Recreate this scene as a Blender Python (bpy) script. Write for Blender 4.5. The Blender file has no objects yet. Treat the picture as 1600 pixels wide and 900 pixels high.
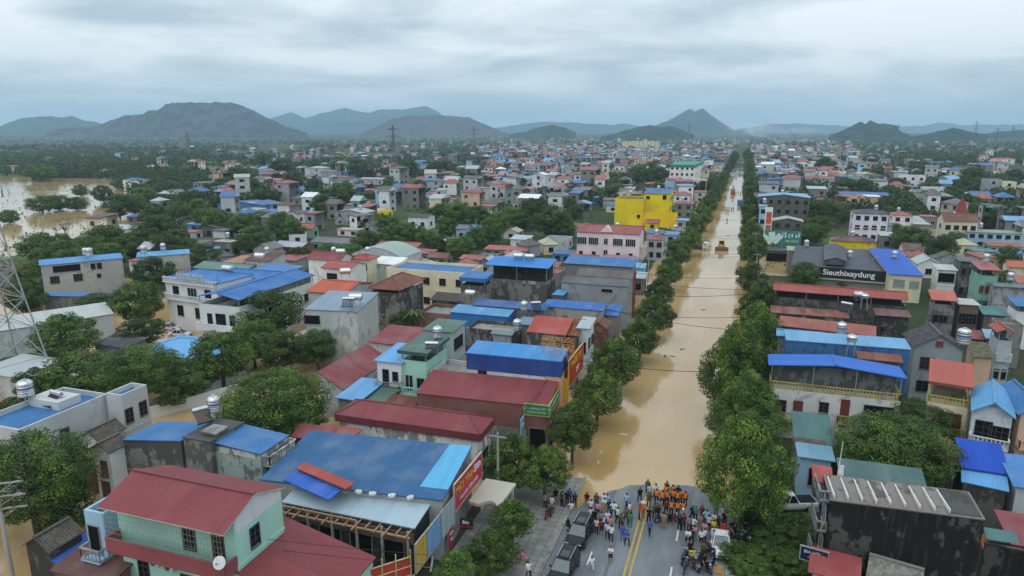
import bpy, math, random
import numpy as np
from mathutils import Vector, Matrix

R = math.radians
rnd = random.Random(7)
scene = bpy.context.scene
COL = scene.collection

# ------------------------------------------------------------------ camera
H = 36.0                                   # drone height above the flood water
PITCH, YAW, FPX = R(12.93), R(18.58), 1067.0
cam = bpy.data.objects.new("camera", bpy.data.cameras.new("camera"))
COL.objects.link(cam)
cam.location = (0, 0, H)
cam.rotation_euler = (R(90) - PITCH, 0, YAW)
cam.data.sensor_width = 36.0
cam.data.lens = 36.0 * FPX / 1600.0
cam.data.clip_start, cam.data.clip_end = 0.5, 40000
scene.camera = cam

# ------------------------------------------------------------------ sky, sun, exposure
SUN_EL, SUN_AZ = R(58), R(200)             # high, veiled by cloud, a little behind the camera
world = bpy.data.worlds.new("World"); scene.world = world; world.use_nodes = True


def node(nt, kind, **kw):
    n = nt.nodes.new(kind)
    for k, v in kw.items(): setattr(n, k, v)
    return n


def build_world():
    nt = world.node_tree; nt.nodes.clear(); L = nt.links.new
    out = node(nt, 'ShaderNodeOutputWorld')
    sky = node(nt, 'ShaderNodeTexSky', sky_type='NISHITA', sun_disc=False, sun_elevation=SUN_EL, sun_rotation=SUN_AZ)
    sky.air_density = 1.0; sky.dust_density = 3.0
    b1 = node(nt, 'ShaderNodeBackground'); b1.inputs[1].default_value = 0.07
    L(sky.outputs[0], b1.inputs[0])
    tc = node(nt, 'ShaderNodeTexCoord')
    sep = node(nt, 'ShaderNodeSeparateXYZ'); L(tc.outputs['Generated'], sep.inputs[0])

    def m(op, a, b=None, c=None, clamp=False):
        n = node(nt, 'ShaderNodeMath', operation=op, use_clamp=clamp)
        for i, v in enumerate((a, b, c)):
            if v is None: continue
            if isinstance(v, (int, float)): n.inputs[i].default_value = v
            else: L(v, n.inputs[i])
        return n.outputs[0]
    zc = m('MAXIMUM', sep.outputs[2], 0.0)
    den = m('ADD', zc, 0.15)
    # the cloud sheet is a plane overhead: a direction meets it at (x, y) / z
    ca, sa = math.cos(YAW), math.sin(YAW)
    rx = m('ADD', m('MULTIPLY', sep.outputs[0], ca), m('MULTIPLY', sep.outputs[1], sa))
    ry = m('SUBTRACT', m('MULTIPLY', sep.outputs[1], ca), m('MULTIPLY', sep.outputs[0], sa))
    u = m('DIVIDE', rx, den); v = m('DIVIDE', ry, den)
    cmb = node(nt, 'ShaderNodeCombineXYZ')
    L(m('MULTIPLY', u, 0.8), cmb.inputs[0]); L(m('MULTIPLY', v, 1.0), cmb.inputs[1]); L(m('MULTIPLY', u, 0.12), cmb.inputs[2])
    n1 = node(nt, 'ShaderNodeTexNoise', noise_dimensions='3D'); n1.inputs['Scale'].default_value = 1.0
    n1.inputs['Detail'].default_value = 7; n1.inputs['Roughness'].default_value = 0.52; n1.inputs['Distortion'].default_value = 0.35
    L(cmb.outputs[0], n1.inputs['Vector'])
    cr = node(nt, 'ShaderNodeValToRGB'); L(n1.outputs[0], cr.inputs[0])
    e = cr.color_ramp.elements
    e[0].position = 0.38; e[0].color = (0.43, 0.53, 0.60, 1)
    e[1].position = 0.60; e[1].color = (0.84, 0.90, 0.925, 1)
    x = cr.color_ramp.elements.new(0.50); x.color = (0.64, 0.73, 0.775, 1)
    # brighter overhead, blue-grey veil towards the horizon
    g = m('MULTIPLY', zc, 9.0, clamp=True)
    mx = node(nt, 'ShaderNodeMix', data_type='RGBA'); L(m('POWER', g, 0.55), mx.inputs[0])
    mx.inputs[6].default_value = (0.66, 0.76, 0.82, 1); L(cr.outputs[0], mx.inputs[7])
    b2 = node(nt, 'ShaderNodeBackground'); L(mx.outputs[2], b2.inputs[0])
    L(m('MULTIPLY_ADD', m('SMOOTH_MIN', zc, 0.55, 0.2), 1.05, 1.0), b2.inputs[1])
    ms = node(nt, 'ShaderNodeMixShader'); ms.inputs[0].default_value = 0.93
    L(b1.outputs[0], ms.inputs[1]); L(b2.outputs[0], ms.inputs[2]); L(ms.outputs[0], out.inputs[0])


build_world()
sun = bpy.data.objects.new("sun", bpy.data.lights.new("sun", 'SUN'))
COL.objects.link(sun)
sun.data.energy = 0.8; sun.data.angle = R(80); sun.data.color = (1.0, 0.96, 0.90)
# nishita: rotation is clockwise from +Y seen from above
sd = Vector((math.sin(SUN_AZ) * math.cos(SUN_EL), math.cos(SUN_AZ) * math.cos(SUN_EL), math.sin(SUN_EL)))
sun.rotation_euler = sd.to_track_quat('Z', 'Y').to_euler()
scene.view_settings.view_transform = 'Standard'
scene.view_settings.look = 'None'
scene.view_settings.exposure = 0.12
scene.view_settings.gamma = 1.0
cy = scene.cycles
cy.max_bounces = 5; cy.diffuse_bounces = 2; cy.glossy_bounces = 2; cy.transmission_bounces = 2
cy.volume_bounces = 1; cy.transparent_max_bounces = 8; cy.use_denoising = True
cy.volume_step_rate = 4.0; cy.volume_max_steps = 64
cy.caustics_reflective = False; cy.caustics_refractive = False

# ------------------------------------------------------------------ survey: a sight line met with a level plane
_f = np.array([-math.sin(YAW) * math.cos(PITCH), math.cos(YAW) * math.cos(PITCH), -math.sin(PITCH)])
_r = np.array([math.cos(YAW), math.sin(YAW), 0.0]); _u = np.cross(_r, _f)


def at(px, py, z=0.0):
    d = _f * FPX + _r * (px - 800) - _u * (py - 450)
    t = (z - H) / d[2]
    return Vector((d[0] * t, d[1] * t, z))


def proj(p):
    v = np.array((p[0], p[1], p[2] - H)); w = max(v @ _f, 1e-3)
    return 800 + FPX * (v @ _r) / w, 450 - FPX * (v @ _u) / w, w


def along(p, u, x=None, y=None):
    """How far from p along level direction u until the sight line at image column x (or row y)."""
    v = np.array((p[0], p[1], p[2] - H)); u = np.array((u[0], u[1], 0.0))
    if x is not None:
        k = (x - 800) / FPX
        return -((v @ _r) - k * (v @ _f)) / ((u @ _r) - k * (u @ _f))
    k = (450 - y) / FPX
    return -((v @ _u) - k * (v @ _f)) / ((u @ _u) - k * (u @ _f))


# ------------------------------------------------------------------ colours and materials
def lin(c):
    return tuple(((v / 255) / 12.92 if v / 255 < 0.04045 else ((v / 255 + 0.055) / 1.055) ** 2.4) for v in c)


def sc(c, k):
    return tuple(min(0.85, v * k) for v in c)


MATS = {}


def _mat(name):
    m = bpy.data.materials.new(name); m.use_nodes = True
    nt = m.node_tree; nt.nodes.clear()
    o = node(nt, 'ShaderNodeOutputMaterial'); p = node(nt, 'ShaderNodeBsdfPrincipled')
    nt.links.new(p.outputs[0], o.inputs[0])
    return m, nt, p, o


def _mix(nt, f, a, b, mode='MIX'):
    n = node(nt, 'ShaderNodeMix', data_type='RGBA', blend_type=mode)
    for i, v in ((0, f), (6, a), (7, b)):
        if isinstance(v, (int, float)): n.inputs[i].default_value = v
        elif isinstance(v, tuple): n.inputs[i].default_value = v if len(v) == 4 else v + (1,)
        else: nt.links.new(v, n.inputs[i])
    return n.outputs[2]


def _math(nt, op, a, b=None, c=None, clamp=False):
    n = node(nt, 'ShaderNodeMath', operation=op, use_clamp=clamp)
    for i, v in enumerate((a, b, c)):
        if v is None: continue
        if isinstance(v, (int, float)): n.inputs[i].default_value = v
        else: nt.links.new(v, n.inputs[i])
    return n.outputs[0]


def _noise(nt, vec, scale, detail=4, rough=0.55, dim='3D'):
    n = node(nt, 'ShaderNodeTexNoise', noise_dimensions=dim)
    n.inputs['Scale'].default_value = scale; n.inputs['Detail'].default_value = detail; n.inputs['Roughness'].default_value = rough
    if vec is not None: nt.links.new(vec, n.inputs['Vector' if dim != '1D' else 'W'])
    return n.outputs[0]


def _coords(nt, scale=(1, 1, 1), rand=True):
    tc = node(nt, 'ShaderNodeTexCoord'); mp = node(nt, 'ShaderNodeMapping')
    mp.inputs['Scale'].default_value = scale
    nt.links.new(tc.outputs['Object'], mp.inputs[0])
    if rand:
        oi = node(nt, 'ShaderNodeObjectInfo')
        nt.links.new(_math(nt, 'MULTIPLY', oi.outputs['Random'], 57.0), mp.inputs['Location'])
    return mp.outputs[0]


def _ramp(nt, v, lo, hi):
    n = node(nt, 'ShaderNodeMapRange', interpolation_type='SMOOTHSTEP')
    nt.links.new(v, n.inputs[0]); n.inputs[1].default_value = lo; n.inputs[2].default_value = hi
    return n.outputs[0]


def flat(name, c, rough=0.6, metal=0.0, spec=0.4):
    k = ('flat', name)
    if k in MATS: return MATS[k]
    m, nt, p, o = _mat(name)
    v = _noise(nt, _coords(nt), 3.0, 3)
    nt.links.new(_mix(nt, _ramp(nt, v, 0.35, 0.7), sc(c, 0.86), sc(c, 1.08)), p.inputs['Base Color'])
    p.inputs['Roughness'].default_value = rough; p.inputs['Metallic'].default_value = metal
    p.inputs['Specular IOR Level'].default_value = spec
    MATS[k] = m; return m


def metal_roof(c, axis='X', rust=0.0, fade=0.25, ribs=True, pitch=0.30):
    k = ('roof', c, axis, rust, fade, ribs, pitch)
    if k in MATS: return MATS[k]
    m, nt, p, o = _mat('sheet_metal_roof'); L = nt.links.new
    tc = node(nt, 'ShaderNodeTexCoord'); sp = node(nt, 'ShaderNodeSeparateXYZ'); L(tc.outputs['Object'], sp.inputs[0])
    oi = node(nt, 'ShaderNodeObjectInfo')
    a = sp.outputs[0 if axis == 'X' else 1]
    # sheets of a metre, each weathered a little differently
    idx = _math(nt, 'FLOOR', _math(nt, 'ADD', _math(nt, 'MULTIPLY', a, 0.93), _math(nt, 'MULTIPLY', oi.outputs['Random'], 91.0)))
    wn = node(nt, 'ShaderNodeTexWhiteNoise', noise_dimensions='1D'); L(idx, wn.inputs['W'])
    st = (2.2, 0.22, 0.22) if axis == 'X' else (0.22, 2.2, 0.22)
    streak = _noise(nt, _coords(nt, st), 1.0, 4)
    blot = _noise(nt, _coords(nt), 0.28, 5)
    col = _mix(nt, _math(nt, 'MULTIPLY', _ramp(nt, blot, 0.40, 0.72), fade), c, tuple(min(0.8, x * 0.55 + 0.22) for x in c))
    col = _mix(nt, _math(nt, 'MULTIPLY', _ramp(nt, streak, 0.46, 0.72), 0.22), col, sc(c, 0.55))
    col = _mix(nt, 1.0, col, _cmb(nt, _math(nt, 'MULTIPLY_ADD', wn.outputs[0], 0.13, 0.92)), 'MULTIPLY')
    if rust > 0:
        rn = _noise(nt, _coords(nt, (1.6, 0.5, 0.5) if axis == 'X' else (0.5, 1.6, 0.5)), 0.55, 6, 0.65)
        col = _mix(nt, _ramp(nt, rn, 0.72 - 0.42 * rust, 0.86 - 0.36 * rust), col, (0.115, 0.050, 0.033))
    L(col, p.inputs['Base Color'])
    p.inputs['Roughness'].default_value = 0.62; p.inputs['Specular IOR Level'].default_value = 0.22
    if ribs:
        w = _math(nt, 'SINE', _math(nt, 'MULTIPLY', a, 2 * math.pi / pitch))
        h = _math(nt, 'POWER', _math(nt, 'MULTIPLY_ADD', w, 0.5, 0.5), 3.0)
        b = node(nt, 'ShaderNodeBump'); b.inputs['Strength'].default_value = 0.45; b.inputs['Distance'].default_value = 0.05
        L(h, b.inputs['Height']); L(b.outputs[0], p.inputs['Normal'])
    MATS[k] = m; return m


def _cmb(nt, v):
    c = node(nt, 'ShaderNodeCombineXYZ')
    for i in range(3): nt.links.new(v, c.inputs[i])
    return c.outputs[0]


def tile_roof(c, axis='X', moss=0.4):
    k = ('tile', c, axis, moss)
    if k in MATS: return MATS[k]
    m, nt, p, o = _mat('clay_tile_roof'); L = nt.links.new
    tc = node(nt, 'ShaderNodeTexCoord'); sp = node(nt, 'ShaderNodeSeparateXYZ'); L(tc.outputs['Object'], sp.inputs[0])
    a, b2 = (sp.outputs[0], sp.outputs[1]) if axis == 'X' else (sp.outputs[1], sp.outputs[0])
    ia = _math(nt, 'FLOOR', _math(nt, 'MULTIPLY', a, 4.0)); ib = _math(nt, 'FLOOR', _math(nt, 'MULTIPLY', b2, 3.4))
    cb = node(nt, 'ShaderNodeCombineXYZ'); L(ia, cb.inputs[0]); L(ib, cb.inputs[1])
    wn = node(nt, 'ShaderNodeTexWhiteNoise', noise_dimensions='2D'); L(cb.outputs[0], wn.inputs['Vector'])
    col = _mix(nt, wn.outputs[0], sc(c, 0.7), sc(c, 1.25))
    mo = _noise(nt, _coords(nt), 0.8, 6, 0.65)
    col = _mix(nt, _math(nt, 'MULTIPLY', _ramp(nt, mo, 0.45, 0.68), moss), col, (0.045, 0.047, 0.040))
    L(col, p.inputs['Base Color']); p.inputs['Roughness'].default_value = 0.85; p.inputs['Specular IOR Level'].default_value = 0.2
    w = _math(nt, 'SINE', _math(nt, 'MULTIPLY', a, 2 * math.pi * 4.0))
    f = _math(nt, 'FRACT', _math(nt, 'MULTIPLY', b2, 3.4))
    bm = node(nt, 'ShaderNodeBump'); bm.inputs['Strength'].default_value = 0.9; bm.inputs['Distance'].default_value = 0.05
    L(_math(nt, 'ADD', w, f), bm.inputs['Height']); L(bm.outputs[0], p.inputs['Normal'])
    MATS[k] = m; return m


def plaster(c, g=0.3, dark=(0.034, 0.032, 0.029)):
    """Painted render; g is how much black mildew the tropical rain has left on it."""
    k = ('wall', c, g, dark)
    if k in MATS: return MATS[k]
    m, nt, p, o = _mat('rendered_wall'); L = nt.links.new
    n1 = _noise(nt, _coords(nt, (1.0, 1.0, 0.6)), 0.9, 6, 0.66)
    n2 = _noise(nt, _coords(nt, (3.0, 3.0, 0.22)), 1.0, 4, 0.6)
    n3 = _noise(nt, _coords(nt), 0.23, 3, 0.5)
    col = _mix(nt, _ramp(nt, n3, 0.35, 0.7), sc(c, 0.88), sc(c, 1.06))
    t = 0.605 - 0.17 * g
    big = _math(nt, 'ADD', _math(nt, 'MULTIPLY', n1, 0.62), _math(nt, 'MULTIPLY', n3, 0.38))
    col = _mix(nt, _math(nt, 'MULTIPLY', _ramp(nt, big, t - 0.018, t + 0.028), 0.12 + 0.85 * min(1, g)), col, dark)
    col = _mix(nt, _math(nt, 'MULTIPLY', _ramp(nt, n2, 0.54, 0.80), 0.04 + 0.45 * g), col, sc(dark, 1.6))
    L(col, p.inputs['Base Color']); p.inputs['Roughness'].default_value = 0.88; p.inputs['Specular IOR Level'].default_value = 0.2
    bm = node(nt, 'ShaderNodeBump'); bm.inputs['Strength'].default_value = 0.25; bm.inputs['Distance'].default_value = 0.02
    L(_noise(nt, _coords(nt), 9.0, 4), bm.inputs['Height']); L(bm.outputs[0], p.inputs['Normal'])
    MATS[k] = m; return m


def brick(c=(0.20, 0.085, 0.06)):
    k = ('brick', c)
    if k in MATS: return MATS[k]
    m, nt, p, o = _mat('bare_brick'); L = nt.links.new
    b = node(nt, 'ShaderNodeTexBrick'); b.inputs['Scale'].default_value = 4.0
    tc = node(nt, 'ShaderNodeTexCoord'); mp = node(nt, 'ShaderNodeMapping'); mp.inputs['Rotation'].default_value = (R(90), 0, 0)
    L(tc.outputs['Object'], mp.inputs[0]); L(mp.outputs[0], b.inputs['Vector'])
    b.inputs['Color1'].default_value = sc(c, 1.2) + (1,); b.inputs['Color2'].default_value = sc(c, 0.7) + (1,)
    b.inputs['Mortar'].default_value = (0.2, 0.18, 0.16, 1)
    g = _noise(nt, _coords(nt, (1, 1, 0.4)), 0.7, 5)
    L(_mix(nt, _math(nt, 'MULTIPLY', _ramp(nt, g, 0.45, 0.7), 0.6), b.outputs[0], (0.05, 0.045, 0.04)), p.inputs['Base Color'])
    p.inputs['Roughness'].default_value = 0.9
    MATS[k] = m; return m


GLASS = flat('dark_glass', (0.018, 0.021, 0.025), 0.12, 0, 0.5)
FRAME_W = flat('white_frame', (0.55, 0.55, 0.54), 0.5)
FRAME_B = flat('brown_frame', (0.10, 0.045, 0.03), 0.6)
FRAME_D = flat('dark_frame', (0.06, 0.06, 0.065), 0.5)
VOID = flat('unlit_room', (0.012, 0.011, 0.011), 0.9, 0, 0.05)  # near-black colour painted in for the shade behind openings
WOOD = flat('brown_wood', (0.13, 0.065, 0.035), 0.7)
REDWOOD = flat('red_wood', (0.16, 0.035, 0.03), 0.6)
STEEL = flat('stainless_steel', (0.62, 0.63, 0.65), 0.28, 0.85)
GALV = flat('galvanised_steel', (0.36, 0.38, 0.39), 0.5, 0.6)
CONC = plaster((0.27, 0.26, 0.245), 0.35)
DCONC = plaster((0.10, 0.098, 0.09), 0.5)
WHITE = plaster((0.66, 0.66, 0.65), 0.10)
DARKPIPE = flat('dark_pipe', (0.03, 0.03, 0.032), 0.5)
BLACKP = flat('black_plastic', (0.015, 0.015, 0.016), 0.4)

# roof and wall paints as they are under an even sky
BLUE = (0.042, 0.150, 0.350); SKYB = (0.135, 0.330, 0.600); ROYAL = (0.026, 0.105, 0.450); DBLUE = (0.030, 0.090, 0.270)
MAROON = (0.205, 0.047, 0.055); RED = (0.330, 0.065, 0.050); ORANGE = (0.430, 0.095, 0.050); BRICKR = (0.270, 0.085, 0.060)
GREEN = (0.075, 0.140, 0.115); PALEG = (0.280, 0.360, 0.330); GREYR = (0.095, 0.100, 0.110); DGREY = (0.055, 0.058, 0.066)
PURPLE = (0.095, 0.085, 0.095); TILE = (0.115, 0.100, 0.088); RUST = (0.180, 0.062, 0.042); ZINC = (0.350, 0.400, 0.430)
LIME = (0.250, 0.330, 0.170); TAN = (0.350, 0.320, 0.230); BROWN = (0.110, 0.045, 0.038); TEAL = (0.05, 0.17, 0.16); WHT = (0.68, 0.70, 0.70)
wWHITE = (0.70, 0.71, 0.71); wGREY = (0.33, 0.34, 0.35); wCREAM = (0.66, 0.60, 0.44); wPINK = (0.74, 0.63, 0.60); wMINT = (0.36, 0.62, 0.52)
wYEL = (0.62, 0.50, 0.20); wSTONE = (0.22, 0.21, 0.20); wBLUE = (0.33, 0.50, 0.66); wPEACH = (0.62, 0.42, 0.30); wGREEN = (0.22, 0.40, 0.32)
wDARK = (0.12, 0.115, 0.105); wBRICK = (0.25, 0.12, 0.09); wLG = (0.47, 0.49, 0.50)


# ------------------------------------------------------------------ mesh helpers
class MB:
    def __init__(s): s.v = []; s.f = []; s.m = []

    def poly(s, pts, m=0):
        b = len(s.v); s.v += [tuple(p) for p in pts]; s.f.append(tuple(range(b, b + len(pts)))); s.m.append(m)

    def box(s, x0, x1, y0, y1, z0, z1, m=0, caps=True):
        b = len(s.v)
        s.v += [(x0, y0, z0), (x1, y0, z0), (x1, y1, z0), (x0, y1, z0), (x0, y0, z1), (x1, y0, z1), (x1, y1, z1), (x0, y1, z1)]
        fs = [(0, 1, 5, 4), (1, 2, 6, 5), (2, 3, 7, 6), (3, 0, 4, 7)] + ([(4, 5, 6, 7), (3, 2, 1, 0)] if caps else [])
        for f in fs: s.f.append(tuple(b + i for i in f)); s.m.append(m)
        return s

    def slab(s, pts, t, m=0, me=None):
        """a sheet through pts (counter-clockwise from above), t thick downwards"""
        n = len(pts); lo = [(p[0], p[1], p[2] - t) for p in pts]
        s.poly(pts, m); s.poly(lo[::-1], m if me is None else me)
        for i in range(n):
            j = (i + 1) % n; s.poly([lo[i], lo[j], pts[j], pts[i]], m if me is None else me)

    def tube(s, p, q, r, n=6, m=0, r2=None, cap=True):
        p, q = Vector(p), Vector(q); d = q - p
        if d.length < 1e-6: return s
        d.normalize(); a = d.orthogonal().normalized(); c = d.cross(a); r2 = r if r2 is None else r2
        b = len(s.v)
        for k in range(n):
            t = 2 * math.pi * k / n; o = a * math.cos(t) + c * math.sin(t)
            s.v.append(tuple(p + o * r)); s.v.append(tuple(q + o * r2))
        for k in range(n):
            j = (k + 1) % n; s.f.append((b + 2 * k, b + 2 * j, b + 2 * j + 1, b + 2 * k + 1)); s.m.append(m)
        if cap:
            s.f.append(tuple(b + 2 * k + 1 for k in range(n))); s.m.append(m)
            s.f.append(tuple(b + 2 * k for k in range(n))[::-1]); s.m.append(m)
        return s

    def path(s, pts, r, n=5, m=0):
        for p, q in zip(pts, pts[1:]): s.tube(p, q, r, n, m)
        return s

    def lathe(s, prof, cx=0, cy=0, n=14, m=0):
        b = len(s.v)
        for (r, z) in prof:
            for k in range(n):
                t = 2 * math.pi * k / n; s.v.append((cx + r * math.cos(t), cy + r * math.sin(t), z))
        for i in range(len(prof) - 1):
            for k in range(n):
                j = (k + 1) % n; s.f.append((b + i * n + k, b + i * n + j, b + (i + 1) * n + j, b + (i + 1) * n + k)); s.m.append(m)
        s.f.append(tuple(b + (len(prof) - 1) * n + k for k in range(n))); s.m.append(m)
        return s

    def mesh(s, name, mats):
        me = bpy.data.meshes.new(name); me.from_pydata(s.v, [], s.f)
        for mt in (mats if isinstance(mats, (list, tuple)) else [mats]): me.materials.append(mt)
        if any(s.m): me.polygons.foreach_set('material_index', s.m)
        me.update(); return me


def link(name, me, parent=None, loc=(0, 0, 0), rz=0.0):
    o = bpy.data.objects.new(name, me); COL.objects.link(o)
    if parent is not None: o.parent = parent
    o.location = loc; o.rotation_euler = (0, 0, rz)
    return o


def part(name, mb, mats, parent, loc=(0, 0, 0), rz=0.0, label=None):
    o = link(name, mb.mesh(name, mats), parent, loc, rz)
    if label: o['label'] = label
    return o


def empty(name, loc=(0, 0, 0), rz=0.0):
    o = bpy.data.objects.new(name, None); COL.objects.link(o)
    o.location = loc; o.rotation_euler = (0, 0, rz); o.empty_display_size = 0.5
    return o


def tag(o, label=None, cat=None, group=None, kind=None):
    if label: o['label'] = label
    if cat: o['category'] = cat
    if group: o['group'] = group
    if kind: o['kind'] = kind
    return o


def copy_tree(o, parent=None):
    c = o.copy(); COL.objects.link(c)
    if parent is not None: c.parent = parent
    for ch in list(o.children): copy_tree(ch, c)
    return c


AUTO = []          # things whose label is completed at the end: (object, what it looks like, category)
LANDMARKS = []     # (phrase, x, y)


def landmark(phrase, o): LANDMARKS.append((phrase, o.location.x, o.location.y))

# ------------------------------------------------------------------ buildings
WIN_CACHE = {}


def window_at(root, side_xy, rz, w, h, kind='w'):
    """kind: w casement, b barred brown, d door, o open dark bay, g glass door, s shutter, r red shutter"""
    k = (round(w, 1), round(h, 1), kind)
    if k not in WIN_CACHE:
        fm = {'w': FRAME_W, 'b': FRAME_B, 'd': WOOD, 'o': CONC, 'g': FRAME_W, 's': GALV, 'r': REDWOOD, 'k': FRAME_D}[kind]
        f = MB(); t = 0.07
        f.box(-w / 2 - t, -w / 2, -0.07, 0.02, -t, h + t); f.box(w / 2, w / 2 + t, -0.07, 0.02, -t, h + t)
        f.box(-w / 2, w / 2, -0.069, 0.02, h, h + t); f.box(-w / 2 - 0.05, w / 2 + 0.05, -0.12, 0.02, -t - 0.05, -0.005 - t + 0.005)
        if kind in 'wbgk' and w > 0.8:
            n = 1 if w < 1.5 else (2 if w < 2.4 else 4)
            for i in range(n):
                x = -w / 2 + w * (i + 1) / (n + 1); f.box(x - 0.03, x + 0.03, -0.06, 0.0, 0, h)
        if kind in 'bk':
            for i in range(1, 3): f.box(-w / 2, w / 2, -0.061, -0.03, h * i / 3 - 0.02, h * i / 3 + 0.02)
        p = MB(); p.box(-w / 2, w / 2, -0.025, 0.01, 0, h)
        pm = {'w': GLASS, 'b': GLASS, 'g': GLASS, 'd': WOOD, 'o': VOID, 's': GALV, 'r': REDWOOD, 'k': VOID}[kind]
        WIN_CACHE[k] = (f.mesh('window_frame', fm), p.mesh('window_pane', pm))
    fm, pm = WIN_CACHE[k]
    nm = {'d': 'door', 'g': 'door', 'o': 'doorway', 's': 'roller_shutter'}.get(kind, 'window')
    f = link(nm, fm, root, side_xy, rz)
    link({'d': 'door_leaf', 'o': 'dark_interior', 's': 'shutter_curtain'}.get(kind, 'pane'), pm, f)
    return f


def railing(mb, p, q, h=0.9, style='bal', m=0, m2=0):
    """balustrade from p to q (ends on the floor)"""
    p, q = Vector(p), Vector(q); d = q - p; n = max(2, int(d.length / 0.34)); t = d.normalized(); o = Vector((-t.y, t.x, 0)) * 0.05
    def bar(a, b, z0, z1, w=0.06, mm=0):
        c = o * (w / 0.05)
        v = [a - c, b - c, b + c, a + c]; i = len(mb.v)
        for z in (z0, z1): mb.v += [(x.x, x.y, x.z + z) for x in v]
        for f in ((0, 1, 5, 4), (1, 2, 6, 5), (2, 3, 7, 6), (3, 0, 4, 7), (4, 5, 6, 7), (3, 2, 1, 0)):
            mb.f.append(tuple(i + k for k in f)); mb.m.append(mm)
    if style == 'solid':
        bar(p, q, 0, h, 0.06, m); bar(p, q, h, h + 0.07, 0.09, m2); return
    bar(p, q, h - 0.1, h, 0.07, m2); bar(p, q, 0.0, 0.1, 0.07, m2)
    for i in range(n + 1):
        c = p + d * (i / n)
        if style == 'bal': mb.box(c.x - 0.055, c.x + 0.055, c.y - 0.055, c.y + 0.055, c.z + 0.1, c.z + h - 0.1, m)
        else: mb.box(c.x - 0.02, c.x + 0.02, c.y - 0.02, c.y + 0.02, c.z + 0.1, c.z + h - 0.1, m)


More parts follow.
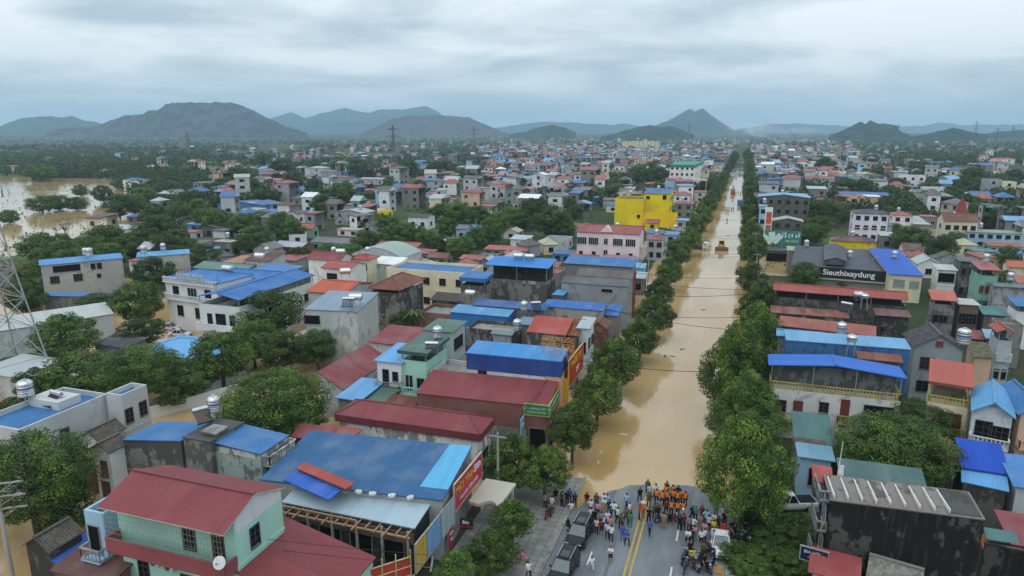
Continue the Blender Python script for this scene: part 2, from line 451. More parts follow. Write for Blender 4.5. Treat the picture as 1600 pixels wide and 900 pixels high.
def B(label, x1, y1, x2, h, d, roof='shedB', rc=BLUE, wc=wWHITE, name='house', cat='house', ang=0.0, y2=None, rise=1.0, oh=0.35,
      gap=0.0, win=(), g=0.3, rust=0.0, fade=0.25, tile=False, base=-0.6, trim=None, wmat=None, rmat=None, posts=True, par=0.9,
      parc=None, balc=(), bands=True, group=None, auto=False, mark=None, fascia=0.0, fc=None, ribs=True, door=None, rib_pitch=0.30, rstyle='solid',
      back=True, thick=0.10, ohf=None, ww=None):
    """One house. (x1,y1)-(x2,..) is the eave on the camera's side, surveyed at its height h; d its depth (m, or ('l'|'r', column) of a far eave corner)."""
    A = at(x1, y1, h)
    ohf = oh if ohf is None else ohf
    if ww is not None: a = R(ang); w = ww
    elif y2 is not None and roof in ('shedR', 'shedL'):
        Bp = at(x2, y2, h - rise if roof == 'shedR' else h + rise); a = R(ang); w = (Bp - A).dot(Vector((math.cos(a), math.sin(a), 0)))
    elif y2 is not None:
        Bp = at(x2, y2, h); a = math.atan2(Bp.y - A.y, Bp.x - A.x); w = (Bp - A).length
    else:
        a = R(ang); w = along(A, (math.cos(a), math.sin(a)), x=x2)
    ux, uy = math.cos(a), math.sin(a)
    if isinstance(d, tuple):
        P0 = A if d[0] in 'ly' else A + Vector((ux, uy, 0)) * w
        d = along(P0, (-uy, ux), x=d[1]) if d[0] in 'lr' else along(P0, (-uy, ux), y=d[1])
    w, d = max(w, 1.0), max(min(d, 60), 1.0)
    root = empty(name, (A.x, A.y, 0), a)
    root['w'], root['d'] = w, d
    walls_m = wmat or plaster(wc, g)
    nodeck = rc is None
    rc = rc or (.27, .26, .245)
    ridge_axis = 'X'
    # ---- roof surface: faces (ccw from above) and a height function
    r = rise

    def Z(x, y):
        fx, fy = x / w, y / d
        return {'shedF': h + r * fy, 'shedB': h - r * fy, 'shedR': h - r * fx, 'shedL': h + r * fx, 'flat': h, 'slab': h,
                'gableX': h + r * (1 - abs(2 * fy - 1)), 'gableY': h + r * (1 - abs(2 * fx - 1)),
                'hip': h + r * min(1, 2 * min(x, w - x, y, d - y) / min(w, d)), 'pyr': h + r * min(1, 2 * min(fx, 1 - fx, fy, 1 - fy)),
                'arch': h + r * math.sin(math.pi * min(1, max(0, fx)))}[roof]
    if roof in ('shedF', 'shedB', 'shedR', 'shedL', 'slab', 'flat'):
        faces = [[(0, 0), (w, 0), (w, d), (0, d)]]
        ridge_axis = 'Y' if roof in ('shedR', 'shedL') else 'X'
    elif roof == 'gableX': faces = [[(0, 0), (w, 0), (w, d / 2), (0, d / 2)], [(0, d / 2), (w, d / 2), (w, d), (0, d)]]
    elif roof == 'gableY':
        faces = [[(0, 0), (w / 2, 0), (w / 2, d), (0, d)], [(w / 2, 0), (w, 0), (w, d), (w / 2, d)]]; ridge_axis = 'Y'
    elif roof == 'hip':
        s = min(w, d) / 2
        if w >= d: a1, a2 = (s, d / 2), (w - s, d / 2)
        else: a1, a2 = (w / 2, s), (w / 2, d - s); ridge_axis = 'Y'
        if w >= d: faces = [[(0, 0), (w, 0), a2, a1], [(w, 0), (w, d), a2], [(w, d), (0, d), a1, a2], [(0, d), (0, 0), a1]]
        else: faces = [[(0, 0), (w, 0), a1], [(w, 0), (w, d), a2, a1], [(w, d), (0, d), a2], [(0, d), (0, 0), a1, a2]]
    elif roof == 'pyr':
        c = (w / 2, d / 2); faces = [[(0, 0), (w, 0), c], [(w, 0), (w, d), c], [(w, d), (0, d), c], [(0, d), (0, 0), c]]
    elif roof == 'arch':
        n = 8; faces = [[(w * i / n, 0), (w * (i + 1) / n, 0), (w * (i + 1) / n, d), (w * i / n, d)] for i in range(n)]; ridge_axis = 'Y'
    rm = rmat or (tile_roof(rc, ridge_axis) if tile else metal_roof(rc, ridge_axis, rust, fade, ribs, rib_pitch))
    tm = flat('trim_%s' % (trim or sc(rc, 0.8),), trim or sc(rc, 0.8), 0.6)
    mb = MB()
    if roof == 'flat':
        zt = h - 0.55; mb.slab([(0.2 + oh, 0.2 + oh, zt), (w - 0.2 - oh, 0.2 + oh, zt), (w - 0.2 - oh, d - 0.2 - oh, zt), (0.2 + oh, d - 0.2 - oh, zt)], 0.2)
        part('roof', mb, CONC if nodeck else rm, root)
    else:
        for f in faces: mb.slab([(x, y, Z(x, y)) for x, y in f], thick, 0, 1)
        ro = part('roof', mb, [rm, tm], root)
        cap = MB()
        if roof == 'gableX': cap.box(0, w, d / 2 - 0.16, d / 2 + 0.16, h + r - 0.02, h + r + 0.06)
        elif roof == 'gableY': cap.box(w / 2 - 0.16, w / 2 + 0.16, 0, d, h + r - 0.02, h + r + 0.06)
        elif roof in ('hip', 'pyr'):
            c1, c2 = (a1, a2) if roof == 'hip' else ((w / 2, d / 2),) * 2
            if roof == 'hip': cap.tube((c1[0], c1[1], h + r + 0.02), (c2[0], c2[1], h + r + 0.02), 0.12, 5)
            for q in ((0, 0), (w, 0), (w, d), (0, d)):
                e = min((c1, c2), key=lambda c: (c[0] - q[0]) ** 2 + (c[1] - q[1]) ** 2)
                cap.tube((q[0], q[1], h + 0.02), (e[0], e[1], h + r + 0.02), 0.09, 4)
        if cap.v: part('ridge_cap', cap, flat('ridge_%s' % (sc(rc, .8),), sc(rc, .8), .6), ro)
    if fascia:
        fm = MB(); z = lambda x, y: Z(x, y) - 0.11
        pts = [(0.03, 0.03), (w - 0.03, 0.03), (w - 0.03, d - 0.03), (0.03, d - 0.03)]
        if roof in ('gableY', 'arch'):
            k = [0.03 + (w - 0.06) * i / 6 for i in range(7)]; pts = [(x, 0.03) for x in k] + [(x, d - 0.03) for x in k[::-1]]
        elif roof in ('gableX',): pts = [(0.03, 0.03), (w - 0.03, 0.03), (w - 0.03, d / 2), (w - 0.03, d - 0.03), (0.03, d - 0.03), (0.03, d / 2)]
        for i in range(len(pts)):
            p, q = pts[i], pts[(i + 1) % len(pts)]
            fm.poly([(p[0], p[1], z(*p) - fascia), (q[0], q[1], z(*q) - fascia), (q[0], q[1], z(*q)), (p[0], p[1], z(*p))])
        part('fascia', fm, metal_roof(fc or sc(rc, 0.7), 'X', rust * 0.5, 0.1), root)
    # ---- walls
    x0, x1w, y0, y1w = oh, w - oh, ohf, d - oh
    top = (lambda x, y: h - gap) if (gap or roof == 'flat') else (lambda x, y: Z(x, y) - thick + 0.02)
    def ring(ax, ay, bx, by, n): return [(ax + (bx - ax) * i / n, ay + (by - ay) * i / n) for i in range(n)]
    nx, ny = (8 if roof == 'arch' else 2), 2
    if roof == 'hip':  # walls stop under the eaves of a hipped roof
        top = lambda x, y: h - gap - 0.02
    per = ring(x0, y0, x1w, y0, nx) + ring(x1w, y0, x1w, y1w, ny) + ring(x1w, y1w, x0, y1w, nx) + ring(x0, y1w, x0, y0, ny)
    wl = MB(); n = len(per)
    for i in range(n):
        p, q = per[i], per[(i + 1) % n]
        if not back and p[1] > d - oh - 1e-4 and q[1] > d - oh - 1e-4: continue
        wl.poly([(p[0], p[1], base), (q[0], q[1], base), (q[0], q[1], top(*q)), (p[0], p[1], top(*p))])
    if roof == 'flat':   # parapet with inner faces and coping
        t = 0.2; zt = h - 0.6
        for (a0, a1, b0, b1) in ((x0, x1w, y0, y0 + t), (x0, x1w, y1w - t, y1w), (x0, x0 + t, y0 + t, y1w - t), (x1w - t, x1w, y0 + t, y1w - t)):
            wl.poly([(a0, b0, h), (a1, b0, h), (a1, b1, h), (a0, b1, h)])
        i0, i1, j0, j1 = x0 + t, x1w - t, y0 + t, y1w - t
        for p, q in (((i0, j0), (i0, j1)), ((i0, j1), (i1, j1)), ((i1, j1), (i1, j0)), ((i1, j0), (i0, j0))):
            wl.poly([(p[0], p[1], zt), (q[0], q[1], zt), (q[0], q[1], h), (p[0], p[1], h)])
    elif gap:
        wl.poly([(x0, y0, h - gap), (x1w, y0, h - gap), (x1w, y1w, h - gap), (x0, y1w, h - gap)])
    ns = max(1, int((h - gap) / 3.3))
    if bands and ns > 1 and oh >= 0.0:
        for s in range(1, ns):
            z = (h - gap) * s / ns
            wl.box(x0 - 0.07, x1w + 0.07, y0 - 0.07, y1w + 0.07, z - 0.09, z + 0.09)
    part('wall', wl, walls_m, root)
    if gap and roof != 'flat':
        pm = MB(); e = 0.12
        railing_mat = plaster(parc or wc, g)
        pr = MB(); zd = h - gap
        for p, q in (((x0 + .08, y0 + .08), (x1w - .08, y0 + .08)), ((x1w - .08, y0 + .08), (x1w - .08, y1w - .08)), ((x0 + .08, y1w - .08), (x0 + .08, y0 + .08))):
            railing(pr, (p[0], p[1], zd), (q[0], q[1], zd), par, rstyle)
        part('parapet', pr, railing_mat, root)
        if posts:
            nxp, nyp = max(2, int(w / 4.5) + 1), max(2, int(d / 4.5) + 1)
            for i in range(nxp):
                for j in range(nyp):
                    if i in (0, nxp - 1) or j in (0, nyp - 1):
                        x = x0 + .15 + (x1w - x0 - .3) * i / (nxp - 1); y = y0 + .15 + (y1w - y0 - .3) * j / (nyp - 1)
                        part('post', MB().box(x - .05, x + .05, y - .05, y + .05, zd, Z(x, y) - thick), GALV, root)
        if gap > 1.7:   # box at the back of the terrace, wall colour darkened for canopy shade
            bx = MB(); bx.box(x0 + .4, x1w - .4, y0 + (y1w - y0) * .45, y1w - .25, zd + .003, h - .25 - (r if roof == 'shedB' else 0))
            part('canopy_shade_room', bx, plaster(sc(wc, 0.30), min(1, g + .3)), root)
    # ---- openings
    for wdef in win:
        side = wdef[0]
        ln = (x1w - x0) if side == 'F' else (y1w - y0)

        def put(u, z, ww, hh, kind):
            if side == 'F': window_at(root, (x0 + ln * u, y0, z), 0, ww, hh, kind)
            elif side == 'R': window_at(root, (x1w, y0 + ln * u, z), R(90), ww, hh, kind)
            else: window_at(root, (x0, y0 + ln * u, z), R(-90), ww, hh, kind)
        if isinstance(wdef[1], str):     # 'cols x rows' spread over the wall
            c, rr = (int(t) for t in wdef[1].split('x')); kind = wdef[2] if len(wdef) > 2 else 'w'
            sh = (h - gap - 0.2) / rr
            for i in range(c):
                for j in range(rr):
                    put((i + 0.5) / c, sh * j + sh * 0.34, min(1.3, ln / c * 0.55), min(1.35, sh * 0.45), kind)
        else:
            for q in [wdef[1:]]: put(*q)
    for (side, z, u0, u1, dep, style) in balc:
        bl = MB(); rl = MB()
        if side == 'F': p0, p1, o = (x0 + (x1w - x0) * u0, y0), (x0 + (x1w - x0) * u1, y0), (0, -1)
        elif side == 'R': p0, p1, o = (x1w, y0 + (y1w - y0) * u0), (x1w, y0 + (y1w - y0) * u1), (1, 0)
        else: p0, p1, o = (x0, y0 + (y1w - y0) * u0), (x0, y0 + (y1w - y0) * u1), (-1, 0)
        q0 = (p0[0] + o[0] * dep, p0[1] + o[1] * dep); q1 = (p1[0] + o[0] * dep, p1[1] + o[1] * dep)
        bl.box(min(p0[0], q1[0]), max(p0[0], q1[0]), min(p0[1], q1[1]), max(p0[1], q1[1]), z - 0.15, z)
        bo = part('balcony', bl, plaster(parc or wc, g), root)
        e = 0.07
        cx0, cy0, cx1, cy1 = q0[0] - o[0] * e, q0[1] - o[1] * e, q1[0] - o[0] * e, q1[1] - o[1] * e
        for s, t in (((cx0, cy0), (cx1, cy1)), (p0, (cx0, cy0)), (p1, (cx1, cy1))):
            railing(rl, (s[0], s[1], z), (t[0], t[1], z), 0.95, style)
        part('railing', rl, plaster(parc or wc, g) if style != 'iron' else GALV, bo)
    cat = cat
    if auto: AUTO.append((root, label, cat)); root['category'] = cat
    else: tag(root, label, cat, group)
    if group: root['group'] = group
    if mark: LANDMARKS.append((mark, A.x + ux * w / 2, A.y + uy * w / 2))
    root['roof_h'] = h
    return root


def local(o, x, y, z):
    a = o.rotation_euler.z; c, s = math.cos(a), math.sin(a)
    return Vector((o.location.x + x * c - y * s, o.location.y + x * s + y * c, z))


def on_roof(o, u, v, z):
    """a point over house o: u along its camera-side eave, v along its depth (0..1)"""
    return local(o, o['w'] * u, o['d'] * v, z)


def sign(name, label, p, q, hgt, board, rows, thick=0.12, cat='sign', frame=None, up=Vector((0, 0, 1))):
    """A board from p to q (bottom edge, read from the outside left to right) with raised lettering. rows: (text, size, u, v, colour)"""
    p, q = Vector(p), Vector(q); d = (q - p); L = d.length; a = math.atan2(d.y, d.x)
    root = empty(name, p, a); tag(root, label, cat)
    b = MB(); b.box(0, L, 0, thick, 0, hgt); part('board', b, flat('board_%s' % (board,), board, 0.5), root)
    if frame:
        f = MB(); e = 0.08
        f.box(-e, L + e, -0.03, thick, -e, 0); f.box(-e, L + e, -0.03, thick, hgt, hgt + e); f.box(-e, 0, -0.03, thick, 0, hgt); f.box(L, L + e, -0.03, thick, 0, hgt)
        part('frame', f, flat('frame_%s' % (frame,), frame, 0.5), root)
    for (t, size, u, v, c) in rows: lettering(t, size, root, (L * u, -0.02, hgt * v), c)
    return root


def lettering(t, size, root, loc, c, depth=0.02, wid=None, name='lettering'):
    cu = bpy.data.curves.new('lettering', 'FONT'); cu.body = t; cu.size = size; cu.extrude = depth; cu.offset = 0.012 * size
    cu.align_x = 'CENTER'; cu.align_y = 'CENTER'
    tmp = bpy.data.objects.new('tmp', cu); COL.objects.link(tmp)
    dg = bpy.context.evaluated_depsgraph_get(); dg.update()
    me = bpy.data.meshes.new_from_object(tmp.evaluated_get(dg)); bpy.data.objects.remove(tmp)
    if wid and len(me.vertices):
        xs = [v.co.x for v in me.vertices]; k = wid / (max(xs) - min(xs))
        for v in me.vertices: v.co.x *= k
    me.materials.clear(); me.materials.append(flat('letters_%s' % (c,), c, 0.5))
    me.transform(Matrix.Rotation(R(90), 4, 'X'))
    return link(name, me, root, loc)


# ---- things that stand on roofs
def water_tank(label, p, r=0.65, h=1.5, stand=1.0, steel=True):
    root = empty('water_tank', p); tag(root, label, 'water tank')
    t = MB(); prof = [(r, stand)]
    for i in range(5):
        z = stand + h * (i + 0.5) / 5; prof += [(r, z - 0.08), (r * 1.03, z - 0.04), (r * 1.03, z + 0.04), (r, z + 0.08)]
    prof += [(r, stand + h), (r * 0.75, stand + h + 0.2), (r * 0.3, stand + h + 0.3), (r * 0.3, stand + h + 0.38)]
    t.lathe(prof, n=18); part('tank', t, STEEL if steel else flat('blue_tank', (0.10, 0.24, 0.45), 0.4), root)
    b = MB(); b.lathe([(r * 1.035, stand + h * 0.55), (r * 1.04, stand + h * 0.56), (r * 1.04, stand + h * 0.66), (r * 1.035, stand + h * 0.67)], n=18)
    part('blue_band', b, flat('tank_band', (0.03, 0.07, 0.3), 0.5), root)
    s = MB()
    for x, y in ((-1, -1), (1, -1), (1, 1), (-1, 1)): s.tube((x * r * .75, y * r * .75, 0), (x * r * .6, y * r * .6, stand), 0.04, 5)
    s.lathe([(r * 0.95, stand - 0.06), (r * 0.95, stand - 0.001)], n=12)
    part('stand', s, GALV, root)
    return root


def lying_tank(label, p, rz=0.0, L=1.9, r=0.55, stand=0.9):
    root = empty('water_tank', p, rz); tag(root, label, 'water tank')
    t = MB(); t.tube((-L / 2, 0, stand + r), (L / 2, 0, stand + r), r, 16); t.tube((-L / 2 - .15, 0, stand + r), (-L / 2, 0, stand + r), r * .6, 16, 0, r); t.tube((L / 2, 0, stand + r), (L / 2 + .15, 0, stand + r), r, 16, 0, r * .6)
    part('tank', t, STEEL, root)
    s = MB()
    for x in (-L * .4, L * .4):
        for y in (-.4, .4): s.tube((x, y, 0), (x, y * .8, stand + .2), .035, 5)
        s.tube((x, -.4, stand), (x, .4, stand), .035, 5)
    s.tube((-L * .4, -.4, .1), (L * .4, -.4, stand), .025, 4)
    part('stand', s, GALV, root)
    return root


def solar_heater(label, p, rz=0.0, L=1.9):
    root = empty('solar_water_heater', p, rz); tag(root, label, 'solar heater')
    t = MB(); t.tube((-L / 2, .55, 1.25), (L / 2, .55, 1.25), .24, 12); part('tank', t, STEEL, root)
    g = MB()
    for i in range(16):
        x = -L / 2 + .1 + (L - .2) * i / 15; g.tube((x, -.7, .25), (x, .5, 1.15), .035, 5)
    g.box(-L / 2, L / 2, -.78, -.66, .17, .27); part('vacuum_tubes', g, flat('vacuum_tube', (.02, .022, .045), .15), root)
    f = MB()
    for x in (-L / 2 + .05, L / 2 - .05):
        f.tube((x, .6, 0), (x, .55, 1.1), .025, 4); f.tube((x, -.7, 0), (x, -.7, .25), .025, 4); f.tube((x, -.7, .2), (x, .55, 1.0), .02, 4); f.tube((x, -.7, .02), (x, .6, .02), .02, 4)
    part('frame', f, GALV, root)
    return root


def dish(label, p, rz=0.0, r=0.45):
    root = empty('satellite_dish', p, rz); tag(root, label, 'satellite dish')
    d = MB(); n = 16; prof = [(0.02, .0), (r * .5, .04), (r * .85, .11), (r, .16)]
    d.lathe(prof, n=n); me = d.mesh('reflector', flat('dish_white', (.6, .6, .6), .4)); me.transform(Matrix.Rotation(R(62), 4, 'X')); me.transform(Matrix.Translation((0, -.1, .55)))
    link('reflector', me, root)
    s = MB(); s.tube((0, .1, 0), (0, .0, .55), .03, 6); s.tube((0, -.05, .35), (0, -.55, .75), .015, 4); s.box(-.05, .05, -.62, -.52, .7, .8)
    part('mount', s, GALV, root)
    return root


def ac_unit(label, p, rz=0.0):
    root = empty('air_conditioner', p, rz); tag(root, label, 'air conditioner')
    b = MB(); b.box(-.42, .42, -.36, -.04, 0, .56); part('casing', b, flat('ac_casing', (.5, .5, .48), .5), root)
    f = MB(); f.tube((-.1, -.365, .28), (-.1, -.40, .28), .22, 14); part('fan_grille', f, FRAME_D, root)
    [part('bracket', MB().box(x, x + .04, -.36, 0, -.05, -.005), GALV, root) for x in (-.3, .26)]
    return root

# ------------------------------------------------------------------ the setting: ground, flood water, road, pavements, hills
_TAB = {}


def vnoise(x, y, s, seed):
    """smooth value noise for numpy arrays"""
    T_ = _TAB.setdefault(seed, None)
    if T_ is None: T_ = _TAB[seed] = np.random.RandomState(seed).rand(64, 64)
    u, v = x / s, y / s; i, j = np.floor(u).astype(int), np.floor(v).astype(int); a, b = u - i, v - j
    a = a * a * (3 - 2 * a); b = b * b * (3 - 2 * b)
    g = lambda p, q: T_[p % 64, q % 64]
    return (g(i, j) * (1 - a) + g(i + 1, j) * a) * (1 - b) + (g(i, j + 1) * (1 - a) + g(i + 1, j + 1) * a) * b


def fbm(x, y, s, seed, n=4):
    t = 0; w = 0
    for k in range(n): t = t + vnoise(x + 13.7 * k, y - 7.1 * k, s / 2 ** k, seed + k) / 2 ** k; w += 1 / 2 ** k
    return t / w


LAKE = [at(*p, 0) for p in ((-160, 273), (60, 279), (175, 280), (172, 296), (196, 308), (222, 334), (206, 356), (140, 360), (118, 370), (56, 390), (-80, 405), (-260, 390))]
LAKE = np.array([(p.x, p.y) for p in LAKE])
POND = np.array([tuple(at(*p, 0))[:2] for p in ((322, 264), (352, 259), (388, 257), (394, 271), (372, 283), (326, 283))])
YARD = [at(*p, 0) for p in ((255, 480), (330, 520), (240, 560), (420, 590), (360, 640), (250, 650), (130, 560), (170, 520))]


def sdist(x, y, poly):
    """signed distance to a polygon, negative inside"""
    d = np.full(x.shape, 1e9); ins = np.zeros(x.shape, bool); n = len(poly)
    for i in range(n):
        a, b = poly[i], poly[(i + 1) % n]; e = b - a
        wx, wy = x - a[0], y - a[1]; t = np.clip((wx * e[0] + wy * e[1]) / (e @ e), 0, 1)
        d = np.minimum(d, (wx - e[0] * t) ** 2 + (wy - e[1] * t) ** 2)
        c = (a[1] > y) != (b[1] > y)
        ins ^= c & (x < (b[0] - a[0]) * (y - a[1]) / (b[1] - a[1] + 1e-12) + a[0])
    d = np.sqrt(d); return np.where(ins, -d, d)


def sstep(v, a, b):
    t = np.clip((v - a) / (b - a), 0, 1); return t * t * (3 - 2 * t)


def ground_z(x, y):
    x = np.asarray(x, float); y = np.asarray(y, float)
    z = 0.16 + (fbm(x, y, 26, 3) - .5) * .9
    near_left = sstep(-x, 38, 50) * sstep(-y, -150, -110)
    z = z - .42 * near_left
    z = np.where((x > -41) & (x < -19) & (y < 57), .28 + .1 * (z - .16), z)
    z = z + .25 * sstep(x, 3, 7) * (1 - sstep(y, 150, 200))
    z = np.where((x > 2) & (x < 14) & (y > 183) & (y < 226), -.5, z)      # the flooded side yard by the billboard
    z = np.where((x > -22) & (x < 2.5) & (y > 40), -.7, z)
    z = z + 1.0 * sstep(y, 560, 760) + .3 * sstep(y, 330, 420)
    s = sdist(x, y, LAKE) + (fbm(x, y, 40, 9) - .5) * 26
    z = z - 2.2 * (1 - sstep(s, -14, 12)) + .35 * sstep(s, 2, 26) * (1 - sstep(s, 26, 160))
    s2 = sdist(x, y, POND); z = z - 2.0 * (1 - sstep(s2, -8, 8))
    far = np.hypot(x, y); z = z + (fbm(x, y, 900, 21) - .42) * 16 * sstep(far, 1500, 3200) + 17 * sstep(far, 2600, 5600)
    return z


def grid_mesh(name, xs, ys, zf, mat):
    X, Y = np.meshgrid(xs, ys); Z = zf(X, Y); n, m = X.shape
    V = np.stack([X, Y, Z], -1).reshape(-1, 3); i = np.arange(n * m).reshape(n, m)
    F = np.stack([i[:-1, :-1], i[:-1, 1:], i[1:, 1:], i[1:, :-1]], -1).reshape(-1, 4)
    me = bpy.data.meshes.new(name); me.vertices.add(len(V)); me.vertices.foreach_set('co', V.astype(np.float32).ravel())
    me.loops.add(F.size); me.loops.foreach_set('vertex_index', F.astype(np.int32).ravel()); me.polygons.add(len(F))
    me.polygons.foreach_set('loop_start', np.arange(0, F.size, 4, dtype=np.int32)); me.polygons.foreach_set('loop_total', np.full(len(F), 4, np.int32))
    me.polygons.foreach_set('use_smooth', np.ones(len(F), bool)); me.materials.append(mat); me.update(calc_edges=True); return me


def structure(name, me): return tag(link(name, me), kind='structure')


def ground_mat():
    m, nt, p, o = _mat('ground'); L = nt.links.new
    geo = node(nt, 'ShaderNodeNewGeometry'); P_ = geo.outputs['Position']
    a = _noise(nt, P_, .045, 6, .6); b = _noise(nt, P_, .6, 5, .6); c = _noise(nt, P_, .011, 4, .5)
    col = _mix(nt, _ramp(nt, a, .42, .60), (.030, .050, .018), (.062, .052, .038))
    col = _mix(nt, _ramp(nt, c, .50, .66), col, (.080, .135, .034))
    col = _mix(nt, _math(nt, 'MULTIPLY', _ramp(nt, b, .45, .7), .45), col, (.030, .036, .018))
    L(col, p.inputs['Base Color']); p.inputs['Roughness'].default_value = .92; p.inputs['Specular IOR Level'].default_value = .15
    return m


def water_mat(name='flood_water', c=(.47, .33, .175), c2=(.40, .255, .10)):
    m, nt, p, o = _mat(name); L = nt.links.new
    geo = node(nt, 'ShaderNodeNewGeometry'); P_ = geo.outputs['Position']
    mp = node(nt, 'ShaderNodeMapping'); mp.inputs['Scale'].default_value = (.10, .022, .1); L(P_, mp.inputs[0])
    sw = _noise(nt, mp.outputs[0], 1.0, 5, .6)           # silt carried in long swirls down the street
    L(_mix(nt, _ramp(nt, sw, .36, .66), c2, c), p.inputs['Base Color'])
    p.inputs['Roughness'].default_value = .07; p.inputs['IOR'].default_value = 1.5; p.inputs['Specular IOR Level'].default_value = .9
    mp2 = node(nt, 'ShaderNodeMapping'); mp2.inputs['Scale'].default_value = (1.5, .8, 1); mp2.inputs['Rotation'].default_value = (0, 0, R(25)); L(P_, mp2.inputs[0])
    r1 = _noise(nt, mp2.outputs[0], 1.0, 4, .55); r2 = _noise(nt, P_, .23, 3, .5)
    calm = _ramp(nt, _noise(nt, P_, .05, 3, .5), .40, .62)
    h = _math(nt, 'ADD', _math(nt, 'MULTIPLY', r1, _math(nt, 'MULTIPLY_ADD', calm, .8, .2)), _math(nt, 'MULTIPLY', r2, .6))
    b = node(nt, 'ShaderNodeBump'); b.inputs['Strength'].default_value = .32; b.inputs['Distance'].default_value = .10
    L(h, b.inputs['Height']); L(b.outputs[0], p.inputs['Normal'])
    return m


GM = ground_mat(); WM = water_mat()
near_x = np.unique(np.concatenate([np.arange(-760, -160, 6), np.arange(-160, 60, 2.5), np.arange(60, 420, 6)]))
near_y = np.unique(np.concatenate([np.arange(-40, 200, 2.5), np.arange(200, 800, 6)]))
fx = np.concatenate([-np.geomspace(760, 9000, 34)[::-1], near_x[1:-1], np.geomspace(420, 9000, 36)])
fy = np.concatenate([[-400, -200, -90], near_y, np.geomspace(806, 12500, 46)])
structure('ground', grid_mesh('ground', fx, fy, ground_z, GM))
wq = MB(); wq.poly([(-900, -60, 0), (420, -60, 0), (420, 760, 0), (-900, 760, 0)])
structure('flood_water', wq.mesh('flood_water', WM))

RC, RW2 = -6.85, 6.75          # street centre and half width


def road_z(x, y):
    near = (62.5 - y) * .014 + .06 * (1 - ((x - RC) / RW2) ** 2) + (fbm(np.asarray(x, float), np.asarray(y, float), 3.2, 31, 3) - .5) * .07 + .006 * (x - RC)
    near = np.where(y > 75, np.maximum(near, -.45), near)
    far = -.45 + .65 * sstep(np.asarray(y, float), 520, 640)
    return np.where(y > 110, far + .05 * (1 - ((x - RC) / RW2) ** 2), near)


def asphalt():
    m, nt, p, o = _mat('wet_asphalt'); L = nt.links.new
    geo = node(nt, 'ShaderNodeNewGeometry'); P_ = geo.outputs['Position']
    mp = node(nt, 'ShaderNodeMapping'); mp.inputs['Scale'].default_value = (.55, .16, 1); L(P_, mp.inputs[0])
    a = _noise(nt, mp.outputs[0], 1.0, 6, .62); b = _noise(nt, P_, 14, 3)
    mp3 = node(nt, 'ShaderNodeMapping'); mp3.inputs['Scale'].default_value = (1.6, .05, 1); L(P_, mp3.inputs[0]); tr = _noise(nt, mp3.outputs[0], 1.0, 4, .6)
    col = _mix(nt, _ramp(nt, a, .38, .66), (.130, .142, .160), (.205, .220, .238))
    col = _mix(nt, _math(nt, 'MULTIPLY', _ramp(nt, tr, .56, .70), .6), col, (.060, .066, .078))
    col = _mix(nt, _math(nt, 'MULTIPLY', b, .35), col, (.10, .105, .115))
    L(col, p.inputs['Base Color']); L(_math(nt, 'MULTIPLY_ADD', a, .5, .32), p.inputs['Roughness']); p.inputs['Specular IOR Level'].default_value = .35
    return m


ASPH = asphalt()
structure('road', grid_mesh('road', np.linspace(RC - RW2, RC + RW2, 28), np.unique(np.concatenate([np.arange(-30, 120, .5), np.arange(120, 1700, 20)])), road_z, ASPH))


def pavers():
    m, nt, p, o = _mat('paving_slabs'); L = nt.links.new
    geo = node(nt, 'ShaderNodeNewGeometry'); br = node(nt, 'ShaderNodeTexBrick'); L(geo.outputs['Position'], br.inputs['Vector'])
    br.offset = 0.0; br.inputs['Scale'].default_value = 1.0; br.inputs['Brick Width'].default_value = .8; br.inputs['Row Height'].default_value = .8; br.inputs['Mortar Size'].default_value = .03
    br.inputs['Color1'].default_value = (.20, .195, .19, 1); br.inputs['Color2'].default_value = (.27, .26, .25, 1); br.inputs['Mortar'].default_value = (.07, .075, .06, 1)
    n = _noise(nt, geo.outputs['Position'], .5, 5, .6)
    L(_mix(nt, _math(nt, 'MULTIPLY', _ramp(nt, n, .42, .68), .6), br.outputs[0], (.11, .105, .09)), p.inputs['Base Color']); p.inputs['Roughness'].default_value = .7
    return m


PAV = pavers()
kz = lambda x, y: np.maximum((61 - y) * .014 + .06, -.45 + 0 * y)
pv_y = np.arange(-30, 130, 2.0)
structure('pavement', grid_mesh('pavement', np.linspace(-21.9, -13.95, 6), pv_y, kz, PAV))
structure('pavement_far_side', grid_mesh('pavement_far_side', np.linspace(.25, 3.4, 4), pv_y, kz, PAV))
kb = MB()
for xk in (-13.95, -.1):
    for y in np.arange(-30, 90, 1.5):
        z = float(max((61 - y) * .014 + .065, -.45)); z2 = float(max((61 - y - 1.47) * .014 + .065, -.45)); b = len(kb.v)
        kb.v += [(xk, y, z - .4), (xk + .35, y, z - .4), (xk + .35, y + 1.47, z2 - .4), (xk, y + 1.47, z2 - .4), (xk, y, z), (xk + .35, y, z), (xk + .35, y + 1.47, z2), (xk, y + 1.47, z2)]
        for f in ((0, 1, 5, 4), (1, 2, 6, 5), (2, 3, 7, 6), (3, 0, 4, 7), (4, 5, 6, 7)): kb.f.append(tuple(b + i for i in f)); kb.m.append(0)
structure('kerb', kb.mesh('kerb', plaster((.25, .245, .23), .3)))
# painted markings, each a sheet on the road surface
mk = MB(); mw = MB()


def stripe(mb, x0, x1, y0, y1):
    ys = np.arange(y0, y1 + .01, .5)
    for a, b in zip(ys, ys[1:]): mb.poly([(x0, a, float(road_z(x0, a)) + .02), (x1, a, float(road_z(x1, a)) + .02), (x1, b, float(road_z(x1, b)) + .02), (x0, b, float(road_z(x0, b)) + .02)])


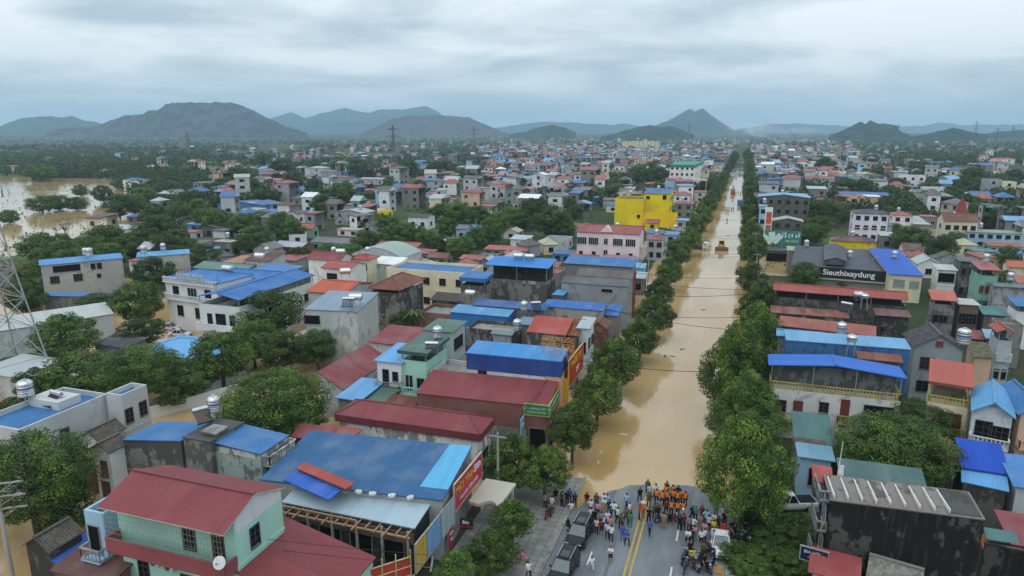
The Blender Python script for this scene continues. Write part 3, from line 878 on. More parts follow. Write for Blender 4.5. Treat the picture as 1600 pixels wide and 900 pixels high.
stripe(mk, RC - .32, RC - .14, -30, 68); stripe(mk, RC + .14, RC + .32, -30, 68)
for y in np.arange(-27.5, 58, 6.0): stripe(mw, RC - 3.5, RC - 3.35, y, y + 2); stripe(mw, RC + 3.35, RC + 3.5, y, y + 2)
YP = flat('worn_yellow_paint', (.46, .30, .06), .7); WP = flat('worn_white_paint', (.55, .56, .56), .7)
structure('road_marking_yellow', mk.mesh('road_marking_yellow', YP)); structure('road_marking_white', mw.mesh('road_marking_white', WP))


# ---- hills: heightfields at their own distances
def hill_mat(name, a, b, c, sc_, c2):
    m, nt, p, o = _mat(name); L = nt.links.new
    geo = node(nt, 'ShaderNodeNewGeometry'); n1 = _noise(nt, geo.outputs['Position'], sc_, 6, .62); n2 = _noise(nt, geo.outputs['Position'], sc_ * .22, 4, .55)
    col = _mix(nt, _ramp(nt, n1, .40, .62), a, b); col = _mix(nt, _ramp(nt, n2, .46, .62), col, c); 
    L(_mix(nt, _math(nt, 'MULTIPLY', _ramp(nt, n1, .56, .72), .6), col, c2), p.inputs['Base Color']); p.inputs['Roughness'].default_value = .95; p.inputs['Specular IOR Level'].default_value = .1
    bm = node(nt, 'ShaderNodeBump'); bm.inputs['Strength'].default_value = 1.0; bm.inputs['Distance'].default_value = .6 / sc_; L(n1, bm.inputs['Height']); L(bm.outputs[0], p.inputs['Normal'])
    return m


FOREST_H = hill_mat('forested_slope', (.008, .022, .012), (.034, .066, .028), (.014, .032, .016), .022, (.060, .092, .040))
SLAG = hill_mat('mine_spoil', (.024, .026, .034), (.085, .080, .090), (.024, .040, .022), .016, (.030, .050, .024))
SPOIL2 = hill_mat('red_spoil', (.066, .060, .064), (.090, .080, .080), (.048, .054, .042), .012, (.09, .085, .075))


def hill(name, prof, D, depth, mat, seed, rough=.10, terr=0.0):
    """prof: skyline as (column, row); the ridge stands at distance D along the view, with real slopes before and behind it"""
    xs = np.array([p[0] for p in prof], float); ys = np.array([p[1] for p in prof], float)
    n = max(40, int((xs[-1] - xs[0]) / 1.6)); m = 44; px = np.linspace(xs[0], xs[-1], n); py = np.interp(px, xs, ys)
    V = []
    for i in range(n):
        d = _f * FPX + _r * (px[i] - 800) - _u * (205.0 - 450); d = d / np.hypot(d[0], d[1])
        e = _f * FPX + _r * (px[i] - 800) - _u * (py[i] - 450); top = max(1.0, H + e[2] / np.hypot(e[0], e[1]) * D / math.cos(math.atan((px[i] - 800) / FPX)))
        for j in range(m):
            t = j / (m - 1) * 2 - 1; r_ = D / math.cos(math.atan((px[i] - 800) / FPX)) + t * depth
            k = max(0.0, 1 - abs(t) ** 1.35) if terr == 0 else max(0.0, min(1.0, 1.55 * (1 - abs(t))))
            V.append((d[0] * r_, d[1] * r_, top * k))
    V = np.array(V); nz = fbm(V[:, 0], V[:, 1], depth * .42, seed, 5) - .5
    tt = np.tile(np.abs(np.linspace(-1, 1, m)), n)
    V[:, 2] = V[:, 2] * (1 + np.minimum(nz * rough * 9 * tt, .05)) + (fbm(V[:, 0], V[:, 1], depth * .10, seed + 40, 3) - .62) * depth * .030 * (V[:, 2] > 12) - np.abs(fbm(V[:, 0], V[:, 1], depth * .30, seed + 60, 3) - .5) * V[:, 2] * .75 * np.clip(tt * 3, .12, 1) - 6 * (tt > .99)
    if terr: V[:, 2] = np.where(tt > .3, V[:, 2] * .55 + .45 * np.round(V[:, 2] / terr) * terr, V[:, 2])
    i = np.arange(n * m).reshape(n, m); F = np.stack([i[:-1, :-1], i[1:, :-1], i[1:, 1:], i[:-1, 1:]], -1).reshape(-1, 4)
    me = bpy.data.meshes.new(name); me.from_pydata(V.tolist(), [], F.tolist()); me.materials.append(mat)
    me.polygons.foreach_set('use_smooth', np.ones(len(F), bool)); me.update()
    structure(name, me)


hill('forested_hill', [(-160, 204), (-60, 200), (0, 197), (30, 186), (65, 180), (90, 183), (115, 181), (135, 187), (170, 196), (215, 206)], 5200, 700, FOREST_H, 5)
hill('spoil_mesa', [(70, 208), (95, 200), (150, 197), (172, 190), (198, 180), (226, 179), (236, 173), (250, 172), (264, 162), (332, 163), (344, 159), (366, 160), (386, 166), (402, 174), (424, 186), (445, 196), (480, 209)], 3600, 420, SLAG, 6, .07, 16)
hill('blue_mountain', [(380, 204), (430, 182), (458, 175), (478, 183), (505, 176), (520, 174), (540, 168), (560, 173), (580, 175), (600, 168), (630, 169), (650, 165), (668, 166), (690, 178), (720, 190), (760, 204)], 7800, 1500, FOREST_H, 7)
hill('red_spoil_mesa', [(560, 210), (590, 197), (615, 186), (640, 181), (695, 181), (732, 183), (752, 191), (770, 200), (795, 210)], 4300, 420, SPOIL2, 8, .07, 14)
hill('far_ridge', [(740, 205), (780, 199), (810, 194), (840, 190), (858, 189), (880, 191), (930, 193), (955, 195), (975, 193), (1000, 198), (1040, 206)], 8200, 1200, FOREST_H, 9)
hill('low_hill', [(796, 210), (820, 205), (845, 198), (862, 195), (878, 198), (900, 208)], 3300, 300, FOREST_H, 10)
hill('wooded_hill', [(940, 213), (965, 207), (990, 199), (1015, 194), (1030, 197), (1048, 196), (1065, 202), (1085, 211)], 2900, 300, FOREST_H, 11)
hill('twin_peak', [(1000, 206), (1035, 191), (1055, 181), (1068, 172), (1077, 169), (1084, 174), (1090, 171), (1096, 169), (1106, 177), (1125, 190), (1150, 203), (1170, 207)], 5600, 600, FOREST_H, 12)
hill('far_blue_ridge', [(1120, 206), (1160, 200), (1200, 194), (1240, 192), (1290, 195), (1340, 198), (1400, 197), (1440, 196), (1470, 191), (1500, 195), (1560, 194), (1640, 196), (1760, 204)], 9000, 900, FOREST_H, 13)
hill('knoll', [(1295, 212), (1318, 203), (1332, 194), (1344, 189), (1351, 193), (1357, 187), (1372, 192), (1392, 194), (1402, 196), (1406, 204), (1425, 212)], 2500, 200, FOREST_H, 14)
hill('right_hill', [(1420, 214), (1450, 208), (1475, 203), (1490, 199), (1510, 204), (1545, 212)], 2300, 240, FOREST_H, 15)
hill('edge_hill', [(1500, 214), (1560, 206), (1620, 200), (1700, 198), (1800, 206)], 3000, 300, FOREST_H, 16)

# ---- haze: the humid air over the plain
hz = MB(); hz.box(-11000, 11000, -600, 14500, -8, 380)
hm = bpy.data.materials.new('humid_air'); hm.use_nodes = True; hn = hm.node_tree; hn.nodes.clear()
ho = node(hn, 'ShaderNodeOutputMaterial'); hv = node(hn, 'ShaderNodeVolumePrincipled')
hv.inputs['Color'].default_value = (.54, .78, 1.0, 1); hv.inputs['Density'].default_value = 1.4e-4; hv.inputs['Anisotropy'].default_value = .25
hn.links.new(hv.outputs[0], ho.inputs['Volume'])
tag(link('haze', hz.mesh('haze', hm)), kind='stuff')

# ------------------------------------------------------------------ the town, surveyed house by house
def atx(px, py, X):
    """the point at world x = X on the sight line through (px, py)"""
    d = _f * FPX + _r * (px - 800) - _u * (py - 450); t = X / d[0]
    return Vector((X, d[1] * t, H + d[2] * t))


YELLOW = (0.74, 0.55, 0.015)
# --- the mint house in the near corner
mint = B('mint green house with maroon gable roof and maroon balcony band in the near corner', 151, 792, 348, 10, ('r', 446), 'gableX', MAROON, wMINT, rise=1.25,
         oh=0.25, ohf=1.3, g=0.06, trim=(0.45, 0.40, 0.33), parc=(0.27, 0.075, 0.08), mark='the mint green house', fade=0.08,
         win=[('F', 0.18, 3.9, 0.9, 1.5, 'k'), ('F', 0.62, 7.3, 1.0, 1.6, 'k'), ('F', 0.56, 3.2, 1.0, 1.8, 'k'), ('F', 0.86, 7.1, 0.9, 2.0, 'b'), ('R', 0.38, 7.2, 0.9, 1.5, 'k')],
         balc=[('F', 6.55, 0.0, 1.0, 1.25, 'solid'), ('F', 3.0, 0.0, 0.45, 1.3, 'iron')])
gr = MB(); W_ = mint['w'] - 0.3
for i in range(int(W_ / 0.28)): gr.tube((0.2 + i * 0.28, 0.14, 7.5), (0.2 + i * 0.28, 0.14, 9.85), 0.012, 4, cap=False)
for k in range(6): gr.tube((0.2, 0.14, 7.6 + k * 0.42), (W_, 0.14, 7.6 + k * 0.42), 0.012, 4, cap=False)
part('security_grille', gr, GALV, mint)
gb = MB(); gy = mint['d']; yy = (0.33, gy / 2, gy - 0.35)   # white boarded gable on the road side
gb.poly([(mint['w'] - 0.235, yy[0] + 1.1, 9.2), (mint['w'] - 0.235, yy[2], 9.2), (mint['w'] - 0.235, yy[2], 9.98), (mint['w'] - 0.235, yy[1], 11.1), (mint['w'] - 0.235, yy[0] + 1.1, 10.45)])
part('gable_board', gb, metal_roof((0.62, 0.63, 0.64), 'Y', 0, 0.05), mint)
dish('white satellite dish on the balcony corner of the mint green house', local(mint, mint['w'] - 0.3, -0.05, 7.45), R(10))
ac_unit('left hand air conditioner under the maroon band of the mint green house', local(mint, 3.6, 1.26, 5.4))
ac_unit('right hand air conditioner under the maroon band of the mint green house', local(mint, 4.9, 1.26, 5.3))
a0 = at(348, 884, 6.6); b0 = at(593, 864, 4.7)
B('low annex with a broad maroon sheet roof against the mint green house', 348, 884, 0, 6.6, ('l', 443), 'shedR', MAROON, wMINT, ww=b0.x - a0.x, rise=1.9, oh=0.2, g=0.1, fade=0.08, name='annex', cat='annex')
B('dark brown sheet roof lean-to at the foot of the mint green house', 77, 891, 168, 4.5, ('l', 133), 'shedF', BROWN, wBRICK, rise=0.5, name='lean_to', cat='lean-to', g=0.3)
B('old grey tiled shed beside the concrete power pole', 34, 852, 77, 3.6, ('r', 133), 'gableY', TILE, wDARK, rise=1.0, tile=True, name='shed', cat='shed', g=0.9, oh=0.2)
B('bright blue tarpaulin awning strip along the old tiled shed', 72, 869, 100, 3.0, ('l', 132), 'shedR', ROYAL, wDARK, rise=0.5, name='awning', cat='awning', ww=0.9, oh=0.05, ribs=False)
B('slim pale blue house with open balcony behind the mint green house', 127, 797, 160, 8.6, 4.5, 'flat', DGREY, wBLUE, win=[('F', 0.4, 5.2, 1.0, 2.2, 'o'), ('F', 0.4, 1.8, 1.0, 2.0, 'o')], balc=[('F', 5.0, 0.0, 1.0, 0.8, 'iron')], g=0.1, oh=0.1)
# --- grey flat-roofed house with blue roof deck
gh = B('light grey flat house with blue roof deck and parapet, long side to the garden trees', -45, 658, 29, 8.0, ('r', 168), 'flat', BLUE, wLG, win=[('R', 0.45, 4.6, 0.9, 1.6, 'b'), ('F', 0.6, 2.0, 1.6, 2.2, 'o')], g=0.12, oh=0.0, mark='the blue deck house')
B('stair block with blue deck at the back of the light grey flat house', 165, 614, 189, 8.4, ('r', 229), 'flat', BLUE, wLG, win=[('R', 0.2, 5.0, 0.9, 1.6, 'b'), ('R', 0.75, 5.1, 0.9, 1.6, 'b')], g=0.12, oh=0.0)
sb = MB(); sb.box(0.3, 4.6, 5.6, 8.2, 7.4, 8.35); part('tank_base', sb, plaster((0.55, 0.57, 0.57), 0.1), gh)
water_tank('ribbed steel water tank on the light grey flat house', at(42, 622, 8.4), 0.75, 1.4, 0.35)
solar_heater('solar water heater on the blue deck of the light grey flat house', at(82, 634, 7.5), R(-10))
B('small white porch with grey sheet awning beside the grey flat house', -30, 690, 28, 5.2, 2.2, 'shedF', ZINC, wWHITE, rise=0.3, win=[('F', 0.5, 0.6, 2.0, 2.2, 'o')], name='porch', cat='porch')
# --- small gabled house and the stained blue-roofed house
B('small tiled roof with white gable between grey flat house and stained house', 121, 684, 153, 5.6, ('r', 198), 'gableY', TILE, wWHITE, rise=0.9, tile=True, g=0.2)
B('narrow white gabled house with one red shuttered window', 136, 702, 170, 6.0, ('r', 205), 'gableY', TILE, wWHITE, rise=0.8, tile=True, g=0.2, win=[('F', 0.55, 3.2, 0.7, 1.6, 'r'), ('F', 0.5, 0.6, 0.9, 2.0, 'd')])
B('maroon sheet lean-to left of the narrow white gabled house', 110, 712, 138, 4.2, 3.5, 'shedF', MAROON, wBRICK, rise=0.6, name='lean_to', cat='lean-to')
B('stained grey block with a tilted blue roof, left end of the stained row', 190, 687, 284, 6.5, ('l', 247), 'shedL', BLUE, wSTONE, rise=1.0, g=0.75, oh=0.1)
dk = B('stained grey middle block with dark flat roof and raised hatch', 284, 683, 328, 7.9, ('r', 382), 'slab', DGREY, wSTONE, g=0.6, oh=0.08, win=[('F', 0.75, 2.2, 1.2, 1.2, 'k')])
hb = MB(); hb.box(1.5, 2.9, 1.2, 2.6, 7.9, 8.15); hb.box(1.3, 3.1, 1.0, 2.8, 8.15, 8.25); part('roof_hatch', hb, CONC, dk)
water_tank('steel water tank beside a white tube on the dark flat roof', at(336, 652, 8.0), 0.6, 1.3, 0.7)
solar_heater('solar heater with long white tank on the dark flat roof', at(318, 660, 8.0), R(60), 1.6)
B('stained house with blue roof and white balustrade facing the street side', 328, 690, 402, 7.6, ('r', 452), 'shedR', BLUE, (0.30, 0.36, 0.34), y2=713, rise=0.4, gap=1.0, g=0.62, oh=0.1, par=0.5, posts=True,
  win=[('R', 0.3, 3.2, 0.9, 2.3, 'd'), ('R', 0.72, 3.6, 0.7, 1.7, 'k'), ('R', 0.06, 2.8, 0.6, 2.0, 'o')], balc=[('R', 6.0, 0.05, 1.0, 0.9, 'bal')], parc=(0.5, 0.5, 0.48), mark='the balustrade house')
# --- the half dismantled shop with the wide blue roof
hall = B('wide shop hall with a patched blue sheet roof, half dismantled in front', 405, 749, 692, 6.0, ('r', 738), 'shedF', (0.032, 0.105, 0.235), wGREY, y2=782, rise=0.5, oh=0.1, g=0.3, fade=0.3, mark='the dismantled shop')
pt = MB(); dd = hall['d']; hw = hall['w']
zs = lambda y: 6.0 + 0.5 * y / dd + 0.03
pt.slab([(hw - 2.6, 1.6, zs(1.6)), (hw - 0.05, 1.6, zs(1.6)), (hw - 0.05, dd - 0.05, zs(dd)), (hw - 2.2, dd - 0.05, zs(dd))], 0.02)
part('pale_roof_sheets', pt, metal_roof((0.10, 0.38, 0.62), 'X', 0, 0.1), hall)
wb = B('bare front bay with pale zinc sheets torn open over dark rooms', 440, 784, 648, 5.0, 3.6, 'shedF', (0.33, 0.43, 0.50), wDARK, rise=0.55, oh=0.15, g=0.6, wmat=plaster((0.06, 0.05, 0.045), 0.6), name='shop_bay', cat='shop bay',  # wall colour near-black, standing in for the shaded interior of the open front
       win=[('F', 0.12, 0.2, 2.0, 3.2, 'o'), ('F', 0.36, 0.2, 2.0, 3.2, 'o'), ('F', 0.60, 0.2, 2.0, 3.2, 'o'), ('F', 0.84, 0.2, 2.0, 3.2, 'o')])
for i in range(6):
    x = 0.4 + i * (wb['w'] - 0.9) / 5; part('pillar', MB().box(x - 0.1, x + 0.1, -0.35, -0.15, -0.3, 4.75), plaster((0.32, 0.31, 0.29), 0.3), wb)
rf = MB()
for i in range(14):
    x = 0.3 + i * (wb['w'] - 0.6) / 13; rf.box(x - 0.05, x + 0.05, -0.9 - 0.3 * (i % 3), 0.5, 4.72, 4.82)
rf.box(0, wb['w'], -0.95, -0.8, 4.6, 4.70); rf.box(0.5, wb['w'] * 0.6, -0.5, -0.38, 4.9, 5.02)
part('rafters', rf, flat('raw_timber', (0.33, 0.20, 0.12), 0.8), wb)
fb = MB(); fb.box(0, wb['w'], -0.3, -0.15, 3.7, 4.6); part('stripped_fascia', fb, plaster((0.11, 0.075, 0.055), 0.5), wb)
B('loose blue roof panel with a red edge sheet lying over the shop bay', 442, 749, 513, 6.35, 1.9, 'shedF', ROYAL, wDARK, y2=781, rise=0.35, oh=0.6, name='roof_panel', cat='roof panel', base=6.0, ribs=True)
B('loose rust red sheet along the top of the blue roof panel', 462, 731, 540, 6.95, 0.6, 'shedF', RED, wDARK, y2=764, rise=0.1, oh=0.2, name='roof_sheet', cat='roof sheet', base=6.5)
for i, (px, py) in enumerate(((560, 769), (582, 772), (612, 775), (641, 778), (540, 766))):
    s = MB(); s.v = []
    for k in range(5):
        a = k * 1.25; s.tube((math.cos(a) * .18, math.sin(a) * .1, .0), (math.cos(a) * .25, math.sin(a) * .16, .16), .16, 7, 0, .10)
    o = empty('sandbag', at(px, py, 6.08), R(20 * i)); part('sack', s, flat('white_sack', (.62, .62, .60), .8), o)
    tag(o, ['white sandbag second from the left along the edge of the blue shop roof', 'white sandbag in the middle along the edge of the blue shop roof', 'white sandbag second from the right along the edge of the blue shop roof', 'rightmost white sandbag along the edge of the blue shop roof', 'leftmost white sandbag along the edge of the blue shop roof'][i], 'sandbag', 'sandbags holding down the blue shop roof')
XF = hall.location.x + hw * 0.9994 + 0.12
p1_, q1_ = atx(711, 799, XF), atx(752, 752, XF)
zb = 3.9
sign('shop_sign', 'red shop sign with yellow and white lettering on the dismantled shop', (XF, p1_.y, zb), (XF, q1_.y + 0.2, zb), 2.5, (0.46, 0.030, 0.060),
     [('MÁY TÍNH', 0.92, 0.36, 0.66, (0.60, 0.36, 0.02)), ('Sơn', 1.05, 0.82, 0.70, (0.75, 0.75, 0.75)), ('MUA BÁN · SỬA CHỮA', 0.42, 0.5, 0.24, (0.62, 0.5, 0.5))], frame=(0.40, 0.36, 0.28))
for (xa, xb, col, nm, lb) in ((690, 711, (0.33, 0.43, 0.45), 'cladding_panel', 'grey green glass cladding panel beside the red shop sign'), (668, 689, (0.14, 0.33, 0.62), 'cladding_panel', 'pale blue tarpaulin panel with diagonal ropes on the shop front'),
                              (650, 667, (0.52, 0.33, 0.02), 'corner_panel', 'mustard yellow corner panel of the dismantled shop')):
    ya, yb = atx(xa, 800 + (711 - xa) * 1.05, XF).y, atx(xb, 800 + (711 - xb) * 1.05, XF).y
    s_ = sign(nm, lb, (XF - 0.02, ya + 0.05, 2.9), (XF - 0.02, yb - 0.03, 2.9), 2.4, col, [], cat='panel', frame=(0.25, 0.24, 0.22))
    ln = MB(); L_ = yb - ya
    for i in range(4): ln.box(0, L_ - 0.1, -0.02, 0.0, 0.3 + i * 0.55, 0.33 + i * 0.55)
    for i in range(1, 3): ln.box(L_ * i / 3, L_ * i / 3 + 0.03, -0.019, 0, 0, 2.4)
    part('joint_strips', ln, GALV, s_)
ec = empty('entrance_canopy', (XF, q1_.y - 3.2, 0)); tag(ec, 'pale concrete entrance canopy with a curved front below the red sign', 'canopy')
cn = MB(); arc = [(0, 0)] + [(1.0 + 1.9 * (i / 8), -0.2 + 0.9 * math.sin(math.pi * i / 8)) for i in range(9)] + [(3.1, 4.4), (0, 4.4)]
cn.slab([(x, y, 3.2) for x, y in arc], 0.28); part('slab', cn, plaster((0.50, 0.47, 0.40), 0.15), ec)
[part('column', MB().box(2.7, 2.95, y, y + .28, -0.4, 2.9), plaster((0.5, 0.47, 0.40), 0.15), ec) for y in (.5, 3.9)]
sign('banner', 'small red vertical banner under the entrance of the dismantled shop', (XF + .05, p1_.y - 1.3, 1.0), (XF + .05, p1_.y - 0.7, 1.0), 1.9, (0.45, 0.03, 0.03), [('BÁN', 0.3, 0.5, 0.75, (0.7, 0.7, 0.7)), ('SIM', 0.3, 0.5, 0.45, (0.7, 0.7, 0.7))], cat='banner')
sign('notice_board', 'black notice board with white and red rows beside the entrance canopy', (XF + .35, p1_.y + 0.2, 2.2), (XF + 1.5, p1_.y + 0.35, 2.2), 1.0, (0.02, 0.02, 0.022), [('Bán', 0.42, 0.45, 0.68, (0.7, 0.7, 0.7)), ('ĐIỆN THOẠI', 0.24, 0.5, 0.25, (0.5, 0.06, 0.04))], cat='notice board')
# --- maroon roofs up to the street
B('small maroon roofed shed behind the stained house with the balustrade', 455, 682, 514, 4.3, ('r', 528), 'shedF', MAROON, MAROON, rise=0.9, name='shed', cat='shed', wmat=metal_roof(sc(MAROON, 0.7), 'X'), g=0.2)
B('long white stained house with maroon hipped roof and maroon fascia', 522, 647, 751, 5.4, ('r', 773), 'hip', MAROON, wWHITE, y2=679, rise=1.1, oh=0.4, g=0.62, fascia=0.75, fade=0.1, mark='the maroon hipped roof',
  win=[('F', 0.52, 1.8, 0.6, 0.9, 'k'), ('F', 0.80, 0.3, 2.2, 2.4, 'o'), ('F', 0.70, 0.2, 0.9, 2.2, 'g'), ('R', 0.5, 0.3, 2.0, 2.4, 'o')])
B('grey cement patch wall with brick top left of the long maroon house', 487, 672, 552, 4.6, 2.0, 'slab', BRICKR, wLG, g=0.5, name='side_wall', cat='wall')
m8 = B('long maroon roofed shop with brown sheet side wall and green sign', 649, 614, 857, 6.0, 5.6, 'shedF', MAROON, wGREY, y2=636, rise=1.0, oh=0.12, fade=0.1, wmat=metal_roof((0.19, 0.075, 0.06), 'X', 0.25), mark='the green sign shop',
       win=[('F', 0.93, 0.2, 1.9, 3.0, 'o'), ('F', 0.72, 1.4, 1.0, 1.6, 'k'), ('R', 0.5, 0.2, 3.5, 3.0, 'o')])
lw = MB(); lw.box(0.1, m8['w'] * 0.84, 0.03, 0.11, -0.5, 3.0); part('cement_plinth', lw, CONC, m8)
sign('shop_sign', 'green shop sign with yellow edge on the camera side of the maroon shop', local(m8, m8['w'] - 2.7, -0.15, 4.9), local(m8, m8['w'] + 0.1, -0.15, 4.9), 1.25, (0.03, 0.16, 0.11), [('CỬA HÀNG VẬT TƯ', 0.36, 0.5, 0.62, (0.35, 0.55, 0.45)), ('NÔNG NGHIỆP', 0.32, 0.5, 0.28, (0.45, 0.5, 0.05))], frame=(0.35, 0.38, 0.05))
sign('shop_sign', 'green shop sign with yellow edge facing the flooded street', local(m8, m8['w'] + 0.12, 0.0, 4.9), local(m8, m8['w'] + 0.12, 5.3, 4.9), 1.25, (0.03, 0.16, 0.11), [('VẬT TƯ NÔNG NGHIỆP', 0.42, 0.5, 0.5, (0.35, 0.55, 0.45))], frame=(0.35, 0.38, 0.05))
sign('hanging_sign', 'pale blue sign jutting from the side wall of the maroon shop', local(m8, m8['w'] * 0.83, -1.6, 2.6), local(m8, m8['w'] * 0.83, -0.2, 2.6), 2.2, (0.20, 0.42, 0.50), [('SƠN', 0.55, 0.5, 0.6, (0.7, 0.75, 0.75))])
# --- pharmacy block with blue top storey
ph = B('tall house with blue sheet top storey and white side wall beside the street trees', 728, 551, 877, 9.5, 4.2, 'shedF', (0.045, 0.22, 0.52), (0.52, 0.54, 0.56), y2=565, rise=0.35, oh=0.08, g=0.12, fascia=2.0, fc=(0.022, 0.060, 0.240), mark='the blue topped house', bands=False,
       win=[('F', 0.17, 6.9, 1.0, 0.9, 'k'), ('F', 0.56, 7.6, 0.8, 0.8, 'k'), ('R', 0.5, 7.7, 2.6, 1.6, 'o')])
pp = MB(); pp.box(ph['w'] - 1.9, ph['w'] - 0.05, 0.0, 0.07, 0, 7.45); pp.box(ph['w'] - 0.08, ph['w'] - 0.02, 0.07, 4.1, 0, 7.45); part('peach_panel', pp, plaster((0.62, 0.33, 0.20), 0.1), ph)
window_at(ph, (ph['w'] - 1.0, -0.01, 4.4), 0, 0.9, 1.4, 'o')
rs = empty('roof_sign', on_roof(ph, 0.78, 0.25, 9.6)); tag(rs, 'orange open letter roof sign above the blue top storey', 'sign')
fr = MB()
for z in (0.35, 0.9, 1.75, 2.55): fr.tube((0, 0, z), (4.0, 0, z), 0.03, 4)
for i in range(6): fr.tube((i * 0.8, 0, -0.3), (i * 0.8, 0, 2.6), 0.025, 4)
for i in (0, 4): fr.tube((i * 0.95, 0, 2.4), (i * 0.95, 1.1, -0.1), 0.025, 4)
part('frame', fr, flat('orange_frame', (0.5, 0.22, 0.08), 0.6), rs)
lettering('NHÀ THUỐC', 0.62, rs, (2.0, -0.05, 2.18), (0.62, 0.30, 0.06), wid=3.7); lettering('THUỐC PHÁT', 0.9, rs, (2.0, -0.05, 1.28), (0.68, 0.34, 0.04), wid=3.9)
lettering('ĐT 02803', 0.42, rs, (2.0, -0.05, 0.58), (0.30, 0.30, 0.55), wid=2.2)
XS = ph.location.x + ph['w'] + 0.5
p2_, q2_ = atx(889, 580, XS), atx(911, 560, XS)
sign('shop_sign', 'red and gold shop sign facing the flooded street past the blue top storey', (XS, p2_.y, 5.6), (XS, q2_.y, 5.6), 3.4, (0.42, 0.045, 0.02), [('THUỐC TÂY', 1.0, 0.5, 0.72, (0.62, 0.42, 0.03)), ('24/7', 0.9, 0.6, 0.3, (0.65, 0.62, 0.6))], frame=(0.55, 0.36, 0.10))
sign('side_panel', 'mustard yellow side panel at the foot of the red and gold sign', (XS - 0.7, p2_.y - 0.1, 2.6), (XS, p2_.y - 0.1, 2.6), 4.2, (0.52, 0.33, 0.02), [], cat='panel')
# --- houses around the red long shed
B('mint house with green sheet canopy over its roof terrace', 620, 547, 668, 9.0, ('l', 658), 'shedF', GREEN, wMINT, rise=0.2, gap=2.3, fascia=0.35, g=0.12, par=0.9, win=[('F', 0.3, 3.6, 1.0, 2.1, 'g'), ('F', 0.75, 4.0, 0.9, 1.4, 'k')], balc=[('F', 3.4, 0, 1, 0.8, 'bal')], mark='the green canopy house')
B('rear block with flat green sheet roof and long side window', 658, 515, 707, 9.0, ('r', 731), 'shedF', GREEN, (0.40, 0.46, 0.44), rise=0.2, g=0.25, win=[('R', 0.5, 6.0, 3.0, 1.6, 'k')])
water_tank('steel water tank on a tall stand by the green canopy house', at(684, 541, 8.2), 0.62, 1.2, 1.3)
solar_heater('solar heater on a red frame beside the green canopy house', at(674, 553, 8.4), R(15), 1.7)
B('white house with a pale blue roof left of the green canopy house', 583, 563, 628, 7.4, ('l', 622), 'shedF', SKYB, wWHITE, rise=0.4, g=0.08, win=[('F', 0.35, 4.2, 0.8, 2.0, 'k'), ('F', 0.75, 4.8, 0.7, 1.2, 'k')], balc=[('F', 3.9, 0, 1, 0.9, 'iron')])
B('long faded red shed with twin white roof lines beside the dense garden tree', 495, 581, 521, 6.0, ('l', 574), 'shedR', MAROON, wLG, y2=619, rise=2.0, oh=0.15, g=0.3, fade=0.3, rust=0.1, name='shed', cat='shed', mark='the long faded red shed')
B('faded red roof at the far end of the long red shed', 574, 534, 640, 5.6, 7, 'shedF', MAROON, wLG, rise=0.8, g=0.3, fade=0.3)
B('low pale blue roof below the faded red shed', 522, 621, 563, 4.0, ('l', 566), 'shedF', SKYB, wGREY, rise=0.3, g=0.3, name='shed', cat='shed')
B('low green sheet roof beside the rusty lean-to', 563, 626, 600, 3.6, ('l', 592), 'shedF', GREEN, wGREY, rise=0.4, g=0.4, name='shed', cat='shed')
B('low rusty sheet roof lean-to in front of the mint house', 600, 630, 646, 3.6, ('l', 614), 'shedF', RUST, wDARK, rise=0.4, rust=0.8, g=0.5, name='lean_to', cat='lean-to')
B('plain grey house with ribbed zinc roof and stained side wall', 475, 483, 558, 9.0, ('r', 592), 'shedF', (0.20, 0.27, 0.34), (0.43, 0.45, 0.44), y2=487, rise=0.9, oh=0.15, g=0.28, rib_pitch=1.4, bands=False, win=[('F', 0.12, 6.6, 2.6, 1.4, 'o')], mark='the ribbed roof house')
lying_tank('steel tank lying by the edge of the ribbed zinc roof', at(556, 478, 9.4), R(20)); solar_heater('solar heater on the ribbed zinc roof', at(544, 480, 9.5), R(15))
B('beige awning sheet in the trees left of the plain grey house', 438, 532, 478, 3.6, ('r', 515), 'slab', TAN, wDARK, name='awning', cat='awning', oh=0.3)
B('old stone house with rusty hipped roof on an open top floor', 575, 450, 625, 8.6, ('r', 665), 'hip', RUST, wSTONE, rise=1.7, rust=0.6, gap=1.4, par=0.7, g=0.85, bands=False, oh=0.4, mark='the old stone house')
B('house with orange red gable roof and pale side wall', 477, 455, 538, 7.8, ('r', 586), 'gableX', ORANGE, wLG, rise=1.1, g=0.2, fade=0.1, win=[('R', 0.3, 5.0, 1.0, 1.4, 'r')])
B('white house with red roof and a grid of front windows', 500, 418, 546, 7.6, ('r', 575), 'gableX', RED, wWHITE, rise=0.9, g=0.1, win=[('F', 0.35, 4.4, 2.4, 2.0, 'k')])
B('house with dark maroon gable roof behind the row of red roofs', 478, 404, 532, 7.6, 6, 'gableX', MAROON, wWHITE, rise=1.4, g=0.2)
B('cream house with small red hipped roof right of the maroon gable', 540, 404, 576, 7.2, 5, 'hip', RED, wCREAM, rise=0.8, g=0.1, win=[('F', '3x2', 'k')])
B('hall with pale green barrel roof behind the red roofs', 545, 398, 629, 5.2, 11, 'arch', PALEG, wLG, rise=2.3, oh=0.1, g=0.2, name='hall', cat='hall', mark='the pale green barrel roof')
B('shed with bright white sheet roof below the green barrel roof', 577, 411, 620, 5.6, 6, 'shedF', WHT, wLG, rise=0.7, name='shed', cat='shed')
B('long cream two storey building with blue roof deck', 604, 418, 730, 8.4, 9, 'flat', BLUE, wCREAM, win=[('F', '5x2', 'k'), ('R', '2x2', 'k')], g=0.08, oh=0.0, mark='the long cream building')
B('low dark tiled roof in the yard of the long cream building', 671, 468, 718, 4.3, ('l', 683), 'shedF', TILE, wSTONE, rise=0.8, tile=True, g=0.7)
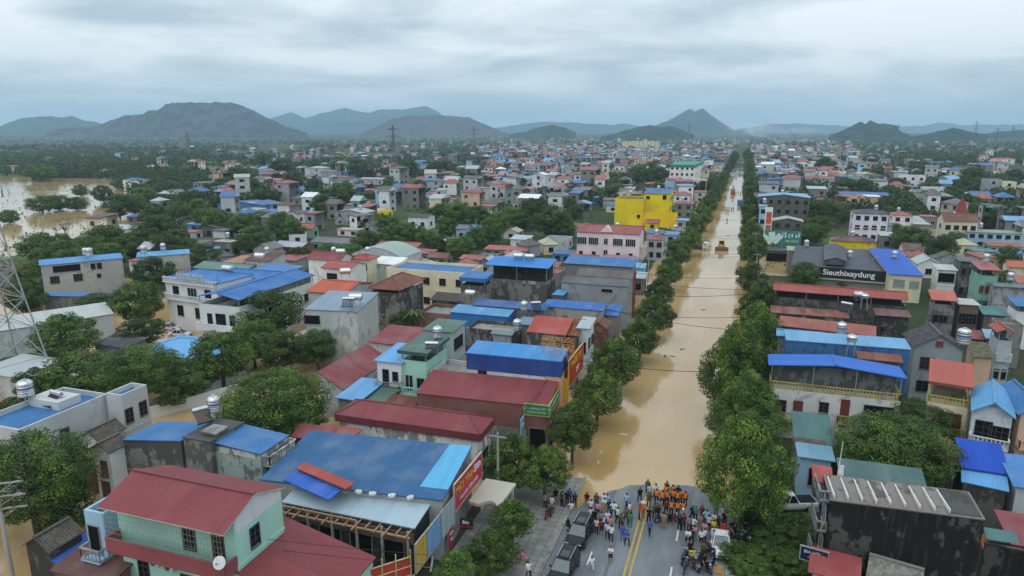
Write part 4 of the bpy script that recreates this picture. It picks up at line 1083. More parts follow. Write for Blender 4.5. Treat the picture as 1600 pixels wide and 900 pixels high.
B('roofless brick shell in the yard between stone house and blue roofs', 654, 487, 717, 4.6, 6.5, 'flat', None, wBRICK, wmat=brick(), name='brick_shell', cat='building', oh=0.0, bands=False)
B('house with small blue canopy roof over a dark terrace', 717, 433, 759, 10.3, ('l', 731), 'shedF', BLUE, wSTONE, rise=0.4, gap=2.4, g=0.75, oh=0.2, bands=False, fascia=0.6, fc=BLUE)
bc = B('house with broad blue canopy roof over a cream terrace and stained lower wall', 757, 413, 857, 11.2, 6.5, 'shedF', (0.035, 0.19, 0.50), wSTONE, rise=0.6, gap=3.3, g=0.72, oh=0.3, bands=False, parc=(0.42, 0.40, 0.34), mark='the broad blue canopy', par=0.5)
lying_tank('shiny steel tank standing on the broad blue canopy roof', on_roof(bc, 0.42, 0.7, 11.6), R(5), 1.6, 0.5, 0.3); lying_tank('second steel tank right beside the first on the broad blue canopy', on_roof(bc, 0.60, 0.7, 11.6), R(5), 1.6, 0.5, 0.3)
B('bare concrete house with sloping grey roof and long blank side wall', 876, 441, 981, 8.6, 6.5, 'gableX', GREYR, (0.25, 0.27, 0.28), rise=0.8, g=0.22, oh=0.1, bands=False, mark='the bare concrete house', win=[('F', 0.7, 7.3, 2.0, 0.6, 'o')])
B('sky blue awning sheet at the corner of the bare concrete house', 862, 460, 880, 7.0, ('l', 872), 'slab', (0.07, 0.30, 0.60), wDARK, name='awning', cat='awning', oh=0.2, base=6.0)
B('grey gable roof with dark red end panels near the street', 900, 431, 988, 8.2, 6.0, 'gableX', TILE, (0.18, 0.05, 0.045), rise=1.3, g=0.3, oh=0.15)
B('long blue roof near the street behind the grey gable', 880, 411, 990, 8.0, 6.0, 'shedF', BLUE, wSTONE, rise=0.8, g=0.4)
B('house with pale blue roof and blue sheet walls left of the red tiled roof', 702, 487, 794, 7.2, ('l', 716), 'shedF', (0.10, 0.27, 0.48), (0.04, 0.16, 0.42), rise=0.4, gap=0.0, g=0.1, oh=0.15, rust=0.05)
B('narrow dark blue roof strip behind the pale blue roof', 738, 476, 852, 7.8, 3.0, 'shedF', DBLUE, wSTONE, rise=0.4, g=0.5)
B('long blue roof sloping down to the street trees', 847, 478, 943, 7.6, 3.5, 'shedF', (0.03, 0.12, 0.38), (0.36, 0.35, 0.32), rise=0.4, g=0.5, oh=0.15)
B('steep blue roof end beside the street trees', 943, 492, 966, 6.8, 5.0, 'shedF', (0.03, 0.12, 0.38), wSTONE, rise=0.6, g=0.4)
B('stained wall house with faded red roof above the blue top storey', 822, 518, 884, 8.4, 4.6, 'shedF', RED, wSTONE, rise=1.2, g=0.78, oh=0.15, rust=0.1, win=[('F', 0.62, 5.2, 0.9, 1.2, 'k')], mark='the faded red roof')
B('narrow old tiled roof beside the faded red roof', 884, 523, 904, 8.2, 4.6, 'shedF', (0.25, 0.10, 0.06), wSTONE, rise=1.2, tile=True, g=0.6)
B('slim white house with tall street windows at the tree line', 900, 512, 922, 9.0, 4.5, 'shedF', ZINC, (0.55, 0.62, 0.66), rise=0.5, g=0.12, win=[('R', '2x2', 'k'), ('F', 0.5, 5.2, 0.7, 1.6, 'k')])
B('rusty scrap roof house beside the slim white house', 920, 512, 948, 6.6, 4.0, 'gableY', RUST, wBRICK, rise=1.0, rust=0.7, g=0.6)
B('grey roofed attic box on the stained wall terrace', 766, 521, 800, 7.4, ('r', 804), 'shedF', (0.14, 0.19, 0.17), (0.30, 0.36, 0.38), rise=0.3, g=0.25)
B('stained concrete wall building with no roof behind the attic box', 728, 512, 806, 6.6, 5.0, 'flat', None, wSTONE, g=0.85, oh=0.0, bands=False)
B('terrace house with grey cement deck left of the blue top storey', 672, 580, 728, 6.6, 5.0, 'flat', None, wLG, g=0.35, oh=0.0, bands=False)
B('blue steel shed roof behind the attic box', 806, 506, 846, 7.2, 3.4, 'shedF', (0.13, 0.20, 0.30), wSTONE, rise=0.3, g=0.4)
water_tank('steel water tank on the stained concrete wall building', at(808, 521, 7.0), 0.6, 1.3, 0.6); water_tank('water tank with blue band on the pale blue roof house', at(819, 489, 7.8), 0.55, 1.1, 0.6)
lying_tank('lying steel tank by the white sheet near the blue roofs', at(735, 466, 7.6), 0, 1.6, .5, .5); solar_heater('solar heater lying on the blue roof sloping to the trees', at(838, 486, 7.8), R(30), 1.6)
# --- hotel group
B('white two storey guest house with balustrade and blue hipped roof', 254, 434, 338, 9.6, 9, 'hip', (0.05, 0.17, 0.42), wWHITE, y2=444, rise=1.2, oh=0.25, g=0.06, win=[('F', 0.2, 6.3, 1.4, 1.9, 'k'), ('F', 0.52, 6.2, 2.2, 2.0, 'g'), ('F', 0.82, 6.3, 1.4, 1.9, 'k'), ('F', 0.25, 2.7, 1.4, 1.9, 'k'), ('F', 0.6, 2.6, 1.4, 1.9, 'k')],
  balc=[('F', 9.05, 0.0, 1.0, 0.55, 'bal'), ('F', 5.9, 0.0, 1.0, 0.7, 'bal')], mark='the white guest house')
hs = empty('roof_sign', at(274, 436, 10.1) + Vector((0, 0.4, 0)), R(-4)); tag(hs, 'grey open letter roof sign on the white guest house', 'sign')
lettering('HOÀNG HÙNG', 1.5, hs, (3.2, 0, 0.55), (0.45, 0.46, 0.47), 0.05, wid=6.6)
hf = MB()
for i in range(7): hf.tube((i * 1.05, 0.1, -0.6), (i * 1.05, 0.1, 1.1), 0.03, 4)
hf.tube((0, 0.1, 0), (6.5, 0.1, 0), 0.03, 4); part('frame', hf, GALV, hs)
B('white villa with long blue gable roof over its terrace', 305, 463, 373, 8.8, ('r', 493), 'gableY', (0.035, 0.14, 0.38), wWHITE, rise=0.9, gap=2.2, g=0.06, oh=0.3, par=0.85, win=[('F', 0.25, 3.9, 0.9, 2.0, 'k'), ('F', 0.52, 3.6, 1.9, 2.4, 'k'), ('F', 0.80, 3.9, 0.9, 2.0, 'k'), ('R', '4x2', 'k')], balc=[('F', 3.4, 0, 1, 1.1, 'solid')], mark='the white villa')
B('wide blue roofs between guest house and villa', 345, 430, 420, 8.6, 7, 'gableX', (0.035, 0.14, 0.38), wWHITE, rise=0.8, g=0.1)
B('flat blue sheet roof at the back of the white villa', 392, 421, 452, 8.8, 5, 'shedF', (0.06, 0.18, 0.42), wSTONE, rise=0.4, g=0.3)
lying_tank('steel tank lying on a frame between the guest house roofs', at(357, 434, 9.2), R(-5), 2.0, .6, 1.2); lying_tank('steel tank on a frame behind the villa roofs', at(407, 411, 9.0), R(5), 2.0, .6, 1.0)
lying_tank('steel tank above the orange red gable roof', at(540, 433, 8.8), R(30), 1.8, .6, .6); lying_tank('steel tank on the maroon gable roof', at(533, 401, 8.6), R(10), 1.8, .6, .6)
B('long shed with faded green roof behind the guest house', 300, 418, 382, 4.6, 8, 'gableX', (0.11, 0.20, 0.17), wSTONE, rise=0.9, g=0.4, name='shed', cat='shed')
B('house with dark brown roof behind the villa', 380, 406, 420, 6.4, 7, 'shedF', BROWN, wLG, rise=1.4, g=0.3)
B('grey three storey house with blue sheet roof and green upper panels', 61, 415, 193, 8.1, 6, 'shedF', (0.07, 0.24, 0.50), (0.36, 0.37, 0.36), y2=403, rise=0.3, oh=0.25, g=0.2, bands=False, win=[('F', 0.14, 3.9, 1.6, 1.5, 'b'), ('F', 0.42, 3.9, 1.6, 1.5, 'b'), ('F', 0.62, 6.2, 0.8, 1.2, 'k'), ('F', 0.70, 6.2, 0.8, 1.2, 'k'), ('F', 0.68, 4.2, 0.7, 0.8, 'k'), ('F', 0.30, 6.2, 5.0, 1.4, 'o'), ('R', '2x2', 'k')], mark='the green panelled house')
B('blue sheet awning along the foot of the grey three storey house', 64, 462, 172, 3.2, 2.0, 'shedF', (0.06, 0.16, 0.36), wSTONE, y2=464, rise=0.3, name='awning', cat='awning', oh=0.3, g=0.3)
B('beige house with pale blue roof and blue front behind the trees', 213, 402, 297, 7.2, 6, 'shedF', (0.10, 0.30, 0.55), (0.42, 0.41, 0.37), y2=396, rise=0.2, oh=0.2, g=0.2, win=[('R', '2x2', 'k')])
water_tank('steel tank on the beige house behind the trees', at(226, 402, 7.4), .7, 1.5, 1.0); water_tank('steel tank on the grey three storey house', at(141, 406, 8.4), .7, 1.4, 1.0)
B('long low warehouse with pale zinc roof among the garden trees', -25, 521, 178, 4.6, 6.0, 'shedF', (0.40, 0.43, 0.42), wLG, y2=490, rise=1.0, g=0.2, rust=0.1, fade=0.4, name='warehouse', cat='warehouse', mark='the long pale warehouse', oh=0.2)
B('light blue hipped roof pavilion in the flooded yard', 210, 549, 318, 3.9, 9, 'hip', (0.14, 0.36, 0.66), wLG, rise=1.3, g=0.2, fade=0.05, name='pavilion', cat='pavilion', mark='the light blue pavilion')
B('dark grey sheet roof nearer the warehouse, beside the flooded lane', 142, 537, 196, 3.4, 4.5, 'shedF', DGREY, wSTONE, rise=0.4, name='shed', cat='shed'); B('dark grey sheet roof beside the light blue hipped roof', 138, 565, 212, 3.4, 4.5, 'shedF', DGREY, wSTONE, rise=0.5, name='shed', cat='shed')
B('white sheet shed at the foot of the lattice pylon', -40, 580, 42, 3.4, 7, 'shedF', (0.45, 0.48, 0.5), wLG, rise=0.4, name='shed', cat='shed', mark='the near pylon')

# --- right of the street
bk = B('black mildewed concrete house with blank side wall and patched grey roof', 1297, 781, 1540, 7.2, 3.6, 'shedF', (0.19, 0.175, 0.16), (0.030, 0.029, 0.027), y2=812, rise=0.4, oh=0.03, g=1.0, ribs=False, bands=False, wmat=plaster((0.017, 0.016, 0.015), 0.40, (0.15, 0.14, 0.13)), rmat=plaster((0.22, 0.20, 0.185), 0.55), mark='the black mildewed house')
st = MB(); k = bk['w'] * 0.78
for i in range(9): x = 0.3 + i * (k - 0.3) / 8; st.box(x - 0.05, x + 0.05, 0.1, 3.3, 7.33 + 0.0, 7.62)
part('white_roof_battens', st, flat('white_paint', (.62, .62, .6), .6), bk)
dp = MB(); dp.slab([(k + .1, 0.2, 7.30), (bk['w'] - 0.2, 0.2, 7.30), (bk['w'] - 0.2, 3.4, 7.66), (k + .1, 3.4, 7.66)], 0.05); part('dark_roof_slab', dp, plaster((0.085, 0.085, 0.08), 0.5), bk)
for z, kind, c in ((4.4, 'w', 0), (1.6, 'w', 0)):
    window_at(bk, (0.03, 1.7, z), R(-90), 1.4, 1.5, 'g')
ar = MB(); ar.lathe([(0.85, -0.06), (0.85, 0.0)], n=20); me = ar.mesh('window_arch', flat('blue_shutter', (0.11, 0.17, 0.36), .6)); me.transform(Matrix.Rotation(R(-90), 4, 'Y')); link('window_arch', me, bk, (0.0, 1.7, 5.7))
for z in (4.2, 1.3, 6.9):
    b_ = MB(); b_.box(-0.8, 0.03, 0.2, 3.2, z - 0.15, z); bo = part('balcony', b_, plaster((.12, .12, .12), .7), bk)
    r_ = MB(); railing(r_, (-0.72, 0.25, z), (-0.72, 3.15, z), 0.9, 'bal'); railing(r_, (-0.72, 0.25, z), (0.0, 0.25, z), 0.9, 'bal'); part('railing', r_, plaster((.26, .27, .27), .5), bo)
B('small red sheet roof over the stair of the black house', 1270, 752, 1302, 7.0, 1.8, 'shedF', RED, wDARK, rise=0.7, name='stair_roof', cat='roof', base=5.5, oh=0.15)
B('teal sheet roof running behind the black mildewed house', 1312, 752, 1452, 5.6, 3.2, 'shedB', (0.07, 0.13, 0.13), wLG, rise=-0.8, g=0.3)
B('small pale blue hut behind the big street tree', 1246, 713, 1306, 5.2, 3.4, 'slab', (0.14, 0.28, 0.38), wBLUE, g=0.15, name='hut', cat='hut', win=[('F', 0.5, 2.2, 1.0, 1.8, 'o')])
B('faded teal sheet roof below the white house with the blue canopy', 1240, 690, 1304, 4.6, ('y', 657), 'shedF', (0.085, 0.17, 0.165), wGREY, rise=1.2, fade=0.1, name='shed', cat='shed')
B('strip of old grey pink tiles below the faded teal roof', 1242, 709, 1292, 4.2, 2.6, 'shedF', (0.16, 0.12, 0.11), wGREY, rise=0.7, tile=True, name='shed', cat='shed')
wh = B('white house with bright blue open canopy and yellow balusters', 1201, 570, 1418, 9.4, 4.2, 'gableY', (0.035, 0.140, 0.500), (0.58, 0.58, 0.57), rise=0.7, gap=2.9, g=0.30, oh=0.3, bands=False, ribs=True, fade=0.03, parc=(0.42, 0.36, 0.10), rstyle='bal', mark='the bright blue canopy',
       win=[('F', 0.10, 3.6, 1.2, 1.5, 'b'), ('F', 0.24, 3.0, 0.9, 2.2, 'r'), ('F', 0.44, 4.2, 0.9, 1.2, 'b'), ('F', 0.60, 3.6, 0.8, 2.4, 'r'), ('F', 0.85, 1.5, 3.0, 4.2, 'o')], balc=[('F', 3.0, 0.0, 0.33, 0.9, 'iron'), ('F', 3.3, 0.55, 0.68, 0.6, 'bal')])
B('long weathered sky blue roof behind the blue canopy', 1228, 531, 1424, 9.0, 3.2, 'shedF', (0.14, 0.32, 0.52), (0.05, 0.15, 0.34), y2=546, rise=0.5, rust=0.22, g=0.5, oh=0.1, mark='the long sky blue roof')
B('short pale blue roof beside the street trees', 1213, 524, 1290, 8.6, 2.4, 'gableX', (0.13, 0.33, 0.58), wSTONE, rise=0.6, g=0.5)
B('rusty sheet roof wedged against the long sky blue roof', 1340, 560, 1412, 8.2, 2.0, 'shedF', RUST, wDARK, rise=0.4, rust=0.6)
B('faded red sheet roof between rusty roofs and sky blue roof', 1215, 508, 1369, 8.2, 3.2, 'shedF', (0.27, 0.085, 0.065), wDARK, y2=526, rise=0.7, rust=0.3, g=0.6, oh=0.15)
B('rusty scrap roof over a ruined stone wall', 1204, 488, 1328, 7.8, 2.8, 'shedF', (0.20, 0.06, 0.05), wSTONE, rise=0.5, rust=0.7, g=0.85, oh=0.2)
B('dark stained back building with rusty roof near the grey gabled house', 1368, 492, 1425, 7.4, 3.2, 'shedF', (0.13, 0.05, 0.045), wDARK, rise=0.4, rust=0.55, g=0.9, win=[('F', 0.2, 4.6, .6, .8, 'k')])
B('long red roofed house with open dark terrace by the black sign hall', 1208, 453, 1420, 9.0, 4.2, 'gableX', (0.29, 0.075, 0.062), wDARK, y2=469, rise=0.9, gap=2.2, g=0.75, oh=0.25, bands=False, fade=0.12, mark='the long red roof')
water_tank('steel tank on a conical stand near the long sky blue roof', at(1328, 556, 8.6), 0.6, 0.5, 2.0); water_tank('ribbed steel tank on the faded red sheet roof', at(1314, 524, 8.6), .62, 1.3, .3); water_tank('steel tank on a grey cone by the long red roof', at(1349, 484, 7.9), 0.62, 0.4, 2.0)
lying_tank('lying steel tank with a white pipe near the long red roof', at(1340, 470, 8.6), R(20), 1.2, .5, .6); solar_heater('solar heater on the rusty scrap roof', at(1320, 487, 8.1), R(-30), 1.7)
sh = B('dark grey shop hall with a ridge monitor and black fascia sign', 1236, 415, 1388, 5.8, ('y', 389), 'shedF', (0.062, 0.067, 0.085), wSTONE, y2=426, rise=1.0, ribs=True, fade=0.1, g=0.2, oh=0.1, mark='the dark grey shop hall', bands=False)
mo = MB(); mw = sh['w'] * 0.36
mo.box(mw, mw + 4.2, 2.2, sh['d'] - .6, 6.3, 7.3); mo.slab([(mw - .3, 2.0, 7.3), (mw + 2.1, 2.0, 8.1), (mw + 2.1, sh['d'] - .4, 8.1), (mw - .3, sh['d'] - .4, 7.3)], .1); mo.slab([(mw + 2.1, 2.0, 8.1), (mw + 4.5, 2.0, 7.3), (mw + 4.5, sh['d'] - .4, 7.3), (mw + 2.1, sh['d'] - .4, 8.1)], .1)
mo.poly([(mw, 2.19, 7.3), (mw + 4.2, 2.19, 7.3), (mw + 2.1, 2.19, 8.0)]); part('roof_monitor', mo, metal_roof((0.06, 0.065, 0.08), 'Y'), sh)
sign('fascia_sign', 'long black fascia sign with white lettering on the grey shop hall', local(sh, sh['w'] * 0.30, -0.2, 3.7), local(sh, sh['w'], -0.2, 3.7), 2.3, (0.012, 0.013, 0.015), [('Sieuthixaydung', 1.75, 0.44, 0.52, (0.8, 0.8, 0.8))], thick=.15)
sw = MB(); sw.box(sh['w'] * .3, sh['w'], -0.5, -0.1, 3.3, 3.55); part('canopy', sw, plaster((.4, .38, .33), .2), sh)
B('pale lime sheet roof strip behind the grey shop hall', 1230, 391, 1300, 6.2, 5, 'shedF', LIME, wSTONE, rise=0.4, fade=0.1)
bb = empty('billboard', at(1192, 398, 0.0)); tag(bb, 'teal billboard with fanned banknotes and white lettering by the street', 'billboard')
b2_ = (along(bb.location, (1, 0), x=1249)); bdb = MB(); bdb.box(0, b2_, 0, .3, 3.4, 7.4); part('board', bdb, flat('billboard_teal', (0.025, 0.19, 0.18), .5), bb)
lettering('15 cơ sở', 2.1, bb, (b2_ * .72, -.03, 6.1), (.78, .8, .78), wid=b2_ * .48); lettering('vay nhanh', 1.1, bb, (b2_ * .76, -.03, 4.5), (.55, .6, .3), wid=b2_ * .36)
nt_ = MB()
for i, (x, a) in enumerate(((.12, 55), (.22, 8), (.32, -40))):
    c_, s_ = math.cos(R(a)), math.sin(R(a)); X0, Z0 = b2_ * .24, 3.6
    q = [(-.9, 0.3), (.9, 0.3), (.9, 3.4), (-.9, 3.4)]; nt_.poly([(X0 + u * c_ - v * s_, -.03 - i * .02, Z0 + u * s_ + v * c_) for u, v in q])
part('banknote_fan', nt_, flat('banknote', (.5, .62, .6), .6), bb)
for x in (.8, b2_ / 2, b2_ - .8): part('support_post', MB().tube((x, .35, -.5), (x, .35, 7.3), .12, 6), GALV, bb)
B('dark open shop front under the teal billboard', 1197, 391, 1232, 3.2, 6, 'slab', DGREY, wDARK, g=0.4, win=[('F', 0.5, 0.1, 5.5, 2.4, 'o')], name='shop_house', cat='shop')
B('cream house with steep royal blue roof beside the grey shop hall', 1389, 428, 1445, 6.4, ('l', 1356), 'shedF', ROYAL, (0.60, 0.56, 0.38), rise=1.2, g=0.15, fade=0.03, win=[('F', 0.3, 3.6, 2.0, 1.6, 's'), ('F', 0.78, 3.6, 1.6, 1.4, 's')], mark='the steep royal blue roof')
B('grey house with double purple grey gable roof', 1426, 542, 1511, 8.0, 6.5, 'gableY', PURPLE, (0.26, 0.29, 0.31), rise=1.9, tile=True, g=0.25, oh=0.35, bands=False, win=[('F', 0.30, 5.0, 1.6, 1.6, 'b'), ('F', 0.27, 1.8, 1.4, 1.5, 'k'), ('F', 0.5, 8.3, .7, .6, 'r')], mark='the purple grey gable')
water_tank('ribbed steel tank beside the purple grey gable', at(1503, 545, 8.0), .8, 1.7, .8)
B('narrow house with salmon red canopy and yellow balusters', 1451, 595, 1522, 9.2, 4.6, 'shedF', (0.36, 0.095, 0.075), wCREAM, y2=606, rise=1.3, gap=2.6, g=0.2, oh=0.2, ohf=0.5, parc=(0.50, 0.40, 0.10), rstyle='bal', fascia=0.25, fade=0.06, win=[('F', 0.6, 3.5, 2.0, 2.2, 'r'), ('F', 0.5, 0.5, 2.2, 2.2, 'r')], balc=[('F', 3.3, 0, 1, .8, 'bal')], mark='the salmon red canopy')
B('white house with pale blue ridged roof and white balustrade', 1517, 642, 1588, 8.0, 8.0, 'gableY', (0.11, 0.31, 0.55), (0.52, 0.58, 0.62), y2=655, rise=1.3, g=0.12, oh=0.25, ohf=.7, fade=0.05, bands=False, win=[('F', 0.32, 5.0, 1.4, 1.9, 'k'), ('F', 0.72, 5.0, 1.6, 1.6, 'k')], balc=[('F', 4.6, 0, 1, 1.0, 'bal')], parc=(.6, .62, .62), mark='the pale blue ridged roof')
B('blue roofed house at the frame edge past the pale blue ridge', 1591, 648, 1660, 8.0, 8.0, 'gableY', BLUE, wPEACH, rise=1.2, g=0.2, balc=[('F', 4.6, 0, 1, 1.0, 'bal')])
B('pale blue lower roof sheet over the dark yard', 1502, 752, 1577, 4.6, 2.4, 'shedF', (0.11, 0.30, 0.56), wDARK, y2=768, rise=0.4, oh=0.2, fade=0.05, name='awning', cat='awning', g=.8)
B('royal blue roof below the white balustrade', 1502, 730, 1578, 5.2, 4.0, 'shedF', (0.014, 0.07, 0.42), wDARK, y2=742, rise=1.3, fade=0.0, g=.8)
B('maroon strip roof between the leafy tree and the royal blue roof', 1472, 722, 1500, 5.0, 3.5, 'shedF', MAROON, wDARK, rise=1.0)
B('blue sheet roof at the frame edge beside the royal blue roof', 1584, 760, 1660, 5.0, 5.0, 'shedF', (0.05, 0.18, 0.44), wLG, rise=1.0)
B('teal sheet roof below the corner of the black house', 1541, 842, 1578, 3.4, ('l', 1541), 'shedF', (0.07, 0.17, 0.16), wDARK, rise=.5, ww=2.3); B('maroon sheet roof at the frame edge below the blue sheets', 1579, 850, 1640, 3.4, 4.5, 'shedF', MAROON, wDARK, rise=.6)
B('small orange awning by the foot of the black house', 1536, 858, 1556, 2.6, 1.6, 'shedF', (.4, .12, .05), wDARK, rise=.5, name='awning', cat='awning')
B('red sheet roof in the near corner below the black house', 1262, 893, 1345, 3.0, 3.0, 'shedF', (0.24, 0.045, 0.045), wLG, y2=915, rise=.5, name='shed', cat='shed'); B('grey tiled ridge roof in front of the black wall', 1352, 905, 1440, 3.0, 4.0, 'gableX', (0.22, 0.205, 0.185), wLG, y2=932, rise=1.0, tile=True, name='shed', cat='shed')
sign('shop_sign', 'dark blue shop sign with white lettering at the foot of the black house', at(1250, 872, 2.6), at(1292, 884, 2.6), 1.1, (0.012, 0.016, 0.05), [('BIA HƠI', .34, .42, .68, (.5, .5, .52)), ('0946 258', .24, .5, .28, (.25, .27, .32))], frame=(.25, .26, .28))
B('white house with grey zinc roof and dark front bay', 1464, 421, 1498, 7.0, ('l', 1455), 'shedF', (0.40, 0.42, 0.43), wWHITE, rise=.4, g=.2, win=[('F', .5, 4.2, 3.0, 2.0, 'o')])
B('concrete house with salmon awning over its top floor', 1456, 468, 1498, 7.6, 3.4, 'shedF', (0.40, 0.115, 0.085), wSTONE, rise=1.1, gap=1.8, g=.6, win=[('F', .55, 3.6, 1.2, 1.2, 'k'), ('F', .2, 3.6, .8, 1.2, 'k')])
B('bare brick house with white deck and wide dark window', 1498, 475, 1534, 7.2, 5, 'slab', (0.42, 0.42, 0.41), wBRICK, wmat=brick((.14, .07, .055)), g=.4, win=[('F', .5, 3.6, 2.6, 1.9, 'k')])
B('mint green balcony house with pink roof', 1531, 421, 1566, 9.4, ('l', 1515), 'shedF', (0.33, 0.11, 0.11), wGREEN, rise=.5, gap=2.2, g=.3, par=.9, win=[('F', '3x2', 'r')], balc=[('F', 3.4, 0, 1, .8, 'solid')])
B('stained concrete tower house left of the mint balcony house', 1500, 408, 1530, 8.6, 6, 'slab', GREYR, wSTONE, g=.8, win=[('F', '2x2', 'k')])
B('purple tarpaulin lean-to between brick and concrete houses', 1499, 464, 1524, 4.6, 3.0, 'shedL', (.09, .08, .30), wDARK, rise=-2.2, name='lean_to', cat='lean-to')
B('grey roofed cement house at the frame edge', 1554, 447, 1620, 7.0, 4, 'slab', (0.12, 0.16, 0.16), wGREY, g=.45); B('orange roof by the leafy tree at the frame edge', 1576, 417, 1630, 5.6, 5, 'gableX', (.40, .12, .075), wCREAM, rise=1.2); B('salmon roof below the orange roof at the frame edge', 1590, 442, 1640, 5, 4, 'shedF', (.34, .12, .09), wGREY, rise=1)
B('teal roof hut right of the bare brick house', 1536, 491, 1576, 5.8, 4, 'shedF', (.06, .18, .17), wDARK, rise=.6, g=.4); B('old olive tiled roof with a pink gable wall', 1520, 557, 1556, 6.2, 4.2, 'shedF', (.15, .145, .10), wPEACH, rise=1.0, tile=True)
B('slim grey house with small red gable and planted balcony', 1558, 519, 1591, 9.0, 4, 'gableY', (.30, .075, .06), (.40, .44, .46), rise=.6, gap=2.2, g=.2, par=.9, win=[('F', '2x1', 'k')], balc=[('F', 5.0, 0, 1, .6, 'solid')]); B('pale blue sheet propped behind the olive tiled roof', 1540, 528, 1556, 6.6, 2.2, 'shedF', (.2, .36, .44), wDARK, rise=.8)
B('maroon roof patch behind the olive tiled roof', 1518, 529, 1541, 6.2, 3, 'shedF', MAROON, wDARK, rise=.6); B('grey concrete deck house above the slim grey house', 1560, 505, 1600, 7.4, 3.5, 'flat', None, wSTONE, g=.5, oh=0); B('blue roofed white house at the frame edge above the deck house', 1588, 478, 1640, 8, 5, 'shedF', BLUE, wWHITE, rise=.5, gap=2)

# ------------------------------------------------------------------ middle distance: (x1, y eave, x2, y ground, roof, roof colour, wall colour[, depth, options])
CN = {'BLUE': BLUE, 'SKYB': SKYB, 'MAROON': (0.28, 0.075, 0.075), 'RED': (0.34, 0.085, 0.065), 'ORANGE': (0.40, 0.13, 0.08), 'GREY': (0.13, 0.145, 0.16), 'DGREY': (0.07, 0.078, 0.09), 'TILE': TILE, 'TAN': (0.40, 0.36, 0.27),
      'WHITE': WHT, 'ZINC': ZINC, 'TEAL': (0.06, 0.19, 0.18), 'LIME': (0.26, 0.33, 0.20), 'BROWN': (0.13, 0.06, 0.05), 'PINK': (0.40, 0.17, 0.17), 'RUST': RUST, 'ROYAL': ROYAL}
CN = {k: tuple(.80 * x + .20 * (.3 * v[0] + .6 * v[1] + .1 * v[2]) for x in v) for k, v in CN.items()}
CW = {'BLUE': 'blue', 'SKYB': 'pale blue', 'MAROON': 'maroon', 'RED': 'red', 'ORANGE': 'orange', 'GREY': 'grey', 'DGREY': 'dark grey', 'TILE': 'old tiled', 'TAN': 'tan', 'WHITE': 'white', 'ZINC': 'zinc', 'TEAL': 'teal', 'LIME': 'pale lime', 'BROWN': 'dark brown', 'PINK': 'pink', 'RUST': 'rusty', 'ROYAL': 'royal blue'}
WN = {'w': ('white', wWHITE), 'g': ('grey', wGREY), 'l': ('light grey', wLG), 'c': ('cream', wCREAM), 'p': ('pink', wPINK), 's': ('stone grey', wSTONE), 'd': ('dark', wDARK), 'y': ('yellow', YELLOW), 'e': ('peach', wPEACH), 'b': ('blue', (0.10, 0.22, 0.42)), 'n': ('green', wGREEN), 'k': ('brick', wBRICK), 'u': ('pale blue', wBLUE)}
RF = {'F': 'shedF', 'X': 'gableX', 'Y': 'gableY', 'H': 'hip', 'S': 'slab', 'P': 'flat', 'B': 'shedB', 'A': 'arch', 'Q': 'pyr'}
RW = {'F': 'sheet roof', 'X': 'gable roof', 'Y': 'gable roof', 'H': 'hipped roof', 'S': 'flat roof', 'P': 'flat deck', 'B': 'sheet roof', 'A': 'barrel roof', 'Q': 'pointed roof'}


def mid(x1, y1, x2, yb, rf, rc, wc, d=None, **kw):
    h = max(2.6, min(17, H * (1 - (y1 - 205.0) / (yb - 205.0))))
    Y = at(x1, y1, h).y
    c = tuple(round(v * rnd.uniform(.9, 1.1), 3) for v in CN[rc]); wn, w = WN[wc]
    w = tuple(round(v * rnd.uniform(.92, 1.05), 3) for v in w)
    wpx = x2 - x1; rows = max(1, round(h / 3.4)); cols = max(1, min(6, int(wpx / 13)))
    win = kw.pop('win', None)
    if win is None:
        win = [('F', '%dx%d' % (cols, rows), rnd.choice('kkbw'))]
        if Y < 300: win.append(('R' if x1 < 1140 else 'L', '1x%d' % rows, 'k'))
    desc = '%s%s house with %s %s' % (wn, '' if rows < 2 else ' two storey' if rows == 2 else ' tall', CW[rc], RW[rf])
    ov = dict(rise=1.1 if rf in 'XYHQ' else .5, oh=.3 if rf not in 'P' else 0, g=rnd.uniform(.1, .4), bands=rows > 1, ribs=False, rust=rnd.choice((0, 0, 0, .1)), win=win, auto=True, fade=.2, ang=rnd.uniform(-2, 2))
    lb = kw.pop('label', None)
    if lb: ov['auto'] = False; desc = lb
    ov.update(kw)
    return B(desc, x1, y1, x2, h, d or rnd.uniform(7, 10), RF[rf], c, w, tile=rc == 'TILE', **ov)


yel = mid(961, 310, 1005, 353, 'P', 'BROWN', 'y', 14, label='bright yellow block, lower wing with a dark brown roof behind the parapet', win=[('F', .86, 3.2, 1.1, 1.2, 'k')], g=0.02, mark='the bright yellow block', bands=False)
mid(1005, 302, 1048, 353, 'F', 'BLUE', 'y', 14, label='bright yellow block, taller wing with a blue sheet roof', win=[('F', .16, 10.2, 1.3, 1.1, 'k'), ('F', .8, 10.2, 1.3, 1.6, 'k'), ('F', .16, 3.2, 1.3, 1.2, 'k'), ('R', '3x3', 'k')], g=0.02, rise=1, bands=False)
mid(985, 331, 1058, 353, 'P', 'GREY', 'y', 3.0, label='low bright yellow wall at the foot of the yellow block', win=[], g=0.02, name='yard_wall', cat='wall', bands=False)
pink = mid(900, 362, 1001, 414, 'X', 'MAROON', 'p', 8, label='long pink building with arched windows and maroon roof', g=.03, rise=1.8, oh=.25, mark='the long pink building', bands=False,
           win=[('F', u, 5.6, 2.6, 1.9, 'w') for u in (.08, .27, .66, .86)] + [('F', u, 2.0, .9, 1.6, 'k') for u in (.07, .28, .67, .87)] + [('F', .47, 5.8, 1.0, 1.6, 'w'), ('F', .47, .6, 1.1, 3.6, 'w')], balc=[('R', 5.2, .1, .9, 1.2, 'bal'), ('R', 2.2, .1, .9, 1.2, 'bal')])
